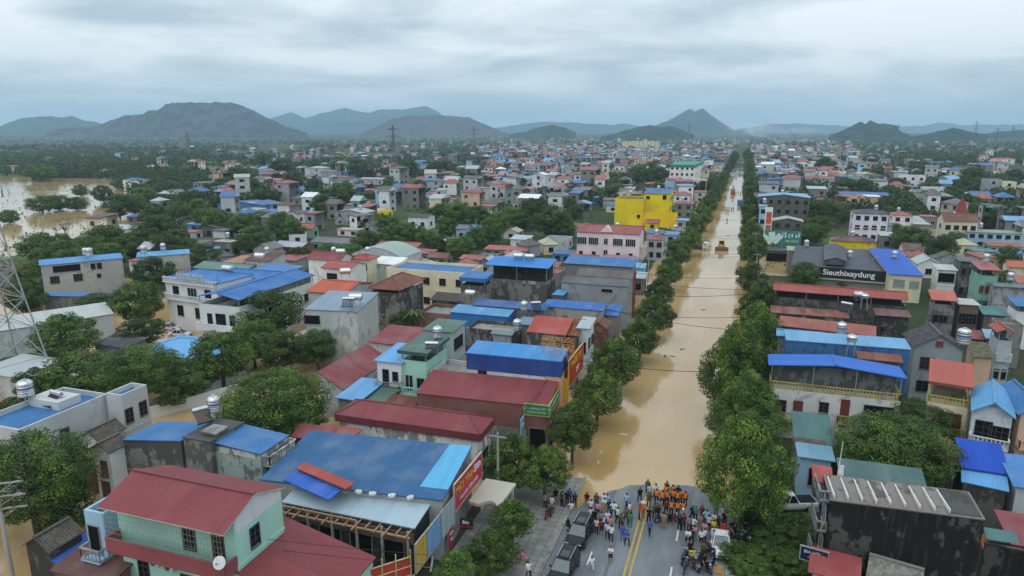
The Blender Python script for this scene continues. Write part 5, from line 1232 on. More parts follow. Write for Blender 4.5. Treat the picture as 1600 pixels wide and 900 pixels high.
pg = MB(); pw = pink['w'] * .47
pg.poly([(pw - 1.6, .235, 9.2), (pw + 1.6, .235, 9.2), (pw, .235, 10.9)]); pg.poly([(pw - 1.6, .235, 9.25), (pw, .235, 10.95), (pw, 3.0, 10.95), (pw - 1.6, 2.0, 9.25)]); pg.poly([(pw + 1.6, .235, 9.25), (pw + 1.6, 2.0, 9.25), (pw, 3.0, 10.95), (pw, .235, 10.95)]); part('front_gable', pg, plaster((.72, .60, .57), .05), pink)
hosp = mid(1047, 258, 1086, 296, 'P', 'TEAL', 'w', ('r', 1102), label='white five storey block with a green roof band beside the street', win=[('F', '5x4', 'k'), ('R', '2x4', 'k')], g=.03, mark='the green banded block', bands=False)
gbn = MB(); gbn.box(-.12, hosp['w'] + .12, -.12, hosp['d'] + .12, hosp['roof_h'] - 1.4, hosp['roof_h'] + .35); part('green_band', gbn, flat('green_band', (.02, .22, .15), .6), hosp)
school = mid(972, 221, 1027, 237, 'P', 'TAN', 'c', 22, label='large cream public building with rows of windows far behind the yellow block', win=[('F', '9x4', 'k')], g=.0, mark='the large cream building', bands=False)
rows = [
    # left of the street
    (190, 281, 216, 302, 'H', 'BLUE', 'w'), (234, 284, 258, 293, 'X', 'TAN', 'w'), (276, 285, 300, 290, 'X', 'RED', 'w'), (256, 303, 285, 319, 'Y', 'DGREY', 'w'), (237, 316, 255, 322, 'Y', 'MAROON', 'p'), (196, 338, 222, 345, 'F', 'ROYAL', 'd', 6),
    (200, 350, 256, 360, 'Y', 'RED', 's', 8), (190, 364, 215, 372, 'F', 'ORANGE', 'd', 4), (290, 350, 313, 358, 'F', 'SKYB', 'b', 5), (268, 361, 302, 375, 'S', 'RED', 'l', 5), (183, 390, 225, 396, 'S', 'GREY', 's', 6), (164, 356, 200, 364, 'H', 'ZINC', 'l', 6),
    (338, 318, 412, 331, 'Y', 'BLUE', 'b', 12), (392, 316, 428, 326, 'Y', 'BLUE', 'b', 5), (356, 330, 391, 340, 'Y', 'RED', 'g', 6), (391, 334, 412, 341, 'Y', 'RED', 's', 5), (410, 330, 470, 340, 'F', 'BLUE', 'l', 6), (455, 309, 512, 323, 'H', 'GREY', 's', 8), (420, 293, 455, 308, 'X', 'MAROON', 'c', 8), (460, 292, 520, 304, 'P', 'BLUE', 'u', 10),
    (445, 334, 464, 352, 'Y', 'BROWN', 'w', 6), (303, 356, 346, 371, 'Y', 'TILE', 'd', 8), (300, 377, 336, 385, 'F', 'TILE', 's', 6), (332, 377, 361, 405, 'S', 'TAN', 's', ('r', 376)), (370, 366, 392, 392, 'S', 'ZINC', 'd', ('r', 401)), (425, 384, 470, 396, 'X', 'ZINC', 'k', 7), (484, 378, 558, 393, 'X', 'GREY', 'n', 9), (521, 331, 569, 353, 'Y', 'ZINC', 'g', 9), (525, 358, 560, 367, 'S', 'TAN', 'p', 5),
    (589, 330, 605, 352, 'P', 'TAN', 'y', 5), (636, 339, 668, 359, 'X', 'TILE', 'w', 7), (545, 314, 612, 323, 'F', 'TILE', 's', 6), (630, 301, 650, 313, 'F', 'RED', 'l', 5), (613, 298, 630, 313, 'F', 'ZINC', 'g', 5), (649, 308, 680, 315, 'F', 'BLUE', 'd', 5), (560, 279, 600, 289, 'F', 'ZINC', 'l', 7), (601, 290, 617, 298, 'P', 'GREY', 'w', 6), (616, 273, 627, 283, 'Y', 'GREY', 'w', 6), (657, 276, 690, 282, 'H', 'DGREY', 'w', 7),
    (678, 297, 693, 316, 'Q', 'ZINC', 'l', 5), (692, 311, 711, 316, 'S', 'ORANGE', 's', 5), (719, 297, 741, 313, 'S', 'DGREY', 'u', 6), (741, 293, 765, 314, 'S', 'PINK', 'l', 6), (766, 292, 791, 312, 'F', 'RED', 'l', 6), (791, 296, 806, 313, 'Y', 'ZINC', 'g', 6), (806, 294, 833, 312, 'F', 'PINK', 'g', 7), (830, 273, 852, 310, 'Y', 'WHITE', 'w', 9), (844, 298, 862, 308, 'Y', 'MAROON', 'p', 6), (852, 277, 864, 301, 'S', 'BROWN', 'w', 7), (869, 279, 889, 307, 'X', 'RED', 'w', 8),
    (755, 265, 784, 273, 'H', 'GREY', 'w', 8), (779, 268, 799, 283, 'P', 'TEAL', 'w', 8), (782, 278, 804, 286, 'F', 'ZINC', 'u', 7), (696, 273, 716, 281, 'X', 'TAN', 'e', 6), (711, 357, 729, 377, 'X', 'GREY', 'u', 6), (727, 356, 749, 371, 'F', 'BLUE', 'u', 6), (785, 362, 810, 372, 'Y', 'TAN', 'l', 6), (755, 389, 823, 398, 'F', 'RED', 's', 5), (775, 400, 798, 410, 'Y', 'ORANGE', 'k', 4), (630, 394, 673, 407, 'F', 'MAROON', 'k', 5), (585, 384, 650, 391, 'X', 'RED', 's', 8), (666, 402, 698, 414, 'X', 'RUST', 's', 5),
    (834, 410, 860, 417, 'F', 'SKYB', 's', 4), (862, 396, 893, 408, 'F', 'BLUE', 'b', 5), (845, 415, 872, 424, 'F', 'RED', 's', 4), (716, 404, 752, 416, 'F', 'RED', 's', 4), (748, 398, 782, 410, 'S', 'DGREY', 's', 4), (905, 292, 927, 314, 'S', 'BROWN', 'e', 6), (926, 309, 944, 321, 'F', 'BLUE', 'b', 6), (941, 312, 963, 327, 'F', 'MAROON', 'g', 6), (1005, 287, 1041, 297, 'H', 'RED', 'k', 9), (886, 271, 905, 283, 'X', 'RED', 'e', 7),
    (1050, 300, 1077, 318, 'F', 'RED', 'g', 6), (1054, 318, 1084, 342, 'F', 'MAROON', 's', 6), (1009, 364, 1036, 396, 'F', 'BLUE', 'u', 5), (1010, 374, 1038, 408, 'F', 'MAROON', 'l', 6), (1008, 348, 1030, 360, 'X', 'MAROON', 'y', 4), (1036, 366, 1060, 396, 'S', 'SKYB', 'u', 7), (985, 418, 1008, 447, 'F', 'SKYB', 'u', 4), (985, 434, 1008, 462, 'F', 'ZINC', 's', 5), (940, 404, 990, 412, 'F', 'PINK', 's', 4), (893, 398, 935, 408, 'F', 'RED', 's', 4),
    (1056, 344, 1082, 372, 'S', 'SKYB', 'l', 6), (1084, 300, 1104, 316, 'F', 'RED', 'l', 6), (1100, 268, 1128, 280, 'F', 'RED', 's', 9), (1104, 255, 1132, 266, 'F', 'BLUE', 'l', 9), (1090, 241, 1116, 251, 'F', 'BLUE', 'b', 14), (1117, 243, 1139, 254, 'F', 'RED', 's', 12), (815, 239, 862, 246, 'F', 'WHITE', 'l', 14), (712, 261, 728, 267, 'Q', 'TAN', 'e', 6), (656, 258, 676, 266, 'X', 'BLUE', 'u', 7), (594, 259, 612, 268, 'F', 'SKYB', 'c', 7), (588, 263, 604, 270, 'H', 'RED', 'c', 6),
    (527, 279, 552, 290, 'X', 'BROWN', 'l', 7), (482, 262, 506, 277, 'H', 'ZINC', 'l', 9), (500, 268, 522, 286, 'X', 'GREY', 'g', 10), (535, 268, 556, 277, 'F', 'SKYB', 'b', 6), (512, 251, 535, 258, 'F', 'TEAL', 'l', 8), (420, 266, 444, 272, 'F', 'SKYB', 'b', 9), (410, 281, 436, 289, 'X', 'ORANGE', 'e', 8), (345, 252, 364, 258, 'F', 'MAROON', 'p', 8), (335, 275, 360, 284, 'S', 'TAN', 'l', 7), (480, 300, 500, 310, 'F', 'PINK', 'l', 6), (566, 297, 584, 307, 'F', 'RED', 'k', 6), (578, 300, 606, 309, 'F', 'ZINC', 'l', 6), (536, 298, 566, 309, 'S', 'BROWN', 's', 6),
    # right of the street
    (1184, 307, 1268, 352, 'Y', 'SKYB', 'd', 11), (1206, 345, 1257, 374, 'Y', 'TAN', 'd', 8), (1186, 322, 1200, 372, 'S', 'SKYB', 'u', 6), (1299, 376, 1372, 404, 'H', 'BROWN', 'y', 8), (1334, 333, 1391, 379, 'H', 'DGREY', 'w', 9), (1312, 304, 1391, 322, 'X', 'BLUE', 'd', 14), (1275, 299, 1312, 309, 'F', 'RED', 'k', 7), (1269, 314, 1300, 327, 'Y', 'RED', 's', 6), (1300, 320, 1332, 332, 'Y', 'TAN', 's', 7), (1260, 279, 1342, 296, 'X', 'MAROON', 'l', 14), (1190, 281, 1249, 290, 'Y', 'BLUE', 'b', 12), (1303, 271, 1405, 280, 'F', 'TAN', 'w', 26), (1352, 275, 1387, 287, 'H', 'DGREY', 'w', 9), (1196, 288, 1257, 300, 'S', 'LIME', 'l', 8),
    (1408, 274, 1447, 304, 'P', 'GREY', 'w', 9), (1444, 293, 1481, 318, 'P', 'GREY', 'w', 8), (1464, 288, 1497, 299, 'H', 'RED', 'l', 9), (1395, 336, 1428, 364, 'H', 'RED', 'w', 8), (1512, 362, 1600, 388, 'S', 'LIME', 'u', 8), (1545, 326, 1612, 343, 'F', 'TEAL', 's', 8), (1541, 280, 1566, 312, 'P', 'GREY', 'g', 8), (1567, 284, 1589, 313, 'P', 'TAN', 'c', 8), (1509, 304, 1548, 314, 'X', 'ZINC', 'y', 8), (1491, 264, 1530, 272, 'F', 'RED', 'l', 8), (1530, 266, 1574, 274, 'F', 'RED', 'w', 8), (1551, 248, 1587, 259, 'H', 'RED', 'w', 10), (1452, 254, 1487, 263, 'X', 'BLUE', 'g', 9), (1404, 252, 1424, 258, 'F', 'RED', 'w', 9),
    (1440, 338, 1466, 357, 'S', 'ORANGE', 's', 6), (1428, 350, 1456, 372, 'S', 'TAN', 'g', 6), (1392, 316, 1430, 326, 'F', 'RUST', 'k', 7), (1520, 392, 1560, 412, 'S', 'TEAL', 'n', 6), (1545, 384, 1600, 396, 'F', 'RED', 'n', 6), (1560, 398, 1606, 410, 'F', 'BLUE', 's', 6), (1195, 262, 1222, 272, 'F', 'RED', 'p', 8), (1222, 261, 1252, 271, 'F', 'RED', 's', 8), (1252, 262, 1275, 273, 'X', 'ZINC', 'e', 8), (1200, 250, 1214, 258, 'F', 'MAROON', 'p', 8), (1216, 248, 1232, 257, 'F', 'RED', 'k', 8), (1234, 249, 1254, 256, 'F', 'BLUE', 'l', 8), (1190, 271, 1232, 281, 'F', 'ZINC', 'b', 9), (1588, 300, 1612, 316, 'X', 'ZINC', 'w', 8), (1375, 368, 1400, 392, 'F', 'ZINC', 's', 6), (1386, 300, 1408, 310, 'F', 'BROWN', 's', 7), (1270, 330, 1300, 340, 'S', 'TAN', 's', 6), (1376, 352, 1396, 376, 'F', 'GREY', 'l', 5), (1382, 398, 1425, 412, 'H', 'ORANGE', 's', 5),
]
for r_ in rows: mid(*r_)
spire = mid(1475, 345, 1531, 385, 'X', 'RUST', 'c', 9, label='cream hall with rusty maroon roof and a red cone spire', g=.1, rise=2.2, mark='the red cone spire', bands=False)
sp_ = MB(); sp_.lathe([(2.6, 9.6), (2.4, 9.8), (1.2, 12.6), (.05, 15.2)], spire['w'] * .62, 6.5, 14); part('cone_spire', sp_, metal_roof((.20, .04, .035), 'X', .1, ribs=False), spire)
sd_ = MB(); sd_.lathe([(2.5, 8.2), (2.5, 9.55)], spire['w'] * .62, 6.5, 14); part('spire_drum', sd_, plaster(wCREAM, .1), spire)
ob_ = B('slim house with an orange lattice front and white frames by the street trees', 1197, 326, 1208, 11.0, 5, 'flat', None, wWHITE, win=[], oh=0, g=.05)
of_ = MB()
for z in (2.2, 4.6, 7.0, 9.0): of_.box(.3, ob_['w'] - .3, -.12, -.01, z - .95, z + .95)
part('orange_lattice', of_, flat('orange_lattice', (.45, .10, .04), .6), ob_)

# ------------------------------------------------------------------ trees
def leaf_mat(name, c, c2, young=0.3):
    m, nt, p, o = _mat(name); L = nt.links.new
    oi = node(nt, 'ShaderNodeObjectInfo')
    geo = node(nt, 'ShaderNodeNewGeometry'); rl = geo.outputs['Random Per Island']
    col = _mix(nt, rl, sc(c, .62), sc(c, 1.35))
    clump = _noise(nt, _coords(nt), 2.6, 3, .5)
    # flushes of new, yellower leaf in some branch ends
    col = _mix(nt, _math(nt, 'MULTIPLY', _ramp(nt, clump, .44, .64), young), col, c2)
    col = _mix(nt, 1.0, col, _cmb(nt, _math(nt, 'MULTIPLY_ADD', oi.outputs['Random'], .65, .72)), 'MULTIPLY')
    L(col, p.inputs['Base Color']); p.inputs['Roughness'].default_value = .55; p.inputs['Specular IOR Level'].default_value = .25
    tr = node(nt, 'ShaderNodeBsdfTranslucent'); L(col, tr.inputs[0]); ms = node(nt, 'ShaderNodeMixShader'); ms.inputs[0].default_value = .22
    L(p.outputs[0], ms.inputs[1]); L(tr.outputs[0], ms.inputs[2]); L(ms.outputs[0], o.inputs[0])
    return m


LEAF = {'street': leaf_mat('street_foliage', (.050, .094, .019), (.175, .250, .041), .75), 'dark': leaf_mat('dark_foliage', (.044, .078, .019), (.110, .165, .032), .6),
        'bright': leaf_mat('bright_foliage', (.052, .105, .020), (.165, .25, .038), .75), 'mango': leaf_mat('mango_foliage', (.052, .098, .020), (.158, .230, .040), .65),
        'banana': leaf_mat('banana_foliage', (.065, .125, .030), (.13, .20, .05), .5), 'far': leaf_mat('far_foliage', (.030, .060, .020), (.060, .105, .028), .5), 'dry': leaf_mat('sparse_foliage', (.16, .17, .09), (.22, .21, .12), .5)}
BARK = flat('bark', (.085, .066, .05), .9, 0, .1)


def leaves(centers, normals, size, rs, up=.3, aspect=.55, droop=0.0):
    """pointed leaf cards: arrays of centres and the outward directions they favour"""
    n = len(centers)
    d = normals + rs.normal(0, .55, (n, 3)); d[:, 2] += up; d /= np.linalg.norm(d, axis=1)[:, None] + 1e-9
    t = np.cross(d, rs.normal(0, 1, (n, 3))); t /= np.linalg.norm(t, axis=1)[:, None] + 1e-9
    b = np.cross(d, t); s = (size * rs.uniform(.6, 1.35, n))[:, None]
    t[:, 2] -= droop; a = t * s; c = b * s * aspect
    v = np.empty((n, 4, 3)); v[:, 0] = centers - a; v[:, 1] = centers + c - a * .1; v[:, 2] = centers + a; v[:, 3] = centers - c - a * .1
    return v.reshape(-1, 3)


def quads_mesh(name, V, mat):
    me = bpy.data.meshes.new(name); n = len(V); f = n // 4
    me.vertices.add(n); me.vertices.foreach_set('co', V.astype(np.float32).ravel())
    me.loops.add(n); me.loops.foreach_set('vertex_index', np.arange(n, dtype=np.int32))
    me.polygons.add(f); me.polygons.foreach_set('loop_start', np.arange(0, n, 4, dtype=np.int32)); me.polygons.foreach_set('loop_total', np.full(f, 4, np.int32))
    me.materials.append(mat); me.update(calc_edges=True); return me


def crown_points(seed, n, shape, lobes=26):
    """points in branch-end clumps through a crown of unit half-width and half-height"""
    rs = np.random.RandomState(seed); C = []; Rr = []
    for i in range(lobes):
        z = -.93 + 1.9 * (i + rs.uniform(.2, .8)) / lobes; a = i * 2.39996 + rs.uniform(-.35, .35)
        if shape == 'cone': w = max(.10, 1 - ((z + .35) / 1.36) ** 2 if z > -.35 else 1 - .55 * ((-.35 - z) / .6) ** 2)
        elif shape == 'umbrella': w = math.sqrt(max(.05, 1 - (max(0, z)) ** 2)) * (1 if z > -.2 else max(.3, 1 + (z + .2) * .8))
        else: w = math.sqrt(max(.03, 1 - z * z))
        r = w * (rs.uniform(.74, .96) if i % 3 else math.sqrt(rs.uniform(.02, .5)))
        C.append((r * math.cos(a), r * math.sin(a), z * .86)); Rr.append(rs.uniform(.20, .40) * (.75 + .4 * w) * (26 / lobes) ** .28)
    C = np.array(C); Rr = np.array(Rr)
    k = rs.choice(lobes, n, p=Rr ** 2 / (Rr ** 2).sum())
    u = rs.normal(0, 1, (n, 3)); u /= np.linalg.norm(u, axis=1)[:, None]
    rad = Rr[k] * rs.uniform(.25, 1, n) ** .38
    P_ = C[k] + u * rad[:, None] * np.array([1, 1, .75])
    return P_, u * .7 + C[k] * .35, rs, C


TREE_PROTO = {}


def tree_proto(kind, seed, n, leaf, shape, mat, trunk=.20, lobes=26):
    """crown of unit half-width/half-height centred at the origin, trunk from -1 - trunk down"""
    P_, N_, rs, C = crown_points(seed, n, shape, lobes)
    crown = quads_mesh('crown', leaves(P_, N_, leaf, rs), LEAF[mat])
    t = MB(); t.tube((0, 0, -2.2), (rs.normal(0, .03), 0, -.75), .075, 7, 0, .055, cap=False)
    for c in C[rs.choice(len(C), min(9, len(C)), replace=False)]:
        m_ = Vector(c) * .45 + Vector((0, 0, -.35)); t.tube((0, 0, -.8), m_, .05, 5, 0, .032, cap=False); t.tube(m_, c, .032, 4, 0, .012, cap=False)
    return crown, t.mesh('trunk', BARK)


for i in range(6): TREE_PROTO['street', i] = tree_proto('street', 10 + i, 18000, .034, 'cone', 'street', lobes=80)
for i in range(4): TREE_PROTO['dark', i] = tree_proto('dark', 30 + i, 10000, .043, 'ball', 'dark', lobes=50)
for i in range(4): TREE_PROTO['bright', i] = tree_proto('bright', 50 + i, 14000, .037, 'umbrella', 'bright', lobes=64)
for i in range(4): TREE_PROTO['mango', i] = tree_proto('mango', 70 + i, 14000, .037, 'ball', 'mango', lobes=64)
for i in range(3): TREE_PROTO['sparse', i] = tree_proto('sparse', 80 + i, 900, .045, 'ball', 'dry', lobes=22)
for i in range(5): TREE_PROTO['far', i] = tree_proto('far', 90 + i, 620, .13, 'ball', 'far', lobes=15)
for i in range(3): TREE_PROTO['great', i] = tree_proto('great', 120 + i, 30000, .023, 'ball', ('mango', 'bright', 'mango')[i], lobes=120)
for i in range(2): TREE_PROTO['greatcone', i] = tree_proto('great', 130 + i, 30000, .025, 'cone', 'street', lobes=120)
NV = {'great': 3, 'greatcone': 2, 'street': 6, 'dark': 4, 'bright': 4, 'mango': 4, 'sparse': 3, 'far': 5}
tcount = 0


def put_tree(kind, p, w, hc, zc, label, name, cat='tree', group=None, auto=True):
    """crown w wide and hc high centred zc above p"""
    global tcount; tcount += 1
    cm, tm = TREE_PROTO[kind, tcount % NV[kind]]
    root = empty(name, (p[0], p[1], 0), rnd.uniform(0, 6.28))
    c = link('crown', cm, root, (0, 0, zc)); c.scale = (w / 2, w / 2, hc / 2)
    t = link('trunk', tm, root, (0, 0, zc)); t.scale = (w / 2, w / 2, max(hc / 2, (zc + .6) / 2.2))
    if auto: AUTO.append((root, label, cat)); root['category'] = cat
    else: tag(root, label, cat)
    if group: root['group'] = group
    return root


def T(px, py, wpx, kind='dark', asp=1.0, clear=.18, label=None, name='garden_tree', group=None, auto=True, zc=None):
    """a tree whose crown centre is sighted at (px, py), wpx wide in the photograph"""
    z = zc or 4.0
    for _ in range(6):
        p = at(px, py, z); w = wpx / FPX * proj(p)[2]; hc = w * asp; z = zc or (hc * .5 + clear * w)
    return put_tree(kind, p, w, hc, z, label or {'dark': 'dark green bushy tree', 'bright': 'bright green spreading tree', 'mango': 'dense round green tree', 'street': 'leafy street tree', 'sparse': 'thin pale tree', 'far': 'small green tree'}[kind], name, 'tree', group, auto)


def street(px, py, wpx, asp, label, kind='street', clear=.30): return T(px, py, wpx * (1.05 if px > 1140 else .97), kind, asp, clear * .85, label, 'street_tree', 'trees lining the flooded street', False)


# left row, from the crowd outwards
for a in ((714, 892, 70, .9, 'nearest small bushy tree on the pavement at the bottom of the frame', 'bright', .15), (768, 858, 86, .8, 'low wide tree on the tiled pavement beside the parked cars', 'street', .2), (800, 806, 74, .85, 'slender open tree on the tiled pavement nearest the canopy', 'street', .5),
          (800, 716, 92, 1.0, 'broad dark tree between the maroon house and the pavement crowd', 'street', .25), (852, 728, 84, .9, 'leafy tree over the standing crowd on the flooded pavement', 'street', .3), (895, 662, 82, 1.02, 'lone tree with a bare trunk standing in the flood below the blue topped house', 'street', .42),
          (934, 612, 82, .95, 'second flooded tree up the left side from the bare trunk tree', 'street', .3), (962, 562, 84, .95, 'third flooded tree up the left side from the bare trunk tree', 'street', .3), (1000, 524, 62, 1.0, 'fourth flooded tree up the left side from the bare trunk tree', 'street', .3), (1022, 488, 64, 1.0, 'fifth flooded tree up the left side from the bare trunk tree', 'street', .3),
          (1030, 455, 48, 1.0, 'sixth flooded tree up the left side from the bare trunk tree', 'street', .3), (1046, 422, 46, 1.0, 'seventh flooded tree up the left side, opposite the yellow bulldozer', 'street', .3), (1058, 393, 44, 1.0, 'dark round flooded tree beside the white parked truck', 'dark', .3),
          (1078, 372, 38, 1.05, 'left row tree next beyond the white parked truck', 'street', .3), (1086, 352, 34, 1.05, 'left row tree second beyond the white parked truck', 'street', .3), (1097, 335, 36, 1.05, 'left row tree in front of the yellow block corner', 'street', .3), (1106, 318, 30, 1.1, 'left row tree just past the yellow block corner', 'street', .3), (1116, 303, 26, 1.1, 'left row tree below the white block with the green band', 'street', .3),
          (1110, 290, 30, .9, 'wide dark tree at the foot of the white block with the green band', 'dark', .2), (1124, 292, 22, 1.1, 'left row tree beside the red truck in the flood', 'street', .3), (1128, 281, 20, 1.1, 'left row tree just past the red truck in the flood', 'street', .3), (1133, 272, 17, 1.1, 'left row tree before the dry end of the street', 'street', .3), (1137, 264, 15, 1.1, 'left row tree at the dry end of the street', 'street', .3), (1142, 257, 13, 1.1, 'left row tree second past the dry end of the street', 'street', .3), (1144, 250, 13, 1.1, 'left row tree third past the dry end of the street', 'street', .3), (1148, 243, 14, 1.1, 'last distinct tree of the left row where the street vanishes', 'street', .3)):
    street(*a[:5], *a[5:])
# right row
for a in ((1166, 722, 134, 1.32, 'largest street tree, over the right half of the crowd', 'greatcone', .2), (1168, 640, 108, 1.25, 'second tall tree of the right row behind the largest one', 'greatcone', .2), (1152, 575, 110, 1.25, 'third tall tree of the right row, leaning out over the flood', 'greatcone', .2), (1184, 590, 80, 1.3, 'dark tall tree against the white house with the bright blue canopy', 'dark', .2),
          (1180, 522, 82, 1.35, 'fourth tall tree of the right row beside the sky blue roofs', 'street', .2), (1162, 545, 70, 1.3, 'pointed tree at the water side of the fourth right row tree', 'street', .2), (1186, 475, 62, 1.3, 'fifth tall tree of the right row beside the rusty roofs', 'street', .2), (1212, 458, 42, 1.0, 'low dense tree at the end of the long red roof', 'mango', .2), (1173, 433, 44, 1.0, 'dark low tree under the sparse pair of the right row', 'dark', .15),
          (1172, 388, 34, 1.3, 'slim street tree with a bare trunk beside the flooded side yard', 'street', .5), (1187, 385, 26, 1.4, 'slim twin street tree nearer the flooded side yard', 'street', .5), (1174, 362, 34, 1.3, 'right row tree beside the teal billboard', 'street', .2), (1176, 340, 32, 1.3, 'right row tree just past the teal billboard', 'street', .2), (1173, 322, 30, 1.3, 'right row tree level with the orange lattice house', 'street', .2), (1176, 306, 28, 1.3, 'right row tree level with the dark wall under the pale blue gable', 'street', .2),
          (1173, 293, 26, 1.3, 'right row tree opposite the red truck', 'street', .2), (1175, 281, 22, 1.3, 'right row tree just past the red truck', 'street', .2), (1173, 271, 20, 1.3, 'right row tree beside the blue industrial gable', 'street', .2), (1172, 262, 18, 1.3, 'right row tree before the dry end of the street', 'street', .2), (1172, 254, 16, 1.3, 'right row tree at the dry end of the street', 'street', .2), (1171, 247, 15, 1.3, 'right row tree past the dry end of the street', 'street', .2), (1168, 240, 15, 1.2, 'last distinct tree of the right row where the street vanishes', 'street', .2)):
    street(*a[:5], *a[5:])
# garden trees, near
for a in ((46, 742, 190, 'great', .75, 'big dark tree mass at the left edge below the grey flat house'), (100, 790, 90, 'dark', .9, 'dark tree beside the flooded garden lane'), (10, 700, 110, 'dark', .8, 'dark tree in front of the white porch'),
          (428, 628, 168, 'great', .62, 'wide dense tree in the yard behind the stained row'), (392, 650, 80, 'bright', .8, 'lighter round tree at the front of the dense yard tree'), (470, 655, 84, 'mango', .7, 'right side tree of the dense yard group'), (345, 555, 96, 'bright', .8, 'bright tree below the light blue hipped roof'), (300, 590, 70, 'bright', .8, 'bright low tree by the flooded lane wall'), (395, 530, 80, 'bright', .85, 'bright tree in front of the white villa'), (440, 545, 70, 'dark', .9, 'dark tree between villa and the plain grey house'), (422, 487, 100, 'dark', .7, 'dark spreading tree right of the white villa'), (372, 490, 50, 'dark', .8, 'dark tree against the villa side wall'), (495, 541, 60, 'mango', .95, 'round tree at the foot of the plain grey house'),
          (216, 470, 78, 'bright', .85, 'bright tree between grey house and guest house'), (220, 518, 66, 'dark', .7, 'dark low tree beside the flooded lane and white cars'), (100, 525, 96, 'mango', .75, 'broad dark tree in front of the pale warehouse'), (60, 600, 70, 'dark', .8, 'dark tree at the pylon foot'), (120, 582, 110, 'mango', .6, 'long low tree beside the dark grey sheet roofs'), (215, 578, 130, 'great', .62, 'dark feathery tree left of the light blue hipped roof'), (270, 610, 56, 'dark', .9, 'dark tree behind the grey flat house'), (175, 588, 80, 'dark', .7, 'dark tree above the grey flat house roof'), (30, 640, 60, 'dark', .8, 'dark tree behind the steel tank of the grey flat house'), (240, 425, 62, 'dark', .8, 'dark tree behind the white guest house'), (275, 398, 40, 'dark', .8, 'dark tree beside the beige house'), (150, 470, 60, 'dark', .4, 'dark hedge tree in front of the blue awning'),
          (1395, 700, 176, 'great', .62, 'great leafy tree right of the faded teal roofs'), (1430, 660, 110, 'great', .7, 'upper part tree of the great leafy group by the salmon house'), (1340, 720, 90, 'mango', .7, 'left low tree of the great leafy group'), (1258, 428, 50, 'mango', .8, 'round tree at the end of the black fascia sign'), (1318, 440, 40, 'bright', .5, 'low bushes in front of the black fascia sign'), (1335, 880, 42, 'bright', .9, 'small bright tree against the black wall'), (1575, 400, 34, 'mango', 1.0, 'leafy tree right of the mint balcony house'), (1574, 435, 28, 'mango', 1.0, 'second leafy tree right of the mint balcony house'), (1474, 388, 46, 'dark', .9, 'dark round tree behind the steep royal blue roof'), (1425, 372, 50, 'dark', .8, 'dark tree in front of the cream spire hall'),
          (628, 500, 40, 'mango', .9, 'small round tree at the foot of the old stone house'), (690, 487, 44, 'mango', .7, 'dark bush in the brick shell yard'), (590, 420, 24, 'bright', .9, 'bright small tree by the white sheet shed'), (664, 628, 20, 'bright', 1.0, 'tiny bright tree between the two maroon roofs')):
    T(a[0], a[1], a[2], a[3], a[4], label=a[5], auto=False)
for i, (px, py, w) in enumerate(((1152, 866, 56), (1200, 866, 64), (1175, 885, 60), (1235, 880, 56), (1215, 835, 70), (1190, 805, 60), (1245, 835, 46))):
    T(px, py, w, 'dark' if i % 2 else 'mango', .55, .0, ['low bush beside the white car', 'bush behind the white car', 'low shrub at the bottom edge beside the motorbikes', 'shrub at the foot of the blue sign', 'dark shrub under the largest street tree', 'shrub below the trunk of the largest street tree', 'shrub by the white pickup'][i], 'roadside_shrub', 'shrubs on the right verge', False)
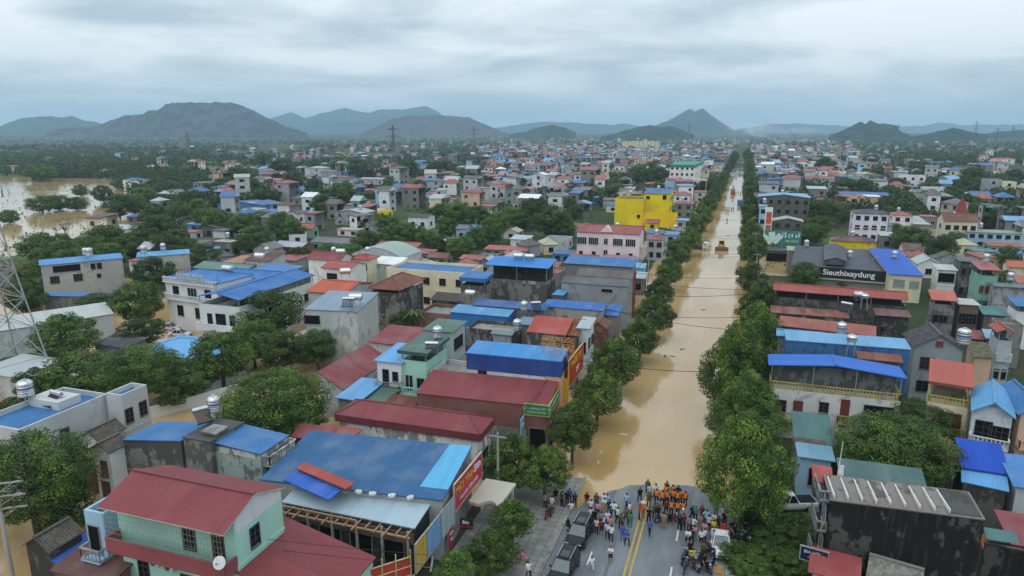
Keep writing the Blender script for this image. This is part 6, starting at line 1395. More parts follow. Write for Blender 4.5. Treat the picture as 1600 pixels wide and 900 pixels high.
# middle distance green
MG = [(862, 345, 60, 'dark', .85), (835, 330, 50, 'dark', .9), (880, 358, 36, 'dark', .9), (640, 365, 50, 'mango', .7), (665, 372, 40, 'bright', .7), (615, 370, 50, 'mango', .7), (605, 350, 40, 'mango', .8), (585, 345, 34, 'bright', .7), (700, 355, 36, 'mango', .9), (765, 360, 44, 'mango', .9), (745, 370, 36, 'mango', .9), (720, 385, 46, 'bright', .6), (690, 380, 40, 'bright', .6), (440, 350, 50, 'mango', .8), (410, 345, 44, 'bright', .7), (380, 350, 46, 'mango', .7), (400, 375, 60, 'mango', .8), (455, 360, 44, 'mango', .8), (345, 345, 50, 'bright', .7), (325, 340, 44, 'bright', .7), (505, 318, 40, 'dark', .8), (520, 325, 36, 'dark', .8), (535, 300, 44, 'mango', .7), (570, 375, 44, 'dark', .7), (550, 395, 40, 'bright', .6), (515, 398, 50, 'mango', .6), (470, 400, 40, 'dark', .8),
      (250, 360, 70, 'dark', .6), (270, 380, 60, 'dark', .6), (225, 375, 50, 'dark', .7), (165, 372, 60, 'mango', .6), (130, 390, 60, 'mango', .6), (90, 400, 70, 'mango', .6), (60, 385, 60, 'bright', .6), (50, 430, 60, 'mango', .8), (90, 440, 50, 'bright', .8), (110, 410, 60, 'mango', .7), (40, 465, 60, 'mango', .8), (320, 400, 50, 'dark', .8), (305, 395, 40, 'dark', .8), (165, 400, 60, 'mango', .6), (200, 385, 50, 'bright', .6), (160, 302, 30, 'dark', .9), (185, 320, 46, 'dark', .8), (210, 318, 40, 'mango', .8), (225, 305, 36, 'bright', .7), (240, 330, 34, 'mango', .8), (280, 325, 30, 'mango', .8), (300, 310, 36, 'mango', .7), (310, 325, 40, 'mango', .7),
      (900, 330, 26, 'dark', .9), (920, 280, 36, 'dark', .8), (940, 290, 40, 'dark', .8), (970, 285, 44, 'dark', .8), (960, 300, 40, 'dark', .7), (890, 318, 22, 'mango', 1.1), (1015, 268, 34, 'dark', .9), (1030, 275, 34, 'dark', .9), (995, 272, 30, 'dark', .9), (1290, 330, 54, 'dark', .6), (1280, 352, 40, 'dark', .6), (1265, 365, 44, 'dark', .6), (1320, 292, 40, 'dark', .6), (1350, 296, 44, 'dark', .6), (1290, 258, 30, 'dark', .9), (1258, 285, 14, 'dark', 1), (1330, 266, 16, 'dark', 1), (1400, 290, 36, 'dark', .7), (1390, 300, 30, 'dark', .7), (1480, 300, 26, 'bright', .8), (1500, 318, 30, 'dark', .8), (1525, 330, 36, 'dark', .8), (1555, 340, 40, 'mango', .8), (1530, 345, 30, 'dark', .8), (1460, 330, 24, 'dark', .9), (1420, 310, 24, 'bright', .8), (1505, 290, 36, 'dark', .7), (1440, 262, 30, 'dark', .7), (1385, 268, 36, 'dark', .7), (1520, 275, 40, 'dark', .6), (1585, 275, 30, 'dark', .7), (1590, 330, 26, 'dark', .9), (1560, 325, 24, 'dark', .9), (1410, 375, 40, 'dark', .8), (1400, 360, 30, 'mango', .8), (1490, 375, 36, 'dark', .8),
      (780, 345, 40, 'bright', .6), (800, 335, 36, 'bright', .6), (745, 335, 40, 'bright', .6), (715, 330, 44, 'bright', .6), (690, 330, 36, 'bright', .7), (675, 335, 30, 'bright', .7), (815, 345, 34, 'dark', .8), (655, 290, 24, 'mango', .8), (610, 285, 26, 'mango', .8), (640, 262, 30, 'dark', .8), (560, 260, 36, 'dark', .8), (575, 272, 30, 'dark', .7), (700, 292, 24, 'mango', .8), (735, 280, 26, 'dark', .9), (760, 285, 24, 'dark', .9), (700, 262, 28, 'dark', .8), (680, 262, 26, 'dark', .8), (805, 275, 22, 'dark', .9), (460, 280, 36, 'dark', .8), (440, 262, 34, 'dark', .8), (390, 290, 36, 'dark', .8), (370, 275, 40, 'dark', .7), (350, 290, 36, 'mango', .7), (415, 250, 30, 'dark', .7), (490, 290, 28, 'dark', .9)]
for a in MG: T(a[0], a[1], a[2], a[3], max(a[4], .75), .06)
# islands of drowned scrub in the flooded river
for i, (px, py, w, asp, lb) in enumerate(((65, 318, 44, .45, 'left end scrub island in the flooded river'), (90, 316, 40, .5, 'middle scrub island in the flooded river'), (118, 318, 34, .55, 'right end scrub island in the flooded river'), (14, 338, 30, .75, 'round bush island at the left frame edge'), (62, 269, 44, .5, 'dense bush clump on the far river bank'), (94, 270, 20, .8, 'small bush beside the clump on the far river bank'), (125, 297, 24, .8, 'dark bush where the river bends behind the houses'))):
    T(px, py, w, 'mango', max(asp, .62), .0, lb, 'scrub_bush', 'drowned scrub in the flooded river', False)
T(100, 350, 26, 'sparse', 1.0, .3, 'thin pale half bare tree at the river edge', auto=False)
T(1300, 345, 24, 'sparse', .7, .3, 'thin olive tree beside the dark spreading tree', auto=False)


# banana clumps, palms
def frond_plant(name, label, p, n, L, zc, mat, wid, droop, cat, trunk_r=.12, seed=0):
    rs = np.random.RandomState(seed); f = MB()
    for i in range(n):
        a = i * 2.4 + rs.uniform(-.3, .3); e = rs.uniform(.15, 1.0); pts = []
        for k in range(7):
            s = k / 6; r = L * s * math.cos(e) * (1 - .12 * s); z = zc + L * s * math.sin(e) - droop * L * s * s
            pts.append(Vector((r * math.cos(a), r * math.sin(a), z)))
        side = Vector((-math.sin(a), math.cos(a), 0))
        for k in range(6):
            w0, w1 = wid * math.sin(math.pi * (.08 + .9 * k / 6)), wid * math.sin(math.pi * (.08 + .9 * (k + 1) / 6))
            f.poly([pts[k] - side * w0, pts[k + 1] - side * w1, pts[k + 1], pts[k]]); f.poly([pts[k], pts[k + 1], pts[k + 1] + side * w1 - Vector((0, 0, .1 * w1)), pts[k] + side * w0 - Vector((0, 0, .1 * w0))])
    root = empty(name, (p[0], p[1], 0), rnd.uniform(0, 6)); part('fronds', f, LEAF[mat], root)
    t = MB(); t.tube((0, 0, -.5), (.1, 0, zc), trunk_r * 1.3, 7, 0, trunk_r); part('trunk', t, BARK if mat != 'banana' else LEAF['banana'], root)
    AUTO.append((root, label, cat)); root['category'] = cat
    return root


for i, (px, py) in enumerate(((722, 338), (735, 342), (748, 336), (760, 343), (772, 338), (785, 334), (798, 340), (730, 330), (812, 332), (705, 340), (690, 345), (778, 348), (742, 350), (806, 318), (816, 312), (640, 325), (652, 330))):
    p = at(px, py + 6, 0); o = frond_plant('banana_plant', 'pale green banana plant', p, 9, 3.6, 2.6, 'banana', .42, .55, 'banana plant', .14, i); o['group'] = 'banana plants in the garden belt'
for i, (px, py, h_) in enumerate(((412, 335, 7), (530, 385, 6), (617, 468, 5.5), (648, 490, 4.5), (765, 325, 7), (560, 420, 5), (1342, 372, 5))):
    p = at(px, py, h_); frond_plant('palm_tree', 'feathery palm tree', p, 16, 2.8, h_, 'mango', .28, .75, 'palm', .14, 40 + i)

# ------------------------------------------------------------------ people
def skin_body(J, edges, rad):
    names = list(J); me = bpy.data.meshes.new('body'); me.from_pydata([J[n] for n in names], [(names.index(a), names.index(b)) for a, b in edges], [])
    o = bpy.data.objects.new('tmp', me); COL.objects.link(o)
    o.modifiers.new('skin', 'SKIN'); s = o.modifiers.new('sub', 'SUBSURF'); s.levels = 1
    for i, n in enumerate(names):
        v = me.skin_vertices[0].data[i]; v.radius = rad[n]; v.use_root = n == 'pelvis'
    dg = bpy.context.evaluated_depsgraph_get(); dg.update()
    r = bpy.data.meshes.new_from_object(o.evaluated_get(dg)); bpy.data.objects.remove(o)
    return r


EDGES = [('pelvis', 'waist'), ('waist', 'chest'), ('chest', 'neck'), ('neck', 'chin'), ('chin', 'brow'), ('brow', 'crown'), ('chin', 'nose')]
for s in 'lr': EDGES += [('pelvis', 'hip' + s), ('hip' + s, 'knee' + s), ('knee' + s, 'ankle' + s), ('ankle' + s, 'toe' + s), ('chest', 'sho' + s), ('sho' + s, 'elb' + s), ('elb' + s, 'wri' + s), ('wri' + s, 'palm' + s), ('palm' + s, 'tip' + s), ('wri' + s, 'thumb' + s), ('palm' + s, 'fing' + s), ('palm' + s, 'fins' + s), ('palm' + s, 'finp' + s)]
RAD = {'pelvis': (.135, .105), 'waist': (.125, .10), 'chest': (.155, .115), 'neck': (.058, .058), 'chin': (.075, .08), 'brow': (.088, .098), 'crown': (.06, .07), 'nose': (.018, .018)}
for s in 'lr': RAD.update({'hip' + s: (.09, .09), 'knee' + s: (.062, .062), 'ankle' + s: (.042, .042), 'toe' + s: (.042, .030), 'sho' + s: (.065, .065), 'elb' + s: (.045, .045), 'wri' + s: (.031, .031), 'palm' + s: (.036, .024), 'tip' + s: (.010, .010), 'thumb' + s: (.012, .012), 'fing' + s: (.010, .010), 'fins' + s: (.010, .010), 'finp' + s: (.010, .010)})


def pose(arm=('down', 'down'), legs='stand'):
    """joint positions of a 1.64 m figure facing -Y, feet on z = 0"""
    J = {}; dz = 0; lean = 0
    if legs in ('sit', 'ride'): dz = -.42 if legs == 'sit' else -.12
    J['pelvis'] = (0, 0, .90 + dz); J['waist'] = (0, 0, 1.06 + dz); J['chest'] = (0, -.01, 1.25 + dz); J['neck'] = (0, -.01, 1.40 + dz)
    J['chin'] = (0, -.03, 1.475 + dz); J['brow'] = (0, -.035, 1.57 + dz); J['crown'] = (0, -.02, 1.625 + dz); J['nose'] = (0, -.135, 1.525 + dz)
    for s, k in (('l', 1), ('r', -1)):
        f = {'stand': (0, 0, 0), 'walk': (k * -.16, k * -.24, .05 if k < 0 else 0), 'wide': (0, 0, 0), 'sit': (-.36, -.38, 0), 'ride': (-.36, -.18, .12)}[legs]
        w = .13 if legs != 'wide' else .20
        w = .24 if legs == 'ride' else w
        J['hip' + s] = (k * .095, 0, .84 + dz); J['knee' + s] = (k * (w * .85 + .01), f[0] - .02, .47 if legs not in ('sit',) else .50)
        if legs == 'ride': J['knee' + s] = (k * .22, -.38, .66)
        J['ankle' + s] = (k * w, f[1] + .02, .075 + f[2]); J['toe' + s] = (k * (w + .03), f[1] - .15, .035 + f[2])
        a = arm[0 if k > 0 else 1]; sh = (k * .175, 0, 1.34 + dz); J['sho' + s] = sh
        el, wr = {'down': ((k * .23, .03, 1.07), (k * .23, -.03, .84)), 'swing': ((k * .22, .10 * k, 1.08), (k * .21, .16 * k - .1, .87)), 'hip': ((k * .36, .05, 1.12), (k * .19, -.08, .98)), 'cross': ((k * .22, -.12, 1.10), (-k * .05, -.20, 1.14)),
                  'phone': ((k * .21, -.12, 1.12), (k * .10, -.28, 1.30)), 'up': ((k * .32, -.10, 1.42), (k * .22, -.20, 1.62)), 'back': ((k * .22, .10, 1.08), (k * .04, .14, .96)), 'bars': ((k * .27, -.22, 1.12), (k * .30, -.45, 1.05))}[a]
        el, wr = (el[0], el[1], el[2] + dz), (wr[0], wr[1], wr[2] + dz)
        J['elb' + s] = el; J['wri' + s] = wr; d = (Vector(wr) - Vector(el)).normalized(); q = Vector((0, -1, 0)) if abs(d.z) > .5 else Vector((0, 0, 1))
        pa = Vector(wr) + d * .06; J['palm' + s] = tuple(pa); J['tip' + s] = tuple(pa + d * .095 + q * .012); J['thumb' + s] = tuple(Vector(wr) + d * .045 + q * .055)
        J['fing' + s] = tuple(pa + d * .085 + q * .032); J['fins' + s] = tuple(pa + d * .088 - q * .012); J['finp' + s] = tuple(pa + d * .070 - q * .034)
    return J


POSES = {'stand': pose(), 'hip': pose(('hip', 'down')), 'hips': pose(('hip', 'hip'), 'wide'), 'cross': pose(('cross', 'cross')), 'walk': pose(('swing', 'swing'), 'walk'), 'phone': pose(('phone', 'down')), 'film': pose(('up', 'up'), 'wide'), 'back': pose(('back', 'back'), 'wide'), 'sit': pose(('down', 'cross'), 'sit'), 'ride': pose(('bars', 'bars'), 'ride')}


def shell(me, test, off, name):
    me.calc_loop_triangles(); V = [v.co.copy() for v in me.vertices]; Nn = [v.normal.copy() for v in me.vertices]
    keep = [p for p in me.polygons if test(p.center)]; idx = {}; vs = []; fs = []
    for p in keep:
        f = []
        for i in p.vertices:
            if i not in idx: idx[i] = len(vs); vs.append(V[i] + Nn[i] * off)
            f.append(idx[i])
        fs.append(f)
    m = bpy.data.meshes.new(name); m.from_pydata([tuple(v) for v in vs], [], fs); m.polygons.foreach_set('use_smooth', [True] * len(fs)); m.update(); return m


FIG = {}
for pn, J in POSES.items():
    b = skin_body(J, EDGES, RAD); b.polygons.foreach_set('use_smooth', [True] * len(b.polygons))
    z0 = J['pelvis'][2]; zh = J['neck'][2]
    def near_arm(c, J=J):
        """how far down the arm: 0 shoulder .. 2 hand, or None off the arm"""
        for s in 'lr':
            for k, (p, q) in enumerate((('sho' + s, 'elb' + s), ('elb' + s, 'wri' + s), ('wri' + s, 'tip' + s))):
                P_, Q = Vector(J[p]), Vector(J[q]); d = Q - P_; t = (c - P_).dot(d) / d.length_squared
                if 0.02 < t < 1.05 and (P_ + d * t - c).length < .085 - .015 * k and abs(c.x) > (.10 if pn not in ('cross', 'back', 'phone') else .0) and (c - Vector(J['chest'])).length > .17: return k + t
        return None
    def is_shirt(c):
        a = near_arm(c)
        return (a < 0.85) if a is not None else (z0 - .06 < c.z < zh - .005)
    def is_legs(c, lim):
        return near_arm(c) is None and c.z < z0 + .04 and c.z > lim
    FIG[pn] = dict(body=b, shirt=shell(b, is_shirt, .016, 'shirt'), trousers=shell(b, lambda c: is_legs(c, .09), .014, 'trousers'), shorts=shell(b, lambda c: is_legs(c, J['kneel'][2] - .02 if pn not in ('sit', 'ride') else .35), .018, 'shorts'),
                   hair=shell(b, lambda c: c.z > J['chin'][2] + .03 and (c.y > J['brow'][1] - .03 or c.z > J['brow'][2] + .03), .014, 'hair'), shoes=shell(b, lambda c: c.z < .085 + (.12 if pn == 'ride' else 0), .010, 'shoes'),
                   vest=shell(b, lambda c: near_arm(c) is None and z0 + .06 < c.z < zh - .02, .055, 'life_vest'))
SKIN = flat('skin', (.30, .165, .105), .55); HAIR = flat('black_hair', (.010, .009, .009), .5)
CLOTH = {'white': (.62, .63, .64), 'black': (.014, .014, .016), 'navy': (.022, .030, .075), 'lblue': (.32, .46, .66), 'blue': (.045, .11, .40), 'olive': (.085, .090, .040), 'red': (.45, .03, .03), 'maroon': (.16, .025, .03), 'pink': (.55, .22, .25), 'green': (.04, .20, .12), 'teal': (.05, .24, .24), 'khaki': (.26, .20, .12), 'grey': (.20, .21, .22), 'cream': (.52, .46, .36), 'yellow': (.60, .45, .04), 'brown': (.12, .06, .04), 'orange': (.85, .20, .03)}
CM = {k: flat('cloth_' + k, v, .85, 0, .1) for k, v in CLOTH.items()}
WORD = {'lblue': 'light blue'}
FIGM = {}
PEOPLE = []


def fig_mesh(pn, p, m):
    k = (pn, p, m.name)
    if k not in FIGM:
        me = FIG[pn][p].copy(); me.materials.clear(); me.materials.append(m); FIGM[k] = me
    return FIGM[k]


def ground_at(p):
    if -20.5 < p.x < -13.9: return max(float((61 - p.y) * .014 + .06), -.4)
    if RC - RW2 < p.x < RC + RW2: return float(road_z(p.x, p.y))
    if .2 < p.x < 3.4: return float(max((61 - p.y) * .014 + .06, -.4))
    return float(ground_z(p.x, p.y))


def person(px, py, top, bottom, zone, pn='stand', face=None, vest=False, hat=None, shorts=False, feet=True, p=None, z=None):
    """(px, py) is where the middle of the figure shows"""
    if p is None:
        p = at(px, py, .85); p.z = ground_at(p)
    if z is not None: p.z = z
    a = R(face if face is not None else rnd.choice((180, 180, 165, 200, 150, 220, 20, -30, 90, -90)))
    o = empty('person', p, a)
    k = rnd.uniform(.95, 1.05); o.scale = (k, k, k)
    link('body', fig_mesh(pn, 'body', SKIN), o); link('shirt', fig_mesh(pn, 'shirt', CM[top]), o)
    link('shorts' if shorts else 'trousers', fig_mesh(pn, 'shorts' if shorts else 'trousers', CM[bottom]), o); link('hair', fig_mesh(pn, 'hair', HAIR), o)
    if not shorts: link('shoes', fig_mesh(pn, 'shoes', CM['black']), o)
    if vest: link('life_vest', fig_mesh(pn, 'vest', CM['orange']), o)
    if hat == 'helmet':
        h = MB(); h.lathe([(.125, 0), (.13, .05), (.11, .12), (.06, .16), (.01, .17)], 0, 0, 12); part('helmet', h, CM['white'], o, (0, -.02, POSES[pn]['brow'][2] - .04))
    if hat == 'conical':
        h = MB(); h.lathe([(.30, 0), (.15, .12), (.01, .22)], 0, 0, 14); part('conical_hat', h, CM['cream'], o, (0, -.02, POSES[pn]['brow'][2] + .02))
    w = WORD.get(top, top)
    act = {'stand': 'standing', 'hip': 'hand on hip', 'hips': 'hands on hips', 'cross': 'arms folded', 'walk': 'walking', 'phone': 'holding phone', 'film': 'hands raised', 'back': 'hands behind', 'sit': 'seated', 'ride': 'on motorbike'}[pn]
    d = 'person, %s%s top, %s %s, %s,' % ('orange life vest over ' if vest else '', w, WORD.get(bottom, bottom), 'shorts' if shorts else 'trousers', act)
    if hat: d = 'person, %s, %s top, %s trousers,' % ('white helmet' if hat == 'helmet' else 'conical hat', w, bottom)
    if vest: d = 'person in orange life vest, %s,' % act
    tag(o, None, 'person', 'crowd ' + zone); PEOPLE.append((o, d, zone, px)); return o


ZL, ZV, ZR, ZP, ZF, ZC = 'by the black cars', 'at the water edge', 'under the big right tree', 'on the tiled pavement', 'wading in the flood', 'around the yellow line'
for a in ((917, 780, 'black', 'red', ZL, 'stand', 180, 1), (932, 783, 'brown', 'black', ZL, 'stand', 180), (923, 791, 'white', 'navy', ZL, 'hip', 175), (943, 783, 'white', 'grey', ZL, 'stand', 180), (949, 783, 'lblue', 'navy', ZL, 'stand', 190), (944, 789, 'white', 'yellow', ZL, 'back', 185, 1), (952, 792, 'navy', 'navy', ZL, 'stand', 180), (959, 797, 'white', 'navy', ZL, 'hips', 180), (934, 797, 'pink', 'navy', ZL, 'stand', 170, 1), (924, 805, 'white', 'black', ZL, 'stand', 180), (929, 808, 'black', 'black', ZL, 'stand', 180), (939, 813, 'grey', 'black', ZL, 'cross', 150, 1), (949, 811, 'white', 'navy', ZL, 'phone', 20),
          (965, 805, 'white', 'black', ZL, 'walk', 120), (932, 823, 'cream', 'black', ZL, 'stand', 160), (940, 825, 'maroon', 'black', ZL, 'hip', 200, 1), (949, 831, 'lblue', 'navy', ZL, 'stand', 175), (955, 835, 'white', 'navy', ZL, 'hip', 170), (953, 820, 'pink', 'grey', ZL, 'stand', 200), (954, 868, 'white', 'black', ZL, 'cross', 5, 1), (925, 884, 'white', 'lblue', ZL, 'walk', 15, 1),
          (970, 816, 'olive', 'black', ZC, 'stand', 180), (978, 808, 'olive', 'black', ZC, 'hips', 180), (984, 797, 'white', 'black', ZC, 'walk', 60), (985, 813, 'green', 'green', ZC, 'stand', 190), (979, 783, 'lblue', 'navy', ZC, 'walk', 140), (1000, 774, 'black', 'navy', ZC, 'walk', 200), (1014, 781, 'olive', 'olive', ZC, 'stand', 0), (973, 834, 'blue', 'blue', ZC, 'stand', 180), (980, 842, 'blue', 'navy', ZC, 'back', 180), (1015, 826, 'blue', 'black', ZC, 'walk', 160), (999, 801, 'red', 'black', ZC, 'stand', 100), (1014, 806, 'black', 'black', ZC, 'stand', 180), (1023, 800, 'olive', 'black', ZC, 'stand', 180), (1030, 792, 'grey', 'khaki', ZC, 'hip', 180), (1028, 803, 'black', 'grey', ZC, 'phone', 190),
          (1012, 760, 'olive', 'black', ZV, 'stand', 180), (1015, 769, 'lblue', 'navy', ZV, 'stand', 190), (1025, 768, 'white', 'black', ZV, 'walk', 210), (1042, 763, 'olive', 'olive', ZV, 'stand', 170), (1060, 769, 'black', 'black', ZV, 'stand', 180), (1041, 794, 'maroon', 'black', ZV, 'stand', 200), (1035, 807, 'grey', 'black', ZV, 'sit', 160), (1038, 815, 'khaki', 'khaki', ZV, 'stand', 200), (1046, 806, 'black', 'maroon', ZV, 'sit', 170), (1062, 818, 'black', 'black', ZV, 'stand', 180), (1068, 817, 'maroon', 'black', ZV, 'hip', 190)):
    person(*a[:5], a[5], a[6], shorts=len(a) > 7)
person(1005, 797, 'orange', 'khaki', ZC, 'stand', 150, hat='conical'); person(1067, 808, 'grey', 'black', ZV, 'stand', 180, hat='helmet')
for (px, py, pn) in ((1026, 776, 'stand'), (1035, 779, 'stand'), (1042, 778, 'hips'), (1041, 770, 'stand'), (1051, 770, 'stand'), (1052, 777, 'back'), (1059, 780, 'stand'), (1063, 778, 'hip'), (1071, 780, 'stand'), (1049, 795, 'stand'), (1059, 795, 'hip'), (1067, 796, 'stand')):
    person(px, py, 'olive', 'black', ZV, pn, 180 + rnd.uniform(-20, 20), vest=True)
for a in ((1082, 802, 'black', 'black', 'stand', 180), (1087, 803, 'teal', 'black', 'stand', 185), (1097, 802, 'maroon', 'black', 'stand', 180), (1104, 810, 'lblue', 'navy', 'hips', 180), (1094, 816, 'khaki', 'khaki', 'stand', 190), (1083, 820, 'white', 'black', 'hips', 180), (1077, 820, 'grey', 'navy', 'stand', 200), (1108, 817, 'white', 'black', 'phone', 200), (1116, 813, 'white', 'grey', 'stand', 170), (1123, 808, 'brown', 'black', 'cross', 180), (1132, 811, 'black', 'black', 'stand', 190), (1119, 797, 'teal', 'grey', 'stand', 180), (1135, 797, 'lblue', 'navy', 'stand', 180), (1115, 824, 'yellow', 'black', 'stand', 180), (1101, 830, 'pink', 'grey', 'stand', 170, 1),
          (1124, 824, 'pink', 'maroon', 'hip', 180), (1131, 827, 'red', 'red', 'stand', 190), (1143, 816, 'grey', 'black', 'stand', 200), (1150, 815, 'grey', 'grey', 'stand', 170), (1147, 832, 'black', 'black', 'walk', 30), (1115, 841, 'lblue', 'navy', 'stand', 180), (1100, 838, 'white', 'black', 'hip', 170), (1096, 842, 'white', 'black', 'stand', 190, 1), (1085, 834, 'pink', 'grey', 'stand', 180), (1081, 840, 'navy', 'black', 'stand', 185), (1075, 842, 'white', 'black', 'back', 180, 1), (1078, 859, 'black', 'black', 'walk', 10), (1099, 861, 'olive', 'black', 'stand', 200), (1100, 881, 'black', 'black', 'walk', 40), (1115, 872, 'navy', 'black', 'stand', 60), (1164, 828, 'black', 'grey', 'stand', 180), (1164, 842, 'black', 'black', 'hip', 150)):
    person(a[0], a[1], a[2], a[3], ZR, a[4], a[5], shorts=len(a) > 6)
for a in ((887, 815, 'black', 'black', 'sit', 60), (893, 784, 'white', 'grey', 'hip', 180), (898, 781, 'navy', 'black', 'stand', 190), (886, 779, 'black', 'black', 'stand', 180), (890, 775, 'blue', 'navy', 'stand', 180), (878, 781, 'brown', 'black', 'stand', 150), (862, 788, 'cream', 'khaki', 'stand', 170), (852, 783, 'grey', 'black', 'stand', 190), (856, 778, 'pink', 'black', 'hip', 180), (816, 868, 'pink', 'khaki', 'sit', 100), (826, 894, 'white', 'black', 'walk', 30), (868, 776, 'black', 'grey', 'stand', 200)):
    person(a[0], a[1], a[2], a[3], ZP, a[4], a[5])
for i, (px, py, c) in enumerate(((1136, 346, 'black'), (1146, 328, 'navy'), (1143, 328, 'brown'), (1150, 303, 'black'), (1154, 302, 'navy'), (1148, 305, 'maroon'), (1157, 304, 'grey'), (1152, 268, 'white'), (1156, 270, 'black'), (1147, 270, 'navy'))):
    person(px, py, c, 'black', ZF, 'walk' if i % 2 else 'stand', 180 * (i % 2), p=at(px, py, 0), z=-.35)


def finish_people():
    by = {}
    for o, d, z, px in PEOPLE: by.setdefault((d, z), []).append((px, o))
    nth = ['leftmost', 'second from left', 'third from left', 'fourth from left', 'fifth from left', 'sixth from left', 'seventh from left', 'eighth from left']
    for (d, z), L_ in by.items():
        L_.sort(key=lambda t: t[0])
        for i, (px, o) in enumerate(L_): o['label'] = '%s %s' % (d, z) if len(L_) == 1 else '%s %s, %s' % (d, z, nth[i])


finish_people()

# ------------------------------------------------------------------ vehicles
def wheel_meshes(r, w):
    t = MB(); t.lathe([(r * .62, -w / 2), (r * .95, -w / 2), (r, -w * .35), (r, w * .35), (r * .95, w / 2), (r * .62, w / 2)], n=18); a = t.mesh('tyre', BLACKP)
    h = MB(); h.lathe([(.04, -w * .40), (r * .6, -w * .42), (r * .62, w * .38), (r * .5, w * .30), (.05, w * .34)], n=10); b = h.mesh('rim', STEEL)
    for m in (a, b): m.transform(Matrix.Rotation(R(90), 4, 'Y'))
    return a, b


def loft(mb, stations, m=0):
    """stations along y: (y, half width, z low, z high, half width at top)"""
    rings = []
    for (y, w, z0, z1, wt) in stations:
        b = len(mb.v); h = z1 - z0
        mb.v += [(-w * .9, y, z0), (w * .9, y, z0), (w, y, z0 + h * .3), (w, y, z0 + h * .6), (wt, y, z1 - h * .06), (wt * .82, y, z1), (-wt * .82, y, z1), (-wt, y, z1 - h * .06), (-w, y, z0 + h * .6), (-w, y, z0 + h * .3)]
        rings.append(b)
    for p, q in zip(rings, rings[1:]):
        for k in range(10):
            j = (k + 1) % 10; mb.f.append((p + k, p + j, q + j, q + k)); mb.m.append(m)
    mb.f.append(tuple(rings[0] + k for k in range(10))); mb.m.append(m); mb.f.append(tuple(rings[-1] + k for k in range(9, -1, -1))); mb.m.append(m)


CARW = wheel_meshes(.36, .24)


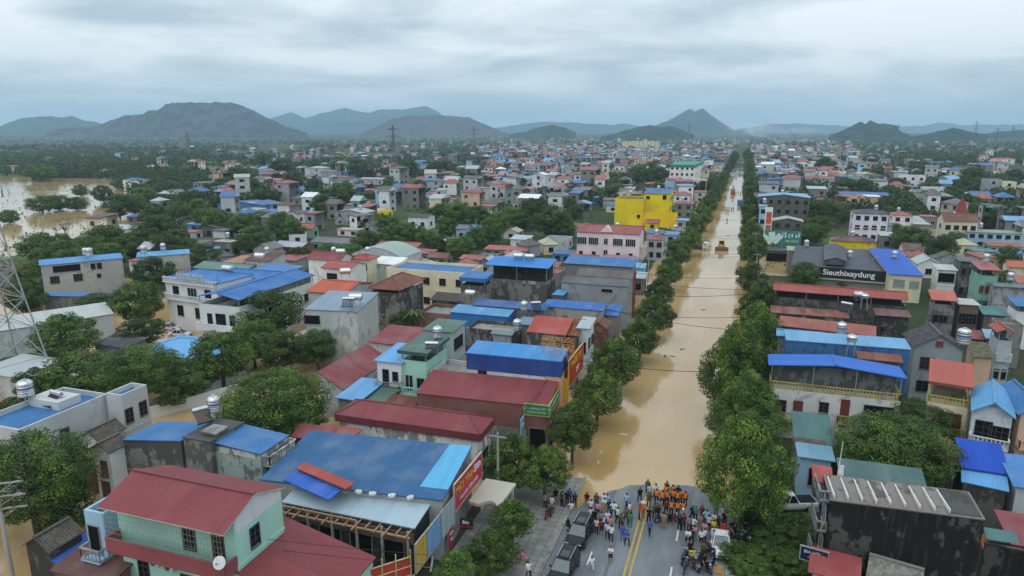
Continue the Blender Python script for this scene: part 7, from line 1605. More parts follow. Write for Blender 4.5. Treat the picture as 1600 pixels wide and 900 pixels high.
def car(label, p, rz, paint, kind='suv', cat='car', rails=True, name='parked_car', group=None):
    """front towards -Y"""
    root = empty(name, p, rz); tag(root, label, cat, group); root.scale = (.95, .95, .95)
    pm = flat('paint_%s' % (paint,), paint, .3, 0, .3); L_, W, hh = (4.75, .94, 1.66) if kind == 'suv' else (4.3, .87, 1.48) if kind == 'sedan' else (5.2, .92, 1.78)
    b = MB(); y0 = -L_ / 2; bel = hh * .58
    if kind == 'pickup': st = [(y0, W * .8, .42, .80, W * .74), (y0 + .15, W * .96, .30, bel - .08, W * .86), (y0 + 1.3, W, .26, bel, W * .92), (y0 + 3.3, W, .26, bel, W * .94), (y0 + 3.32, W, .3, bel, W * .94), (y0 + L_ - .1, W, .36, bel, W * .94), (y0 + L_, W * .96, .4, bel - .03, W * .9)]
    else: st = [(y0, W * .78, .40, .74, W * .70), (y0 + .12, W * .93, .28, bel - .14, W * .82), (y0 + .5, W * .98, .24, bel - .06, W * .88), (y0 + 1.25, W, .24, bel, W * .92), (y0 + L_ * .7, W, .24, bel + .02, W * .94), (y0 + L_ - .25, W * .98, .28, bel, W * .92), (y0 + L_, W * .86, .38, bel - .12, W * .8)]
    loft(b, st); bo = part('body', b, pm, root)
    g = MB(); c0 = y0 + 1.15; c1 = y0 + (L_ - .18 if kind == 'suv' else L_ - .75 if kind == 'sedan' else 3.2)
    wb_, wt = W * .90, W * .68; zt = hh
    f0, f1 = c0 + .92, c1 - (.35 if kind != 'sedan' else .75)
    g.v += [(-wb_, c0, bel), (wb_, c0, bel), (wb_, c1, bel), (-wb_, c1, bel), (-wt, f0, zt - .05), (wt, f0, zt - .05), (wt, f1, zt - .05), (-wt, f1, zt - .05)]
    for f in ((1, 2, 6, 5), (2, 3, 7, 6), (3, 0, 4, 7)): g.f.append(f); g.m.append(0)
    part('windows', g, GLASS, root); ws = MB(); ws.poly([g.v[i] for i in (0, 1, 5, 4)]); part('windscreen', ws, flat('windscreen', (.060, .090, .100) if paint[0] < .1 else (.03, .035, .04), .06, 0, .8), root)  # on dark cars the glass colour is lightened to paint in reflected sky
    r_ = MB(); r_.slab([(-wt, f0 - .03, zt - .06), (-wt * .5, f0 - .08, zt - .01), (wt * .5, f0 - .08, zt - .01), (wt, f0 - .03, zt - .06), (wt, f1, zt - .06), (wt * .5, f1 + .05, zt - .01), (-wt * .5, f1 + .05, zt - .01), (-wt, f1, zt - .06)], .03)
    r_.slab([(-wt * .7, f0 + .1, zt + .012), (wt * .7, f0 + .1, zt + .012), (wt * .7, f1 - .1, zt + .012), (-wt * .7, f1 - .1, zt + .012)], .03)
    for s in (-1, 1):
        for (ya, yb, ra) in ((c0, f0, .035), (c1, f1, .045)): r_.tube((s * wb_, ya, bel), (s * wt, yb, zt - .05), ra, 5)
        r_.tube((s * wb_ * .995, (c0 + c1) / 2, bel), (s * wt, (f0 + f1) / 2, zt - .05), .04, 4)
    part('roof', r_, pm, root)
    if kind == 'suv':
        sr = MB(); sr.slab([(-wt * .55, f0 + .35, zt + .018), (wt * .55, f0 + .35, zt + .018), (wt * .55, f0 + 1.2, zt + .018), (-wt * .55, f0 + 1.2, zt + .018)], .003); part('sunroof', sr, GLASS, root)
    if rails:
        for s in (-1, 1): part('roof_rail', MB().tube((s * wt * .9, f0 + .1, zt + .05), (s * wt * .9, f1 - .1, zt + .05), .028, 6), STEEL, root)
    for s in (-1, 1):
        h = MB(); h.box(s * W * .62 - .16, s * W * .62 + .16, y0 + .02, y0 + .14, .62, .78); part('headlight', h, flat('headlight', (.6, .62, .64), .1), root)
        h = MB(); h.box(s * W * .72 - .13, s * W * .72 + .13, y0 + L_ - .10, y0 + L_ - .01, .74, .98); part('tail_light', h, flat('tail_light', (.35, .02, .02), .2), root)
        h = MB(); h.box(s * (W + .02) - .10, s * (W + .02) + .10, c0 + .32, c0 + .45, bel + .02, bel + .16); part('wing_mirror', h, pm, root)
        for y in (y0 + .88, y0 + L_ - .95):
            w = empty('wheel', (s * (W - .10), y, .36)); w.parent = root; link('tyre', CARW[0], w); link('rim', CARW[1], w)
    gr_ = MB(); gr_.box(-W * .42, W * .42, y0 - .01, y0 + .08, .50, .66); gr_.box(-W * .6, W * .6, y0 + .01, y0 + .1, .30, .38); part('grille', gr_, BLACKP, root)
    pl = MB(); pl.box(-.22, .22, y0 - .035, y0 - .012, .40, .50); pl.box(-.22, .22, y0 + L_ + .005, y0 + L_ + .03, .55, .67); part('number_plate', pl, flat('plate', (.6, .6, .6), .5), root)
    if kind == 'pickup':
        bd = MB(); bd.box(-W * .82, W * .82, y0 + 3.35, y0 + L_ - .12, bel + .002, bel + .02); part('load_bed', bd, BLACKP, root)
    return root


def on_road(px, py):
    p = at(px, py, .4); p.z = ground_at(p); return p


car('black seven seat car parked at the kerb nearer the water', on_road(906, 836), R(-3), (.007, .008, .010), 'suv'); car('black seven seat car parked behind the other, cut by the frame', on_road(881, 892), R(-3), (.007, .008, .010), 'suv')
car('white car parked among the crowd under the trees', on_road(1126, 853), R(4), (.66, .67, .68), 'sedan', rails=False); car('white pickup truck parked by the shrubs and the black house', Vector((at(1233, 789, .6).x, at(1233, 789, .6).y, .25)), R(-70), (.66, .67, .68), 'pickup', cat='pickup truck', rails=False)
for px, py, rz, lb in ((266, 508, 100, 'white car standing in the flooded lane nearer the yellow bank'), (281, 518, 105, 'white car at the gate of the white guest house')):
    p = at(px, py, .7); car(lb, (p.x, p.y, -.25), R(rz), (.64, .65, .66), 'sedan', rails=False)
WHL = wheel_meshes(.48, .3)


def truck(label, p, rz, cab, box, name='truck', tarp=None, L_=6.5):
    root = empty(name, p, rz); tag(root, label, 'truck'); W = 1.12; y0 = -L_ / 2
    c = MB(); loft(c, [(y0, W * .95, .6, 2.3, W * .85), (y0 + .25, W, .5, 2.75, W * .92), (y0 + 1.6, W, .5, 2.8, W * .92), (y0 + 1.75, W * .97, .55, 2.7, W * .9)]); part('cab', c, flat('paint_%s' % (cab,), cab, .3), root)
    g = MB(); g.v += [(-W * .86, y0 - .015, 1.65), (W * .86, y0 - .015, 1.65), (W * .80, y0 + .16, 2.45), (-W * .80, y0 + .16, 2.45)]; g.f.append((0, 1, 2, 3)); g.m.append(0)
    for s in (-1, 1): g.poly([(s * (W + .012), y0 + .4, 1.65), (s * (W + .012), y0 + 1.3, 1.65), (s * (W * .94 + .012), y0 + 1.3, 2.4), (s * (W * .94 + .012), y0 + .5, 2.4)])
    part('windscreen', g, GLASS, root)
    b = MB(); b.box(-W * 1.03, W * 1.03, y0 + 1.95, y0 + L_, 1.0, 3.0 if tarp else 1.75); b.box(-W * .9, W * .9, y0 + .3, y0 + L_ - .1, .65, .98)
    part('load_bed', b, flat('paint_%s' % (box,), box, .6), root)
    for s in (-1, 1):
        for y in (y0 + .9, y0 + L_ - 1.5):
            w = empty('wheel', (s * (W - .14), y, .48)); w.parent = root; link('tyre', WHL[0], w); link('rim', WHL[1], w)
    return root


truck('white truck half hidden by the dark round tree in the flood', Vector((at(1092, 384, 1).x, at(1092, 384, 1).y, -.45)), R(75), (.6, .62, .63), (.06, .07, .08))
truck('small dark truck with a pale cab driving through the flood', Vector((at(1136, 325, 1).x, at(1136, 325, 1).y, -.4)), R(2), (.55, .5, .48), (.10, .07, .06))
truck('blue truck at the right edge of the flooded street', Vector((at(1156, 317, 1).x, at(1156, 317, 1).y, -.4)), R(180), (.04, .12, .35), (.04, .12, .35), tarp=1)
# bulldozer
p = at(1127, 390, 0); bz = empty('bulldozer', (p.x, p.y, -.4), R(4)); tag(bz, 'yellow bulldozer pushing through the brown flood towards the camera', 'bulldozer')
YM = flat('machine_yellow', (.52, .27, .03), .5)
b = MB(); loft(b, [(-1.6, .55, .9, 1.9, .5), (-.2, .6, .9, 2.1, .55), (.3, 1.0, .8, 2.0, .95), (1.7, 1.0, .8, 1.9, .95)]); part('body', b, YM, bz)
b = MB(); b.box(-.75, .75, .1, 1.3, 2.0, 3.1); part('cab_glass', b, GLASS, bz); b = MB(); b.box(-.85, .85, 0, 1.4, 3.1, 3.22)
for x in (-.78, .72):
    for y in (.08, 1.26): b.box(x, x + .07, y, y + .07, 2.0, 3.1)
part('cab_roof', b, YM, bz)
for s in (-1, 1):
    t = MB(); pr = [(1.9, .6), (1.6, 1.05), (-1.3, 1.05), (-1.7, .6), (-1.3, .12), (1.6, .12)]; n = len(pr)
    xa, xb = s * 1.05, s * 1.6
    for i in range(n):
        q, r_ = pr[i], pr[(i + 1) % n]; t.poly([(xa, q[0], q[1]), (xb, q[0], q[1]), (xb, r_[0], r_[1]), (xa, r_[0], r_[1])])
    t.poly([(xb, *q) for q in pr]); t.poly([(xa, *q) for q in pr][::-1]); part('track', t, flat('track_steel', (.06, .05, .045), .7), bz)
bl = MB(); k = [(-2.25 - .25 * math.cos(a), .2 + .75 * (1 + math.sin(a))) for a in [R(v) for v in range(-60, 61, 20)]]
for q, r_ in zip(k, k[1:]): bl.poly([(-2.0, q[0], q[1]), (2.0, q[0], q[1]), (2.0, r_[0], r_[1]), (-2.0, r_[0], r_[1])]); bl.poly([(-2.0, q[0] + .1, q[1]), (-2.0, r_[0] + .1, r_[1]), (2.0, r_[0] + .1, r_[1]), (2.0, q[0] + .1, q[1])])
part('blade', bl, flat('blade_steel', (.14, .09, .06), .6), bz)
for s in (-1, 1): part('push_arm', MB().tube((s * 1.75, -2.2, .5), (s * 1.7, .6, .55), .1, 6), YM, bz)
part('exhaust', MB().tube((.2, -.9, 1.9), (.2, -.9, 2.9), .07, 8), BLACKP, bz)
# red excavator truck further out
p = at(1145, 303, 0); ex = truck('red machine truck with a load stopped in the far flood', Vector((p.x, p.y, -.3)), R(3), (.30, .06, .04), (.22, .07, .05), tarp=1, L_=8); ex['category'] = 'truck'
q = MB(); q.tube((0, .5, 3.0), (0, 1.2, 5.2), .22, 6); q.tube((0, 1.2, 5.2), (.2, -1.6, 4.6), .18, 6); q.box(-.3, .5, -2.0, -1.3, 3.7, 4.6); part('loader_arm', q, flat('machine_red', (.32, .08, .04), .5), ex)
for i, (px, py, c) in enumerate(((1150, 277, (.6, .6, .6)), (1156, 273, (.05, .06, .08)), (1153, 264, (.5, .52, .55)), (1148, 268, (.3, .05, .04)), (1159, 263, (.6, .61, .62)), (1155, 258, (.06, .08, .2)), (1160, 254, (.55, .55, .55)), (1157, 250, (.1, .1, .11)))):
    p = at(px, py, .6); car(['white car nearest the water at the dry end of the street', 'black car beside the white one at the dry end', 'silver car second in the left queue at the dry end', 'red car by the tree row at the dry end', 'white car on the right side of the dry street', 'navy car in the middle of the dry street', 'pale car before the vanishing trees on the right', 'dark car farthest up the dry street'][i], (p.x, p.y, float(road_z(p.x, p.y))), R(180 * (i % 2)), c, 'sedan', rails=False, name='car', group='cars waiting at the dry end of the street')
# motorbikes
MW = wheel_meshes(.29, .10)


def motorbike_proto():
    o = empty('motorbike', (0, 0, 0)); f = MB()
    loft(f, [(-.52, .07, .62, .92, .06), (-.42, .16, .34, .98, .10), (-.28, .17, .28, .74, .13), (-.1, .12, .28, .52, .10), (.1, .13, .30, .70, .12), (.45, .15, .42, .78, .13), (.80, .08, .58, .80, .06)]); part('body', f, flat('bike_red', (.16, .025, .025), .3), o)
    s = MB(); loft(s, [(-.12, .10, .72, .80, .09), (.15, .14, .74, .82, .13), (.62, .13, .76, .84, .12)]); part('seat', s, BLACKP, o)
    h = MB(); h.tube((0, -.62, .3), (0, -.42, .98), .035, 6); h.tube((-.33, -.34, 1.05), (.33, -.34, 1.05), .018, 6); part('handlebar', h, GALV, o)
    for x in (-.3, .3): part('mirror', MB().box(x - .06, x + .06, -.40, -.38, 1.16, 1.24), BLACKP, o)
    part('headlight', MB().lathe([(.09, 0), (.07, .05)], n=10), flat('headlight', (.6, .62, .64), .1), o, (0, -.58, .85))
    for y in (-.66, .62):
        w = empty('wheel', (0, y, .29)); w.parent = o; link('tyre', MW[0], w); link('rim', MW[1], w)
    part('exhaust', MB().tube((.14, 0, .3), (.16, .75, .40), .05, 8), STEEL, o); return o


mbp = motorbike_proto(); first = True
for i, (px, py, rz, lb) in enumerate(((1069, 873, 170, 'motorbike at the front of the road edge row'), (1071, 888, 175, 'motorbike cut by the bottom frame edge'), (1082, 878, 190, 'motorbike under the person in yellow'), (1088, 884, 200, 'motorbike with a plate beside the yellow rider'), (1098, 870, 160, 'motorbike behind the olive standing person'), (1110, 862, 40, 'motorbike nose to the white car'), (1036, 812, 120, 'motorbike under the seated person in grey'), (1047, 811, 110, 'motorbike under the seated person in black'), (1153, 838, 60, 'motorbike in the shade of the largest tree'), (1160, 846, 80, 'motorbike nearest the trunk of the largest tree'), (1104, 886, 30, 'motorbike beside the walking person in black'), (862, 797, 190, 'motorbike parked on the tiled pavement by the tree'), (858, 803, 170, 'scooter parked on the tiled pavement edge'))):
    p = at(px, py, .4); p.z = ground_at(p); o = mbp if first else copy_tree(mbp); first = False
    o.location = p; o.rotation_euler = (0, 0, R(rz)); tag(o, lb, 'motorbike', 'motorbikes around the crowd')
    for ch in o.children:
        if ch.name.startswith('body'):
            c_ = [(.02, .02, .023), (.03, .04, .07), (.16, .03, .03), (.25, .26, .27), (.02, .02, .02)][i % 5]
            ch.material_slots[0].link = 'OBJECT'; ch.material_slots[0].material = flat('bike_paint_%s' % (c_,), c_, .3)
person(1081, 870, 'yellow', 'maroon', ZR, 'ride', 190, p=Vector((at(1082, 878, .4).x, at(1082, 878, .4).y, 0)), z=ground_at(at(1082, 878, .4)) + .02)
finish_people()
# warning triangle, barrier
wt = empty('warning_sign', at(1123, 893, .6)); tag(wt, 'small orange warning triangle on the grass verge', 'warning sign'); wt.location.z = .2
t_ = MB(); t_.poly([(-.4, 0, .3), (.4, 0, .3), (0, 0, 1.0)]); t_.poly([(-.4, .03, .3), (0, .03, 1.0), (.4, .03, .3)]); part('triangle', t_, flat('warning_orange', (.65, .25, .02), .5), wt); part('leg', MB().tube((0, .02, -.3), (0, .02, .3), .02, 5), GALV, wt)

# ------------------------------------------------------------------ pylons, poles, cables
def pylon(label, x, y, z, h, base, rz, arms, name='lattice_pylon', mat=GALV, r=.07, group=None, auto=False, taper=.14):
    root = empty(name, (x, y, z), rz); tag(root, label, 'pylon', group)
    wz = lambda t: base * ((1 - t) ** 1.5 * (1 - taper) + taper) / 2
    lv = [0, .10, .20, .30, .39, .47, .55, .62, .69, .76, .83, .90, 1.0]
    leg = MB(); br = MB(); c4 = ((-1, -1), (1, -1), (1, 1), (-1, 1))
    for a, b in zip(lv, lv[1:]):
        for i in range(4):
            p, q = c4[i], c4[(i + 1) % 4]; wa, wb = wz(a), wz(b)
            leg.tube((p[0] * wa, p[1] * wa, a * h), (p[0] * wb, p[1] * wb, b * h), r, 4, cap=False)
            br.tube((p[0] * wa, p[1] * wa, a * h), (q[0] * wb, q[1] * wb, b * h), r * .55, 4, cap=False); br.tube((q[0] * wa, q[1] * wa, a * h), (p[0] * wb, p[1] * wb, b * h), r * .55, 4, cap=False)
            br.tube((p[0] * wb, p[1] * wb, b * h), (q[0] * wb, q[1] * wb, b * h), r * .5, 4, cap=False)
    part('legs', leg, mat, root); part('bracing', br, mat, root)
    for (t, L_) in arms:
        for s in (-1, 1):
            w = wz(t); A = MB(); tip = (s * L_, 0, t * h + .3)
            for yy in (-1, 1):
                A.tube((s * w, yy * w, t * h), tip, r * .7, 4, cap=False); A.tube((s * w, yy * w, t * h + 1.6), tip, r * .7, 4, cap=False)
                for k in range(1, 5):
                    f = k / 5; g = (k - 1) / 5; A.tube((s * (w + (L_ - w) * f), yy * w * (1 - f), t * h + .3 * f), (s * (w + (L_ - w) * g), yy * w * (1 - g), t * h + 1.6 - 1.3 * g), r * .5, 4, cap=False)
            ar = part('cross_arm', A, mat, root)
            part('insulator', MB().lathe([(.06, 0), (.14, .15), (.06, .3), (.14, .45), (.06, .6), (.14, .75), (.06, .9), (.03, 1.4)], n=7), flat('insulator_glass', (.10, .16, .15), .3), ar, (tip[0], 0, tip[2] - 1.45))
    return root


NP = at(8, 604, 0)
pylon('large steel lattice pylon at the left frame edge', NP.x, NP.y, -.3, 44, 9.2, R(-8), ((.44, 6.5), (.66, 7.5), (.82, 6.0)), r=.115, mat=flat('pylon_steel', (.30, .32, .33), .5))
for (px, yb, yt, lb) in ((617, 290, 196, 'slim tall mast-like pylon rising above the middle roofs'), (741, 262, 198, 'red grey pylon right of the slim tall mast'), (296, 248, 205, 'lattice pylon in the woods below the spoil mesa'), (331, 250, 222, 'short lattice pylon beside the pale field'), (1075, 226, 191, 'wide armed pylon below the twin peak'), (1522, 222, 190, 'pylon on the skyline, leftmost of the right hand three'), (1555, 230, 200, 'pylon on the skyline, middle of the right hand three'), (1579, 226, 195, 'pylon on the skyline, rightmost of the right hand three'), (1401, 222, 194, 'pylon behind the wooded knoll'), (1332, 244, 212, 'pylon by the transformer yard'), (1195, 214, 193, 'far pylon in the smoke')):
    p = at(px, yb, 0); d = proj(p)[2]; hgt = H - (yt - 205.) / FPX * d * 1.0
    hgt = max(22, min(75, hgt)); pylon(lb, p.x, p.y, 0, hgt, hgt * .14, R(rnd.uniform(0, 40)), ((.66, hgt * .12), (.80, hgt * .13), (.92, hgt * .10)), r=.16 + d * .00006, taper=.12, group='pylons across the plain', mat=flat('far_steel', (.16, .155, .16), .7))
# concrete power pole in the near left corner
pp_ = at(22, 915, 0); pol = empty('power_pole', (pp_.x, pp_.y, -.3), R(35)); tag(pol, 'concrete power pole with three steel cross arms in the near left corner', 'power pole')
PH = 9.6; part('pole', MB().tube((0, 0, 0), (0, 0, PH), .20, 10, 0, .13), plaster((.33, .32, .30), .2), pol)
for i, z in enumerate((PH - .25, PH - 1.35, PH - 2.4)):
    a = MB(); a.box(-.15, 1.9, -.06, .06, z - .06, z + .06); a.tube((.12, 0, z - .75), (1.2, 0, z - .05), .035, 5); ar = part('cross_arm', a, GALV, pol)
    for x in (.25, 1.0, 1.8): part('insulator', MB().lathe([(.035, 0), (.07, .07), (.035, .14), (.06, .2), (.02, .28)], n=7), flat('brown_insulator', (.09, .05, .04), .3), ar, (x, 0, z + .06))
BLK = flat('black_cable', (.015, .015, .016), .6)


def cable(label, P_, Q, sag, r=.034, name='overhead_cable'):
    P_, Q = Vector(P_), Vector(Q); pts = []
    for i in range(17):
        t = i / 16; v = P_.lerp(Q, t); v.z -= sag * 4 * t * (1 - t); pts.append(v)
    c = MB(); c.path(pts, r, 4); o = part(name, c, BLK, None); tag(o, label, 'cable', 'overhead cables'); return o


def street_pole(label, x, y, h=8.0, lamp=False, name='power_pole'):
    o = empty(name, (x, y, -.3)); tag(o, label, 'street lamp' if lamp else 'power pole')
    part('pole', MB().tube((0, 0, 0), (0, 0, h), .14, 8, 0, .09), plaster((.33, .32, .30), .2), o)
    a = MB()
    if lamp: a.tube((0, 0, h), (1.2, 0, h + .5), .04, 6); part('arm', a, GALV, o); part('lamp_head', MB().box(1.0, 1.6, -.12, .12, h + .42, h + .56), GALV, o)
    else: a.box(-.9, .9, -.05, .05, h - .5, h - .38); part('cross_arm', a, GALV, o)
    return o


poles_r = [(4.3, y) for y in (60, 86, 112, 138, 170, 205, 245)]; poles_l = [(-20.6, y) for y in (57, 82, 108, 134, 166, 200, 240)]
for i, (x, y) in enumerate(poles_r): street_pole('power pole %s behind the right tree row' % ['nearest', 'second', 'third', 'fourth', 'fifth', 'sixth', 'farthest'][i], x, y, 8.2)
for i, (x, y) in enumerate(poles_l): street_pole('power pole %s behind the left tree row' % ['nearest', 'second', 'third', 'fourth', 'fifth', 'sixth', 'farthest'][i], x, y, 8.2)
for nm, P_ in (('right', poles_r), ('left', poles_l)):
    for i in range(6):
        for k, dz in enumerate((7.6, 7.1)): cable('%s cable of the %s span behind the %s tree row' % (['upper', 'lower'][k], ['nearest', 'second', 'third', 'fourth', 'fifth', 'farthest'][i], nm), (P_[i][0], P_[i][1], dz), (P_[i + 1][0], P_[i + 1][1], dz), .6)
for i, (y, dy) in enumerate(((82, 3), (108, 4), (134, -2), (140, 4), (166, 3), (200, 5), (240, 2), (109, -6), (121, 8), (167, 7), (201, -4))):
    cable('%s cable crossing above the flooded street' % ['nearest', 'second', 'third', 'fourth', 'fifth', 'sixth', 'farthest', 'slanting second', 'lone mid', 'slanting fifth', 'slanting sixth'][i], (-20.6, y, 7.4), (4.3, y + dy, 7.4), .8, .04)
cable('long cable sagging over the grey flat house and the lane', (pol.location.x + 1, pol.location.y, 9), (at(121, 735, 6).x, at(121, 735, 6).y, 6), .8, .018)
for i, z in enumerate((8.2, 7.4)): cable(['upper cable passing in front of the mint green house', 'lower cable passing in front of the mint green house'][i], (pol.location.x + 1, pol.location.y, z), (-19.0, 38.5, z - 1.2), .6, .018)
# street lamps by the black fascia sign, white lamp post beside the black house
for i, px in enumerate((1358, 1377)):
    p = at(px, 449, 0); street_pole(['left of two dark posts before the black fascia sign', 'right of two dark posts before the black fascia sign'][i], p.x, p.y, 7.2, name='lamp_post', lamp=True)
p = at(1307, 752, 7); o = empty('antenna_mast', (p.x, p.y, 6.5), 0); tag(o, 'thin white mast with a panel on the roof corner of the black house', 'antenna'); part('mast', MB().tube((0, 0, 0), (.15, 0, 4.2), .06, 7, 0, .03), flat('white_paint', (.62, .62, .6), .6), o); part('panel', MB().box(.1, .45, -.06, .06, .3, 2.0), flat('white_paint', (.62, .62, .6), .6), o)
# garden wall along the flooded lane; steel fence by the pavement
def wall(label, a, b, h, m, name='garden_wall', t=.2):
    a, b = Vector(a), Vector(b); d = b - a; o = empty(name, (a.x, a.y, 0), math.atan2(d.y, d.x)); tag(o, label, 'wall'); L_ = Vector((d.x, d.y)).length
    w = MB(); w.box(0, L_, 0, t, -.6, h); part('wall', w, m, o); c = MB(); c.box(-.05, L_ + .05, -.05, t + .05, h, h + .1); part('coping', c, m, o)
    return o
wall('white garden wall along the flooded lane behind the grey flat house', at(235, 655, 0), at(372, 618, 0), 1.5, WHITE); wall('grey wall along the flooded lane under the dense yard tree', at(300, 630, 0), at(385, 590, 0), 1.4, plaster(wLG, .3)); wall('low wall at the edge of the flooded river gardens', at(185, 372, 0), at(300, 340, 0), 1.2, plaster(wLG, .4))
wall('long black wall running on from the black house at the frame edge', at(1530, 905, 0), at(1640, 925, 0), 3.2, plaster((.017, .016, .015), .4, (.15, .14, .13)))
# building clutter in front of the dismantled shop
dbr = random.Random(3)
for i in range(9):
    p = at(dbr.uniform(600, 690), dbr.uniform(868, 898), .3); o = empty('timber_plank', (p.x, p.y, .32 + .05 * i), dbr.uniform(0, 3)); part('plank', MB().box(-1.3, 1.3, -.08, .08, 0, .04), flat('raw_timber', (.33, .20, .12), .8) if i % 2 else WHITE, o)
    tag(o, 'loose timber plank among the rubble before the dismantled shop', 'plank', 'rubble planks before the dismantled shop')
for i, (px, py, h_, nm) in enumerate(((534, 838, 3.6, 'short bamboo ladder against the bare front bay'), (616, 850, 4.4, 'tall bamboo ladder at the corner of the bare front bay'))):
    p = at(px, py + 24, 0); o = empty('ladder', (p.x, p.y, .2), R(12)); tag(o, nm, 'ladder'); l_ = MB()
    for x in (-.25, .25): l_.tube((x, 0, 0), (x, .8, h_), .03, 5)
    for k in range(9): l_.tube((-.25, .8 * k / 9, h_ * (k + .5) / 9), (.25, .8 * k / 9, h_ * (k + .5) / 9), .02, 4)
    part('frame', l_, flat('bamboo', (.35, .27, .14), .7), o)
sl = empty('sloped_sign', at(575, 905, 3.2), R(48)); tag(sl, 'red sign frame with yellow bars leaning by the maroon annex', 'sign'); sl.location.z = 2.4
sb_ = MB(); sb_.box(0, 3.4, 0, .06, 0, 1.6); part('board', sb_, flat('red_board', (.40, .04, .03), .6), sl); sf = MB()
for z in (0, .8, 1.6): sf.tube((0, -.05, z), (3.4, -.05, z), .05, 5)
for x in (0, 1.1, 2.2, 3.4): sf.tube((x, -.06, -.6), (x, -.06, 2.2), .05, 5)
part('frame', sf, flat('yellow_bar', (.45, .42, .18), .6), sl)
# litter on the flood
for i, (px, py, c) in enumerate(((974, 679, 'white'), (1065, 546, 'brown'), (1039, 557, 'black'), (1052, 557, 'grey'), (1100, 484, 'brown'), (934, 722, 'cream'), (1137, 368, 'black'))):
    p = at(px, py, 0); o = empty('floating_debris', (p.x, p.y, 0), i); g = MB()
    for k in range(3): g.tube((-.35 + .2 * k, .1 * k, .0), (.2 + .2 * k, -.1 * k, .06), .09, 6, 0, .06)
    part('clump', g, CM[c], o); tag(o, ['white foam piece drifting off the lone flooded tree', 'brown debris clump drifting mid street', 'dark debris left of the mid street clump', 'grey debris beside the dark clump mid street', 'brown debris opposite the long red roof', 'pale debris drifting before the lone flooded tree', 'dark floating branch before the bulldozer'][i], 'debris', 'debris adrift on the flooded street')

# ------------------------------------------------------------------ the town and woods going back to the hills
HOUSES = [(o.location.x, o.location.y, max(o['w'], o['d']) * .62, o) for o in list(COL.objects) if o.parent is None and 'w' in o.keys()]


def free(x, y, r, extra=()):
    if -23 < x < 8 and y < 2600: return False
    if y < 420 and sdist(np.array([x]), np.array([y]), LAKE)[0] < r + 2: return False
    for hx, hy, hr, o in HOUSES:
        if (hx - x) ** 2 + (hy - y) ** 2 < (hr + r) ** 2: return False
    for q in extra:
        if (q[0] - x) ** 2 + (q[1] - y) ** 2 < (q[2] + r) ** 2: return False
    return True


def town_density(px, py):
    """how built up the plain is where the sight line lands"""
    if py < 216: return .07
    if py < 232 and px < 1330: return .03 if px < 520 else .38 if px > 760 else .2
    if px < 330: return .03 if py < 300 else .10
    if px < 560: return .12 if py < 240 else .30
    if px < 760: return .34 if py > 222 else .5
    if px < 1330: return .85
    if px < 1480: return .22 if py < 245 else .45
    return .16


rf_ = random.Random(11); fill_h = []
for k in range(12500):
    px = rf_.uniform(-60, 1680); py = 208.5 + (rf_.random() ** 1.5) * 125
    if k > 7200: px = rf_.uniform(760, 1345); py = rf_.uniform(216, 300)
    elif k > 5200:
        py = rf_.uniform(320, 455)
        if 600 < px < 1400 and not (640 < px < 880 and py > 385): continue
    if rf_.random() > town_density(px, py): continue
    p = at(px, py, 0)
    if p.y < 105 or p.y > 3200: continue
    w, d = (rf_.uniform(5, 9.5), rf_.uniform(6, 12)) if k < 5200 else (rf_.uniform(4, 6.5), rf_.uniform(5, 8)) if k < 7200 else (rf_.uniform(4.5, 8), rf_.uniform(7, 12)); r = max(w, d) * .56
    if not free(p.x, p.y, r, fill_h): continue
    fill_h.append((p.x, p.y, r, w, d, py))
fill_h.sort(key=lambda t: math.hypot(t[0], t[1]))
n_house = sum(1 for o in COL.objects if o.parent is None and o.name.split('.')[0] == 'house')
RCOL = [('MAROON', 14), ('RED', 20), ('ORANGE', 4), ('BLUE', 10), ('SKYB', 8), ('GREY', 20), ('ZINC', 14), ('TILE', 20), ('TAN', 8), ('WHITE', 6), ('TEAL', 4), ('BROWN', 8)]
WCOL = [('w', 20), ('l', 26), ('c', 10), ('g', 18), ('s', 18), ('e', 5), ('p', 5), ('u', 5), ('n', 2)]
pick = lambda L_: rf_.choices([a for a, b in L_], [b for a, b in L_])[0]
SM = {}
VP_ = []


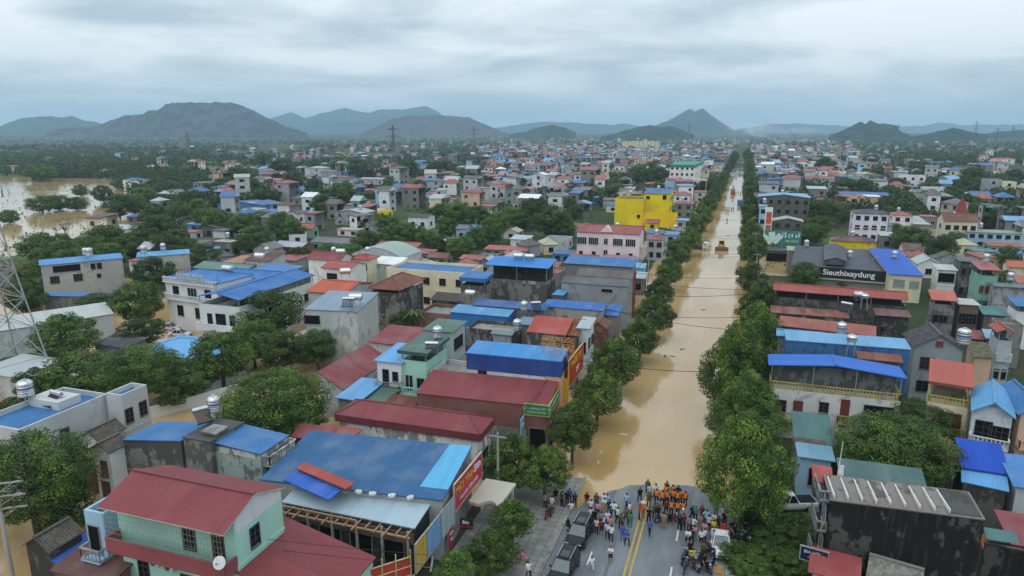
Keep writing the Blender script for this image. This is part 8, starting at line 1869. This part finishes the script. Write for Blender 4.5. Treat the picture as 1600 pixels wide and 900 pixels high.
def lean_house(x, y, w, d, individual, sink=None, low=4):
    """walls, roof and window openings of a house too far to show more; appended to sink's mesh builder or made a thing"""
    rc, wc = pick(RCOL), pick(WCOL); st = rf_.choices((1, 2, 3, 4), (38, 44, 16, 2))[0]; st = min(st, low); h = 3.3 * st + rf_.uniform(0, .6); kind = rf_.choice('XXYHHFFSP'); a = rf_.choice((0, 0, R(90), R(rf_.uniform(-40, 40))))
    if individual:
        A = Vector((x, y, h)); u = (math.cos(a), math.sin(a)); o_ = Vector((x - u[0] * w / 2 + u[1] * d / 2, y - u[1] * w / 2 - u[0] * d / 2, h)); pj = proj(o_)
        desc = '%s%s house with %s %s' % (WN[wc][0], '' if st < 2 else ' two storey' if st == 2 else ' tall', CW[rc], RW[kind])
        B(desc, pj[0], pj[1], 0, h, d, RF[kind], tuple(round(v * rf_.uniform(.9, 1.1), 2) for v in CN[rc]), WN[wc][1], ang=math.degrees(a), ww=w, rise=1.6 if kind in 'XYHQ' else .5, oh=.35 if kind != 'P' else 0, g=round(rf_.uniform(.1, .4), 1), auto=True, ribs=False, bands=False,
          win=[('F', '%dx%d' % (max(1, int(w / 3.6)), st), 'k')])
        return
    V, F, M = sink
    hw, hd = w / 2, d / 2; c, s = math.cos(a), math.sin(a)
    def add(pts, m):
        b = len(V)
        for (X, Y, Z) in pts: V.append((x + X * c - Y * s, y + X * s + Y * c, Z))
        F.append(tuple(range(b, b + len(pts)))); M.append(m)
    wm = [k for k, _ in WCOL].index(wc); rm = len(WCOL) + [k for k, _ in RCOL].index(rc)
    for (x0, y0, x1, y1) in ((-hw, -hd, hw, -hd), (hw, -hd, hw, hd), (hw, hd, -hw, hd), (-hw, hd, -hw, -hd)):
        add([(x0, y0, -.5), (x1, y0, -.5), (x1, y1, h), (x0, y1, h)], wm)
        L_ = math.hypot(x1 - x0, y1 - y0); n = max(1, int(L_ / 3.5)); nx, ny = (y1 - y0) / L_ * .05, -(x1 - x0) / L_ * .05
        for i in range(n):
            for j in range(st):
                if rf_.random() < .3: continue
                t0, t1 = (i + .33) / n, (i + .67) / n; z0 = 3.3 * j + 1.0
                add([(x0 + (x1 - x0) * t0 + nx, y0 + (y1 - y0) * t0 + ny, z0), (x0 + (x1 - x0) * t1 + nx, y0 + (y1 - y0) * t1 + ny, z0), (x0 + (x1 - x0) * t1 + nx, y0 + (y1 - y0) * t1 + ny, z0 + 1.4), (x0 + (x1 - x0) * t0 + nx, y0 + (y1 - y0) * t0 + ny, z0 + 1.4)], len(WCOL) + len(RCOL))
    e = .4; ew, ed = hw + e, hd + e
    if kind in 'XYH':
        r = rf_.uniform(1.2, 2.4); i = 0 if kind != 'H' else min(ew, ed) * .8
        add([(-ew, -ed, h), (ew, -ed, h), (ew - i, 0, h + r), (-ew + i, 0, h + r)], rm); add([(ew, ed, h), (-ew, ed, h), (-ew + i, 0, h + r), (ew - i, 0, h + r)], rm)
        add([(ew, -ed, h), (ew, ed, h), (ew - i, 0, h + r)], rm if i else wm); add([(-ew, ed, h), (-ew, -ed, h), (-ew + i, 0, h + r)], rm if i else wm)
    else:
        r = .6 if kind == 'F' else 0.02; add([(-ew, -ed, h), (ew, -ed, h), (ew, ed, h + r), (-ew, ed, h + r)], rm); add([(ew, -ed, h - .25), (-ew, -ed, h - .25), (-ew, -ed, h), (ew, -ed, h)][::-1], rm)
        for sx in (-1, 1): add([(sx * ew, -ed, h - .25), (sx * ew, ed, h + r - .25), (sx * ew, ed, h + r), (sx * ew, -ed, h)], rm)
        if kind == 'S' and st > 1: add([(-hw * .5, -hd * .2, h + 2.4), (hw * .3, -hd * .2, h + 2.4), (hw * .3, hd * .7, h + 2.6), (-hw * .5, hd * .7, h + 2.6)], rm)


n_ind = max(0, 296 - n_house); V_, F_, M_ = [], [], []
for i, (x, y, r, w, d, py) in enumerate(fill_h):
    HOUSES.append((x, y, r, None))
    if i < n_ind: lean_house(x, y, w, d, True, low=1 if y < 235 else 2)
    else: lean_house(x, y, w, d, False, (V_, F_, M_))
me = bpy.data.meshes.new('distant_houses'); me.from_pydata(V_, [], F_)
for k, _ in WCOL: me.materials.append(plaster(WN[k][1], .2))
for k, _ in RCOL: me.materials.append(metal_roof(CN[k], 'X', 0, .2, False))
me.materials.append(GLASS); me.polygons.foreach_set('material_index', M_); me.update(); tag(link('distant_houses', me), kind='stuff')

# small steel tanks on many of the nearer roofs
tk = [h for h in HOUSES if h[3] is not None and h[3].name.startswith('house') and h[2] > 3.5 and 150 < math.hypot(h[0], h[1]) < 360 and h[3].get('roof_h', 0) > 5]
rf_.shuffle(tk); tank0 = None
for h in tk[:26]:
    o = h[3]; p = on_roof(o, rf_.uniform(.3, .7), rf_.uniform(.5, .75), o['roof_h'] + .25)
    if tank0 is None: tank0 = t_ = water_tank('x', p, .6, 1.2, .7)
    else: t_ = copy_tree(tank0); t_.location = p
    AUTO.append((t_, 'small steel roof tank', 'water tank')); t_['group'] = 'steel tanks on the middle roofs'

# trees: the nearest as individuals, the far woods as one mass
n_tree = sum(1 for o in COL.objects if o.parent is None and o.name.split('.')[0] == 'garden_tree')
near_spots, far_spots = [], []
HX = np.array([(h[0], h[1], h[2]) for h in HOUSES]); 
for k in range(26000):
    px = rf_.uniform(-60, 1680); py = 206.6 + (rf_.random() ** 1.9) * 215
    p = at(px, py, 0); dist = math.hypot(p.x, p.y)
    if dist > 7000: continue
    if -21 < p.x < 6: continue
    w = rf_.uniform(4.5, 9.5) if dist > 330 else rf_.uniform(3.2, 6.6)
    q = (HX[:, 0] - p.x) ** 2 + (HX[:, 1] - p.y) ** 2 < (HX[:, 2] * .95 + w * .30) ** 2
    if q.any(): continue
    if p.y < 420 and p.x < -60 and sdist(np.array([p.x]), np.array([p.y]), LAKE)[0] < 3: continue
    if rf_.random() < town_density(px, py) * .25: continue
    # nothing tall stands straight before a house front or the open water
    ux_, uy_ = p.x / dist, p.y / dist; hide = False
    if dist < 520:
        for s_ in (5, 10):
            if ((HX[:, 0] - p.x - ux_ * s_) ** 2 + (HX[:, 1] - p.y - uy_ * s_) ** 2 < (HX[:, 2] * .75) ** 2).any() and rf_.random() < .75: hide = True
        if p.x < -60:
            for s_ in (4, 12, 20, 28):
                q_ = (np.array([p.x + ux_ * s_]), np.array([p.y + uy_ * s_]))
                if sdist(*q_, LAKE)[0] < 0 or sdist(*q_, POND)[0] < 0: hide = True
            if sdist(np.array([p.x]), np.array([p.y]), POND)[0] < 3: hide = True
    if hide: continue
    # open fields
    if fbm(np.array([p.x]), np.array([p.y]), 130, 77, 2)[0] > (.57 if px < 760 else .64) and dist > 150: continue
    (near_spots if dist < 330 else far_spots).append((dist, p.x, p.y, w))
near_spots.sort(); acc = []
for s in near_spots:
    if all((s[1] - t[1]) ** 2 + (s[2] - t[2]) ** 2 > (.42 * (s[3] + t[3])) ** 2 for t in acc): acc.append(s)
n_indt = max(0, 298 - n_tree)
for s in acc[:n_indt]:
    kd = rf_.choice(('dark', 'mango', 'mango', 'bright')); hc = s[3] * rf_.uniform(.6, .95)
    put_tree(kd, (s[1], s[2]), s[3], hc, hc * .5 + .9, {'dark': 'dark green bushy tree', 'mango': 'dense round green tree', 'bright': 'bright green spreading tree'}[kd], 'garden_tree')


def wood_mat():
    m = leaf_mat('woodland_foliage', (.052, .092, .026), (.110, .160, .040), .6); nt = m.node_tree
    for n in nt.nodes:
        if n.type == 'TEX_NOISE': n.inputs['Scale'].default_value = .11
    return m


LEAF['wood'] = wood_mat()
rs = np.random.RandomState(5); chunks = []
unit = [crown_points(200 + i, 420, 'ball', 12)[:2] for i in range(4)]
for s in acc[n_indt:] + far_spots:
    dist, x, y, w = s; n = int(np.clip(90000 / max(dist, 100), 24, 300)); P_, N_ = unit[rs.randint(4)]
    ix = rs.randint(0, len(P_), n); hc = w * rs.uniform(.6, 1.0); g = float(ground_z(x, y))
    c = P_[ix] * np.array([w / 2, w / 2, hc / 2]) + np.array([x, y, g + hc * .5 + .4]); chunks.append(leaves(c, N_[ix], w * (.075 if n > 150 else .11 if n > 60 else .17), rs))
tag(link('distant_woods', quads_mesh('distant_woods', np.concatenate(chunks), LEAF['wood'])), kind='stuff')
# grass and low weeds on the open plots
gp = []
for k in range(9000):
    px = rf_.uniform(0, 1600); py = rf_.uniform(290, 420) if k % 3 else rf_.uniform(815, 900)
    if py > 800: px = rf_.uniform(1145, 1260)
    p = at(px, py, 0); z = float(ground_z(p.x, p.y)) if k % 9 == 0 or py > 800 else .1
    if -21 < p.x < 3.2 and py < 800: continue
    if ((HX[:, 0] - p.x) ** 2 + (HX[:, 1] - p.y) ** 2 < (HX[:, 2] * .9) ** 2).any() and py < 800: continue
    gp.append((p.x, p.y, max(z, .05) + rf_.uniform(0, .5)))
gp = np.array(gp); tag(link('weeds', quads_mesh('weeds', leaves(gp, np.tile([0, 0, 1.0], (len(gp), 1)), .55, rs, .1), LEAF['banana'])), kind='stuff')

# smoke drifting from two fires before the hills
for i, (px, py, L_, hh) in enumerate(((1235, 207, 330, 62), (1300, 206, 190, 48))):
    d = _f * FPX + _r * (px - 800) - _u * (205. - 450); d = d / np.hypot(d[0], d[1]) * 2350; m = bpy.data.materials.new('drifting_smoke'); m.use_nodes = True; nt = m.node_tree; nt.nodes.clear()
    o_ = node(nt, 'ShaderNodeOutputMaterial'); v = node(nt, 'ShaderNodeVolumePrincipled'); v.inputs['Color'].default_value = (.92, .94, .97, 1)
    tc = node(nt, 'ShaderNodeTexCoord'); nz = _noise(nt, tc.outputs['Object'], .022, 4, .6); nt.links.new(_math(nt, 'MULTIPLY', _ramp(nt, nz, .42, .70), .016), v.inputs['Density']); nt.links.new(v.outputs[0], o_.inputs['Volume'])
    s = MB(); prof = [(.02, 0), (.28, .15), (.55, .4), (.72, .65), (.6, .88), (.05, 1.0)]; n = 12; b = 0
    for (r_, z) in prof:
        for k in range(n): t = 6.283 * k / n; s.v.append((-L_ * .5 * z + math.cos(t) * r_ * L_ * .42, math.sin(t) * r_ * L_ * .25, 2 + z * hh))
    for j in range(len(prof) - 1):
        for k in range(n): q = (k + 1) % n; s.f.append((j * n + k, j * n + q, (j + 1) * n + q, (j + 1) * n + k)); s.m.append(0)
    s.f.append(tuple(range(n))[::-1]); s.m.append(0); s.f.append(tuple((len(prof) - 1) * n + k for k in range(n))); s.m.append(0)
    o = part('smoke_plume', s, m, None, (d[0], d[1], 0), YAW); tag(o, ['white smoke plume drifting left of the wooded knoll', 'smaller white smoke plume rising beside the wooded knoll'][i], 'smoke')

# ------------------------------------------------------------------ labels that single out, finished from what stands where
ORD = ['nearest', 'second nearest', 'third nearest', 'fourth nearest', 'fifth nearest', 'sixth nearest', 'seventh nearest', 'eighth nearest', 'ninth nearest', 'tenth nearest']


def finish_labels():
    by = {}
    for o, d, c in AUTO:
        best = min(LANDMARKS, key=lambda l: (l[1] - o.location.x) ** 2 + (l[2] - o.location.y) ** 2)
        dist = math.hypot(best[1] - o.location.x, best[2] - o.location.y)
        side = 'beyond' if o.location.y > best[2] + 4 else ('left of' if o.location.x < best[1] else 'right of')
        by.setdefault((d, best[0], side), []).append((dist, o))
    for (d, b, side), L_ in by.items():
        L_.sort(key=lambda t: t[0])
        for i, (dist, o) in enumerate(L_):
            if len(L_) == 1: o['label'] = '%s %s %s' % (d, side, b)
            elif i < 10: o['label'] = '%s %s %s, %s' % (d, side, b, ORD[i])
            else: o['label'] = '%s in the far growth %s %s' % (d, side, b); o['group'] = 'farther %ss %s %s' % (c, side, b)


finish_labels()
bpy.context.view_layer.update()
